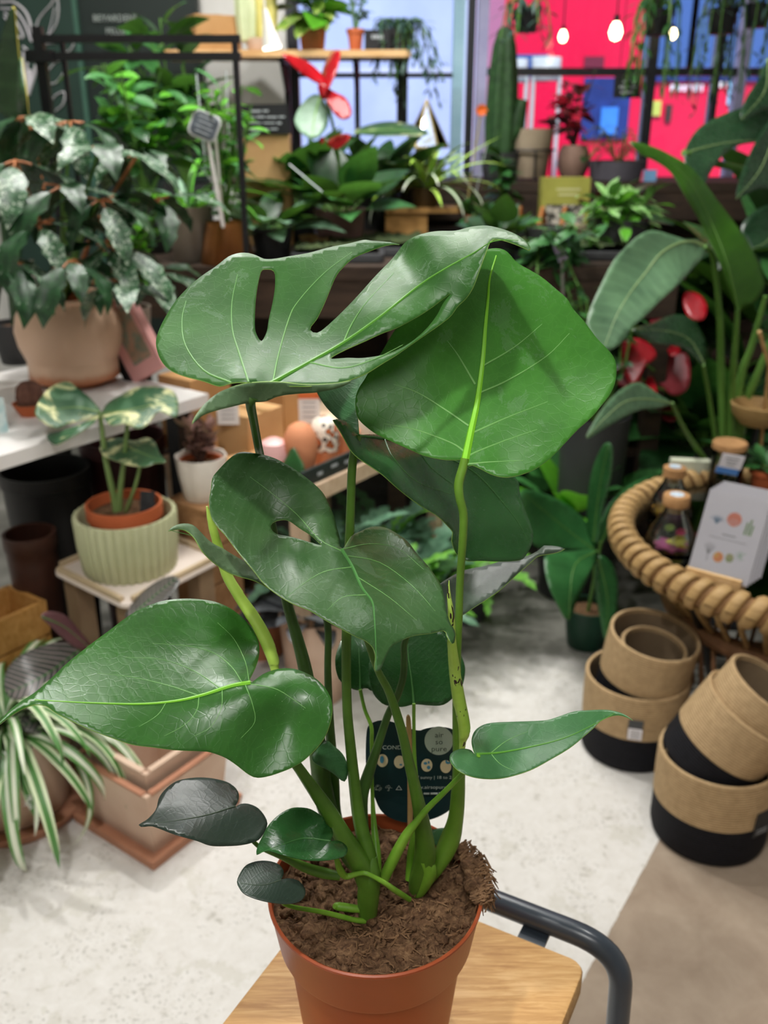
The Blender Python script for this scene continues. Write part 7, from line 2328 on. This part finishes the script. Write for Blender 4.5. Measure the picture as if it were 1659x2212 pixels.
MB().lathe([(0, 0), (.05, 0), (.075, .06), (.07, .12), (.055, .15), (.05, .148), (.06, .1), (0, .02)], (q.x, 4.6, BZ2), 36).build('pot', mat('pot_taupe', '#8a6f60', '#7c6254', rough=0.7), t)
RDL = leaf_mat('poinsettia_red', '#c8203c', '#e63a52', rough=0.45, trans=0.35, stripe=0.05, tcol='#ff3050')
RDD = leaf_mat('poinsettia_brown', '#4a1f22', '#6d2c2e', rough=0.45, trans=0.2, stripe=0.05, tcol='#a03030')
M_RL, M_RD = blade('leaf', OVAL, [RDL, STALK], .5, .2, n=8, cross=2, petiole=.2), blade('leaf', OVAL, [RDD, STALK], .5, .2, n=8, cross=2, petiole=.2)
bush(t, W(1215, 240, 4.55), .13, [M_RL, M_RL, M_RD], 46, .085, seed=97, base=(q.x, 4.6, BZ2 + .13), smat=mat('twig_brown', '#4a3229'))
bush(t, W(1250, 180, 4.6), .10, [M_RD], 30, .08, seed=98, base=(q.x, 4.6, BZ2 + .13), smat=mat('twig_brown', '#4a3229'))
q = W(1330, 400, 4.5)
t = thing('potted_wire_vine', 'wiry brown vine in a low grey planter on the window bench', 'plant', (q.x, 4.5, BZ2))
pot(t, (q.x, 4.5, BZ2), .12, .13, .085, mat('pot_slate_grey', '#55525a', '#4a474f', rough=0.7), 'planter')
rn = random.Random(99)
for k in range(22):
    a = rn.uniform(0, 2 * PI)
    d = Vector((math.cos(a), math.sin(a) * .6, 0))
    p0_ = Vector((q.x, 4.5, BZ2 + .07))
    P = [p0_, p0_ + d * .09 + Vector((0, 0, rn.uniform(.06, .16))), p0_ + d * rn.uniform(.14, .2) + Vector((0, 0, rn.uniform(-.02, .12)))]
    MB().tube(spline([tuple(v) for v in P], 5), .0025, 4).build('vine', mat('vine_olive', '#7a7440', '#5f5a34', rough=0.7), t)
    put(M_OVAL_D, 'leaf', t, P[2], a, -.2, .05)
    put(M_OVAL, 'leaf', t, P[1], a + 1, .3, .05)
# olive carton, trestle, leaflets on the display bench
q = W(1217, 490, 4.12)
t = thing('olive_gift_box', 'olive green gift box with a dark plant picture on the bench', 'box', (q.x, 4.16, BZ))
h_ = W(1217, 384, 4.12).z - BZ
wB = 104 * mpp(1217, 430, 4.12)
OLV = mat('box_olive', '#a9a84e', '#9b9a45', rough=0.6)
MB().box((q.x, 4.16, BZ + h_ / 2), (wB, .08, h_)).build('body', OLV, t, smooth=False)
MB().box((q.x, 4.1195, BZ + h_ * .28), (wB * .8, .002, h_ * .42)).build('picture', mat('box_picture', '#3c3a34', '#cfc9ba', rough=0.6, scale=45, lo=.45, hi=.6), t, smooth=False)
for k in range(2):
    MB().box((q.x + .01, 4.1195, BZ + h_ * (.78 - .1 * k)), (wB * (.5 - .1 * k), .001, .008)).build('lettering', mat('print_pale_olive', '#d3d29a'), t, smooth=False)
q = W(1170, 512, 3.84)
t = thing('wooden_trestle', 'small wooden trestle stand with pot shards on the bench', 'stand', (q.x, 3.86, BZ))
ORW = wood('trestle_orange_wood', '#8a5224', '#a8692f', '#b97a3e', rough=0.6)
hT = W(1170, 448, 3.86).z - BZ
for s in (-1, 0, 1):
    MB().tube([(q.x + s * .09 - .03, 3.80, BZ), (q.x + s * .09, 3.86, BZ + hT)], .009, 6).build('leg', ORW, t)
    MB().tube([(q.x + s * .09 + .03, 3.92, BZ), (q.x + s * .09, 3.86, BZ + hT)], .009, 6).build('leg', ORW, t)
MB().box((q.x, 3.80, BZ + .012), (.25, .02, .02)).build('foot_rail', ORW, t, smooth=False)
q = W(1392, 395, 4.42)
t = thing('photo_leaflet', 'small pink and blue picture card beside the grey planter', 'card', (q.x, 4.42, BZ2))
MB().box((q.x - .03, 4.42, q.z), (.045, .004, .11)).build('pink_half', mat('print_pink', '#f0688c', '#e85c80'), t, smooth=False)
MB().box((q.x + .022, 4.42, q.z), (.058, .004, .11)).build('blue_half', mat('print_sky', '#7fb0dc', '#6fa2d0'), t, smooth=False)
MB().tube([(q.x, 4.426, BZ2), (q.x, 4.426, q.z)], .006, 6).build('stake', BLK, t)
# orange flower on a stalk, pale stakes
q = W(1040, 238, 4.0)
t = thing('orange_flower', 'single orange flower on a thin stalk left of the cactus', 'flower', tuple(W(1012, 420, 4.0)))
mb = MB()
for k in range(8):
    a = 2 * PI * k / 8
    u = Vector((math.cos(a), -.3, math.sin(a)))
    v_ = Vector((-math.sin(a), 0, math.cos(a)))
    mb.poly([q, q + u * .016 + v_ * .008, q + u * .026, q + u * .016 - v_ * .008], .003)
mb.build('petals', mat('petal_orange', '#e06a22', '#d25c18', rough=0.5), t, smooth=False)
MB().tube([q, W(1025, 330, 4.0), W(1005, 470, 4.0)], .003, 5).build('stalk', mat('stalk_straw', '#a99a60'), t)
for k, (x0_, y0_, x1_, y1_, Y, lab) in enumerate(((1052,310,1030,410,4.0,'pale plastic label left of the beige window pot'), (1103,445,1112,520,3.6,'pale plastic label beside the wooden trestle'))):
    solo(MB().tube([W(x0_, y0_, Y), W(x1_, y1_, Y), W(x1_, y1_ + 40, Y)], .008, 5, flat=.25), 'plant_label', mat('label_clear', '#c9d3d2'), lab, 'label', tuple(W(x1_, y1_ + 40, Y)))

# ---- hanging pots, bulbs, chalk sign in front of the window
def hanging(label, px, py, r, Y, n, seed, L=.3):
    p = W(px, py, Y)
    t = thing('hanging_pot', label, 'plant', (p.x, Y, p.z), 'black pots hanging in the window')
    pot(t, (p.x, Y, p.z - r * 1.4), r * .8, r, r * 1.6, BLK, 'pot', seg=28)
    for a in (0, 2.1, 4.2):
        MB().tube([(p.x + math.cos(a) * r * .95, Y + math.sin(a) * r * .95, p.z + r * .2), (p.x, Y, ZC - .35)], .002, 4).build('hanger', BLK, t)
    MB().tube([(p.x, Y, ZC - .35), (p.x, Y, ZC)], .003, 4).build('hanger', BLK, t)
    rn = random.Random(seed)
    for k in range(n):
        a = rn.uniform(0, 2 * PI)
        d = Vector((math.cos(a), math.sin(a), 0))
        p0_ = Vector((p.x, Y, p.z + .01))
        P = spline([tuple(p0_), tuple(p0_ + d * (r + .02) + Vector((0, 0, .03))), tuple(p0_ + d * (r + .05) - Vector((0, 0, L * rn.uniform(.4, 1))))], 5)
        MB().tube(P, .0025, 4).build('vine', STALK, t)
        for j in range(3, len(P)):
            put(M_TR if seed % 2 else M_LANCE, 'leaf', t, P[j], rn.uniform(0, 2 * PI), rn.uniform(-1.3, 0), rn.uniform(.04, .07), 1.2)
hanging('black pot with short leaves hanging left of the red bus front', 1138, 25, .055, 4.3, 9, 101, .12)
hanging('black pot with bright trailing leaves hanging at the dark window post', 1424, 28, .06, 4.3, 16, 102, .35)
hanging('black pot with wiry vines hanging right of the window post', 1562, 25, .06, 4.3, 14, 103, .4)
hanging('black pot with wiry vines hanging at the top right corner', 1640, 15, .055, 4.3, 12, 105, .4)
def bulb(label, px, py, Y, r, s):
    p = W(px, py, Y)
    t = thing('filament_bulb', label, 'lamp', (p.x, Y, ZC), 'bare bulbs hanging in the window')
    MB().lathe([(0, -r * 1.2), (r * .7, -r * .9), (r, 0), (r * .75, r * .9), (r * .4, r * 1.5), (0, r * 1.5)], tuple(p), 20).build('glass', emit('bulb_warm', '#ffe9b0', s), t)
    MB().lathe([(0, r * 1.45), (r * .45, r * 1.45), (r * .45, r * 2.4), (0, r * 2.4)], tuple(p), 14).build('socket', BLK, t)
    MB().tube([p + Vector((0, 0, r * 2.3)), (p.x, Y, ZC)], .003, 5).build('cord', BLK, t)
bulb('glowing bare bulb hanging in front of the red bus, largest', 1330, 70, 4.2, .026, 8)
bulb('small warm bulb hanging over the red bus side', 1216, 80, 4.8, .020, 3)
bulb('small warm bulb hanging right of the dark window post', 1454, 75, 4.8, .018, 4)
p = W(1355, 188, 4.4)
t = thing('hanging_chalk_sign', 'small black chalk sign hanging in the window before the bus', 'sign', (p.x, 4.4, p.z))
MB().box(p, (.115, .01, .085)).build('board', mat('chalk_black', '#1c1d20'), t, smooth=False)
for i, (xa, xb) in enumerate(((1346, 1366), (1338, 1374), (1340, 1372))):
    scribble(xa, xb, 176 + i * 12, 6, 4.394, mat('chalk_dim', '#aab0b4'), t, 40 + i, True)
for s in (-1, 1):
    MB().tube([p + Vector((s * .04, 0, .04)), (p.x + s * .02, 4.4, ZC)], .0015, 4).build('hanger', BLK, t)

# ================================================================== more plants that crowd the benches
def crowd(name, label, px, py, Y, zb, r, h, pm, meshes, n, L, seed, rad=None, wd=1.0, up=.12):
    p = W(px, py, Y)
    t = potted(name, label, (p.x, Y), r, h, pm, zb)
    if rad:
        bush(t, (p.x, Y, zb + h + up), rad, meshes, n, L, seed=seed, base=(p.x, Y, zb + h * .85), wd=wd)
    else:
        rosette(t, (p.x, Y, zb + h * .85), meshes, n, L, (.1, 1.25), seed=seed, spread=.03, wd=wd)
    return t
crowd('potted_herb', 'dark bushy herb at the back of the bench below the cactus', 1085, 440, 4.16, BZ, .07, .10, DKP, [M_OVAL_D, M_OVAL], 60, .07, 201, .11)
crowd('potted_basil', 'small mid green plant in a terracotta pot right of the spider plant stand', 1030, 470, 3.86, BZ, .05, .08, TERR2, [M_OVAL, M_OVAL_D], 26, .08, 202)
crowd('potted_coleus', 'small dark leafed plant in a taupe pot right of the olive gift box', 1300, 455, 4.16, BZ, .06, .09, mat('pot_taupe', '#8a6f60'), [M_OVAL_D, M_RD], 34, .08, 203)
crowd('potted_mint', 'little bright green plant beside the wooden trestle on the bench', 1115, 520, 3.5, BZ, .05, .07, DKP, [M_OVAL_B, M_OVAL], 30, .06, 204)
crowd('potted_begonia', 'low dark leafed begonia at the bench front above the heart leaf tip', 1080, 560, 3.12, BZ, .06, .08, DKP, [M_OVAL_D, M_HEART_D], 26, .10, 205)
crowd('potted_bamboo_palm', 'dark leafy palm standing on the floor before the window bench, right', 1420, 470, 3.95, 0, .12, .45, DKP, [M_LANCE, M_BROAD_D, M_OVAL_D], 130, .17, 207, .26, 1.0, .55)
crowd('potted_croton', 'dark broad leafed bush behind the bright paddle leaf, right of the palm', 1545, 470, 3.75, 0, .11, .45, mat('plastic_brown', '#43261b'), [M_BROAD_D, M_OVAL_D], 110, .17, 208, .26, 1.2, .5)
crowd('potted_lily', 'strappy green plant between the rack and the anthurium on the bench', 560, 470, 3.85, BZ, .07, .12, DKP, [M_STRAP, M_LANCE, M_BROAD_D], 34, .24, 209)
for k, (px, py, Y, m, lab) in enumerate(((1060, 500, 4.0, TERR, 'tiny terracotta pot at the back of the bench below the cactus'), (1240, 520, 3.6, CLG, 'tiny beige pot in front of the olive gift box'), (760, 505, 3.62, mat('pot_dusty_pink', '#80605c'), 'tiny dusty pink pot behind the wooden bowl'))):
    p = W(px, py, Y)
    t = thing('small_pot', lab, 'pot', (p.x, Y, BZ), 'small empty pots on the bench')
    pot(t, (p.x, Y, BZ), .03, .04, .07, m, 'pot_body', lip=.004, soil=False)
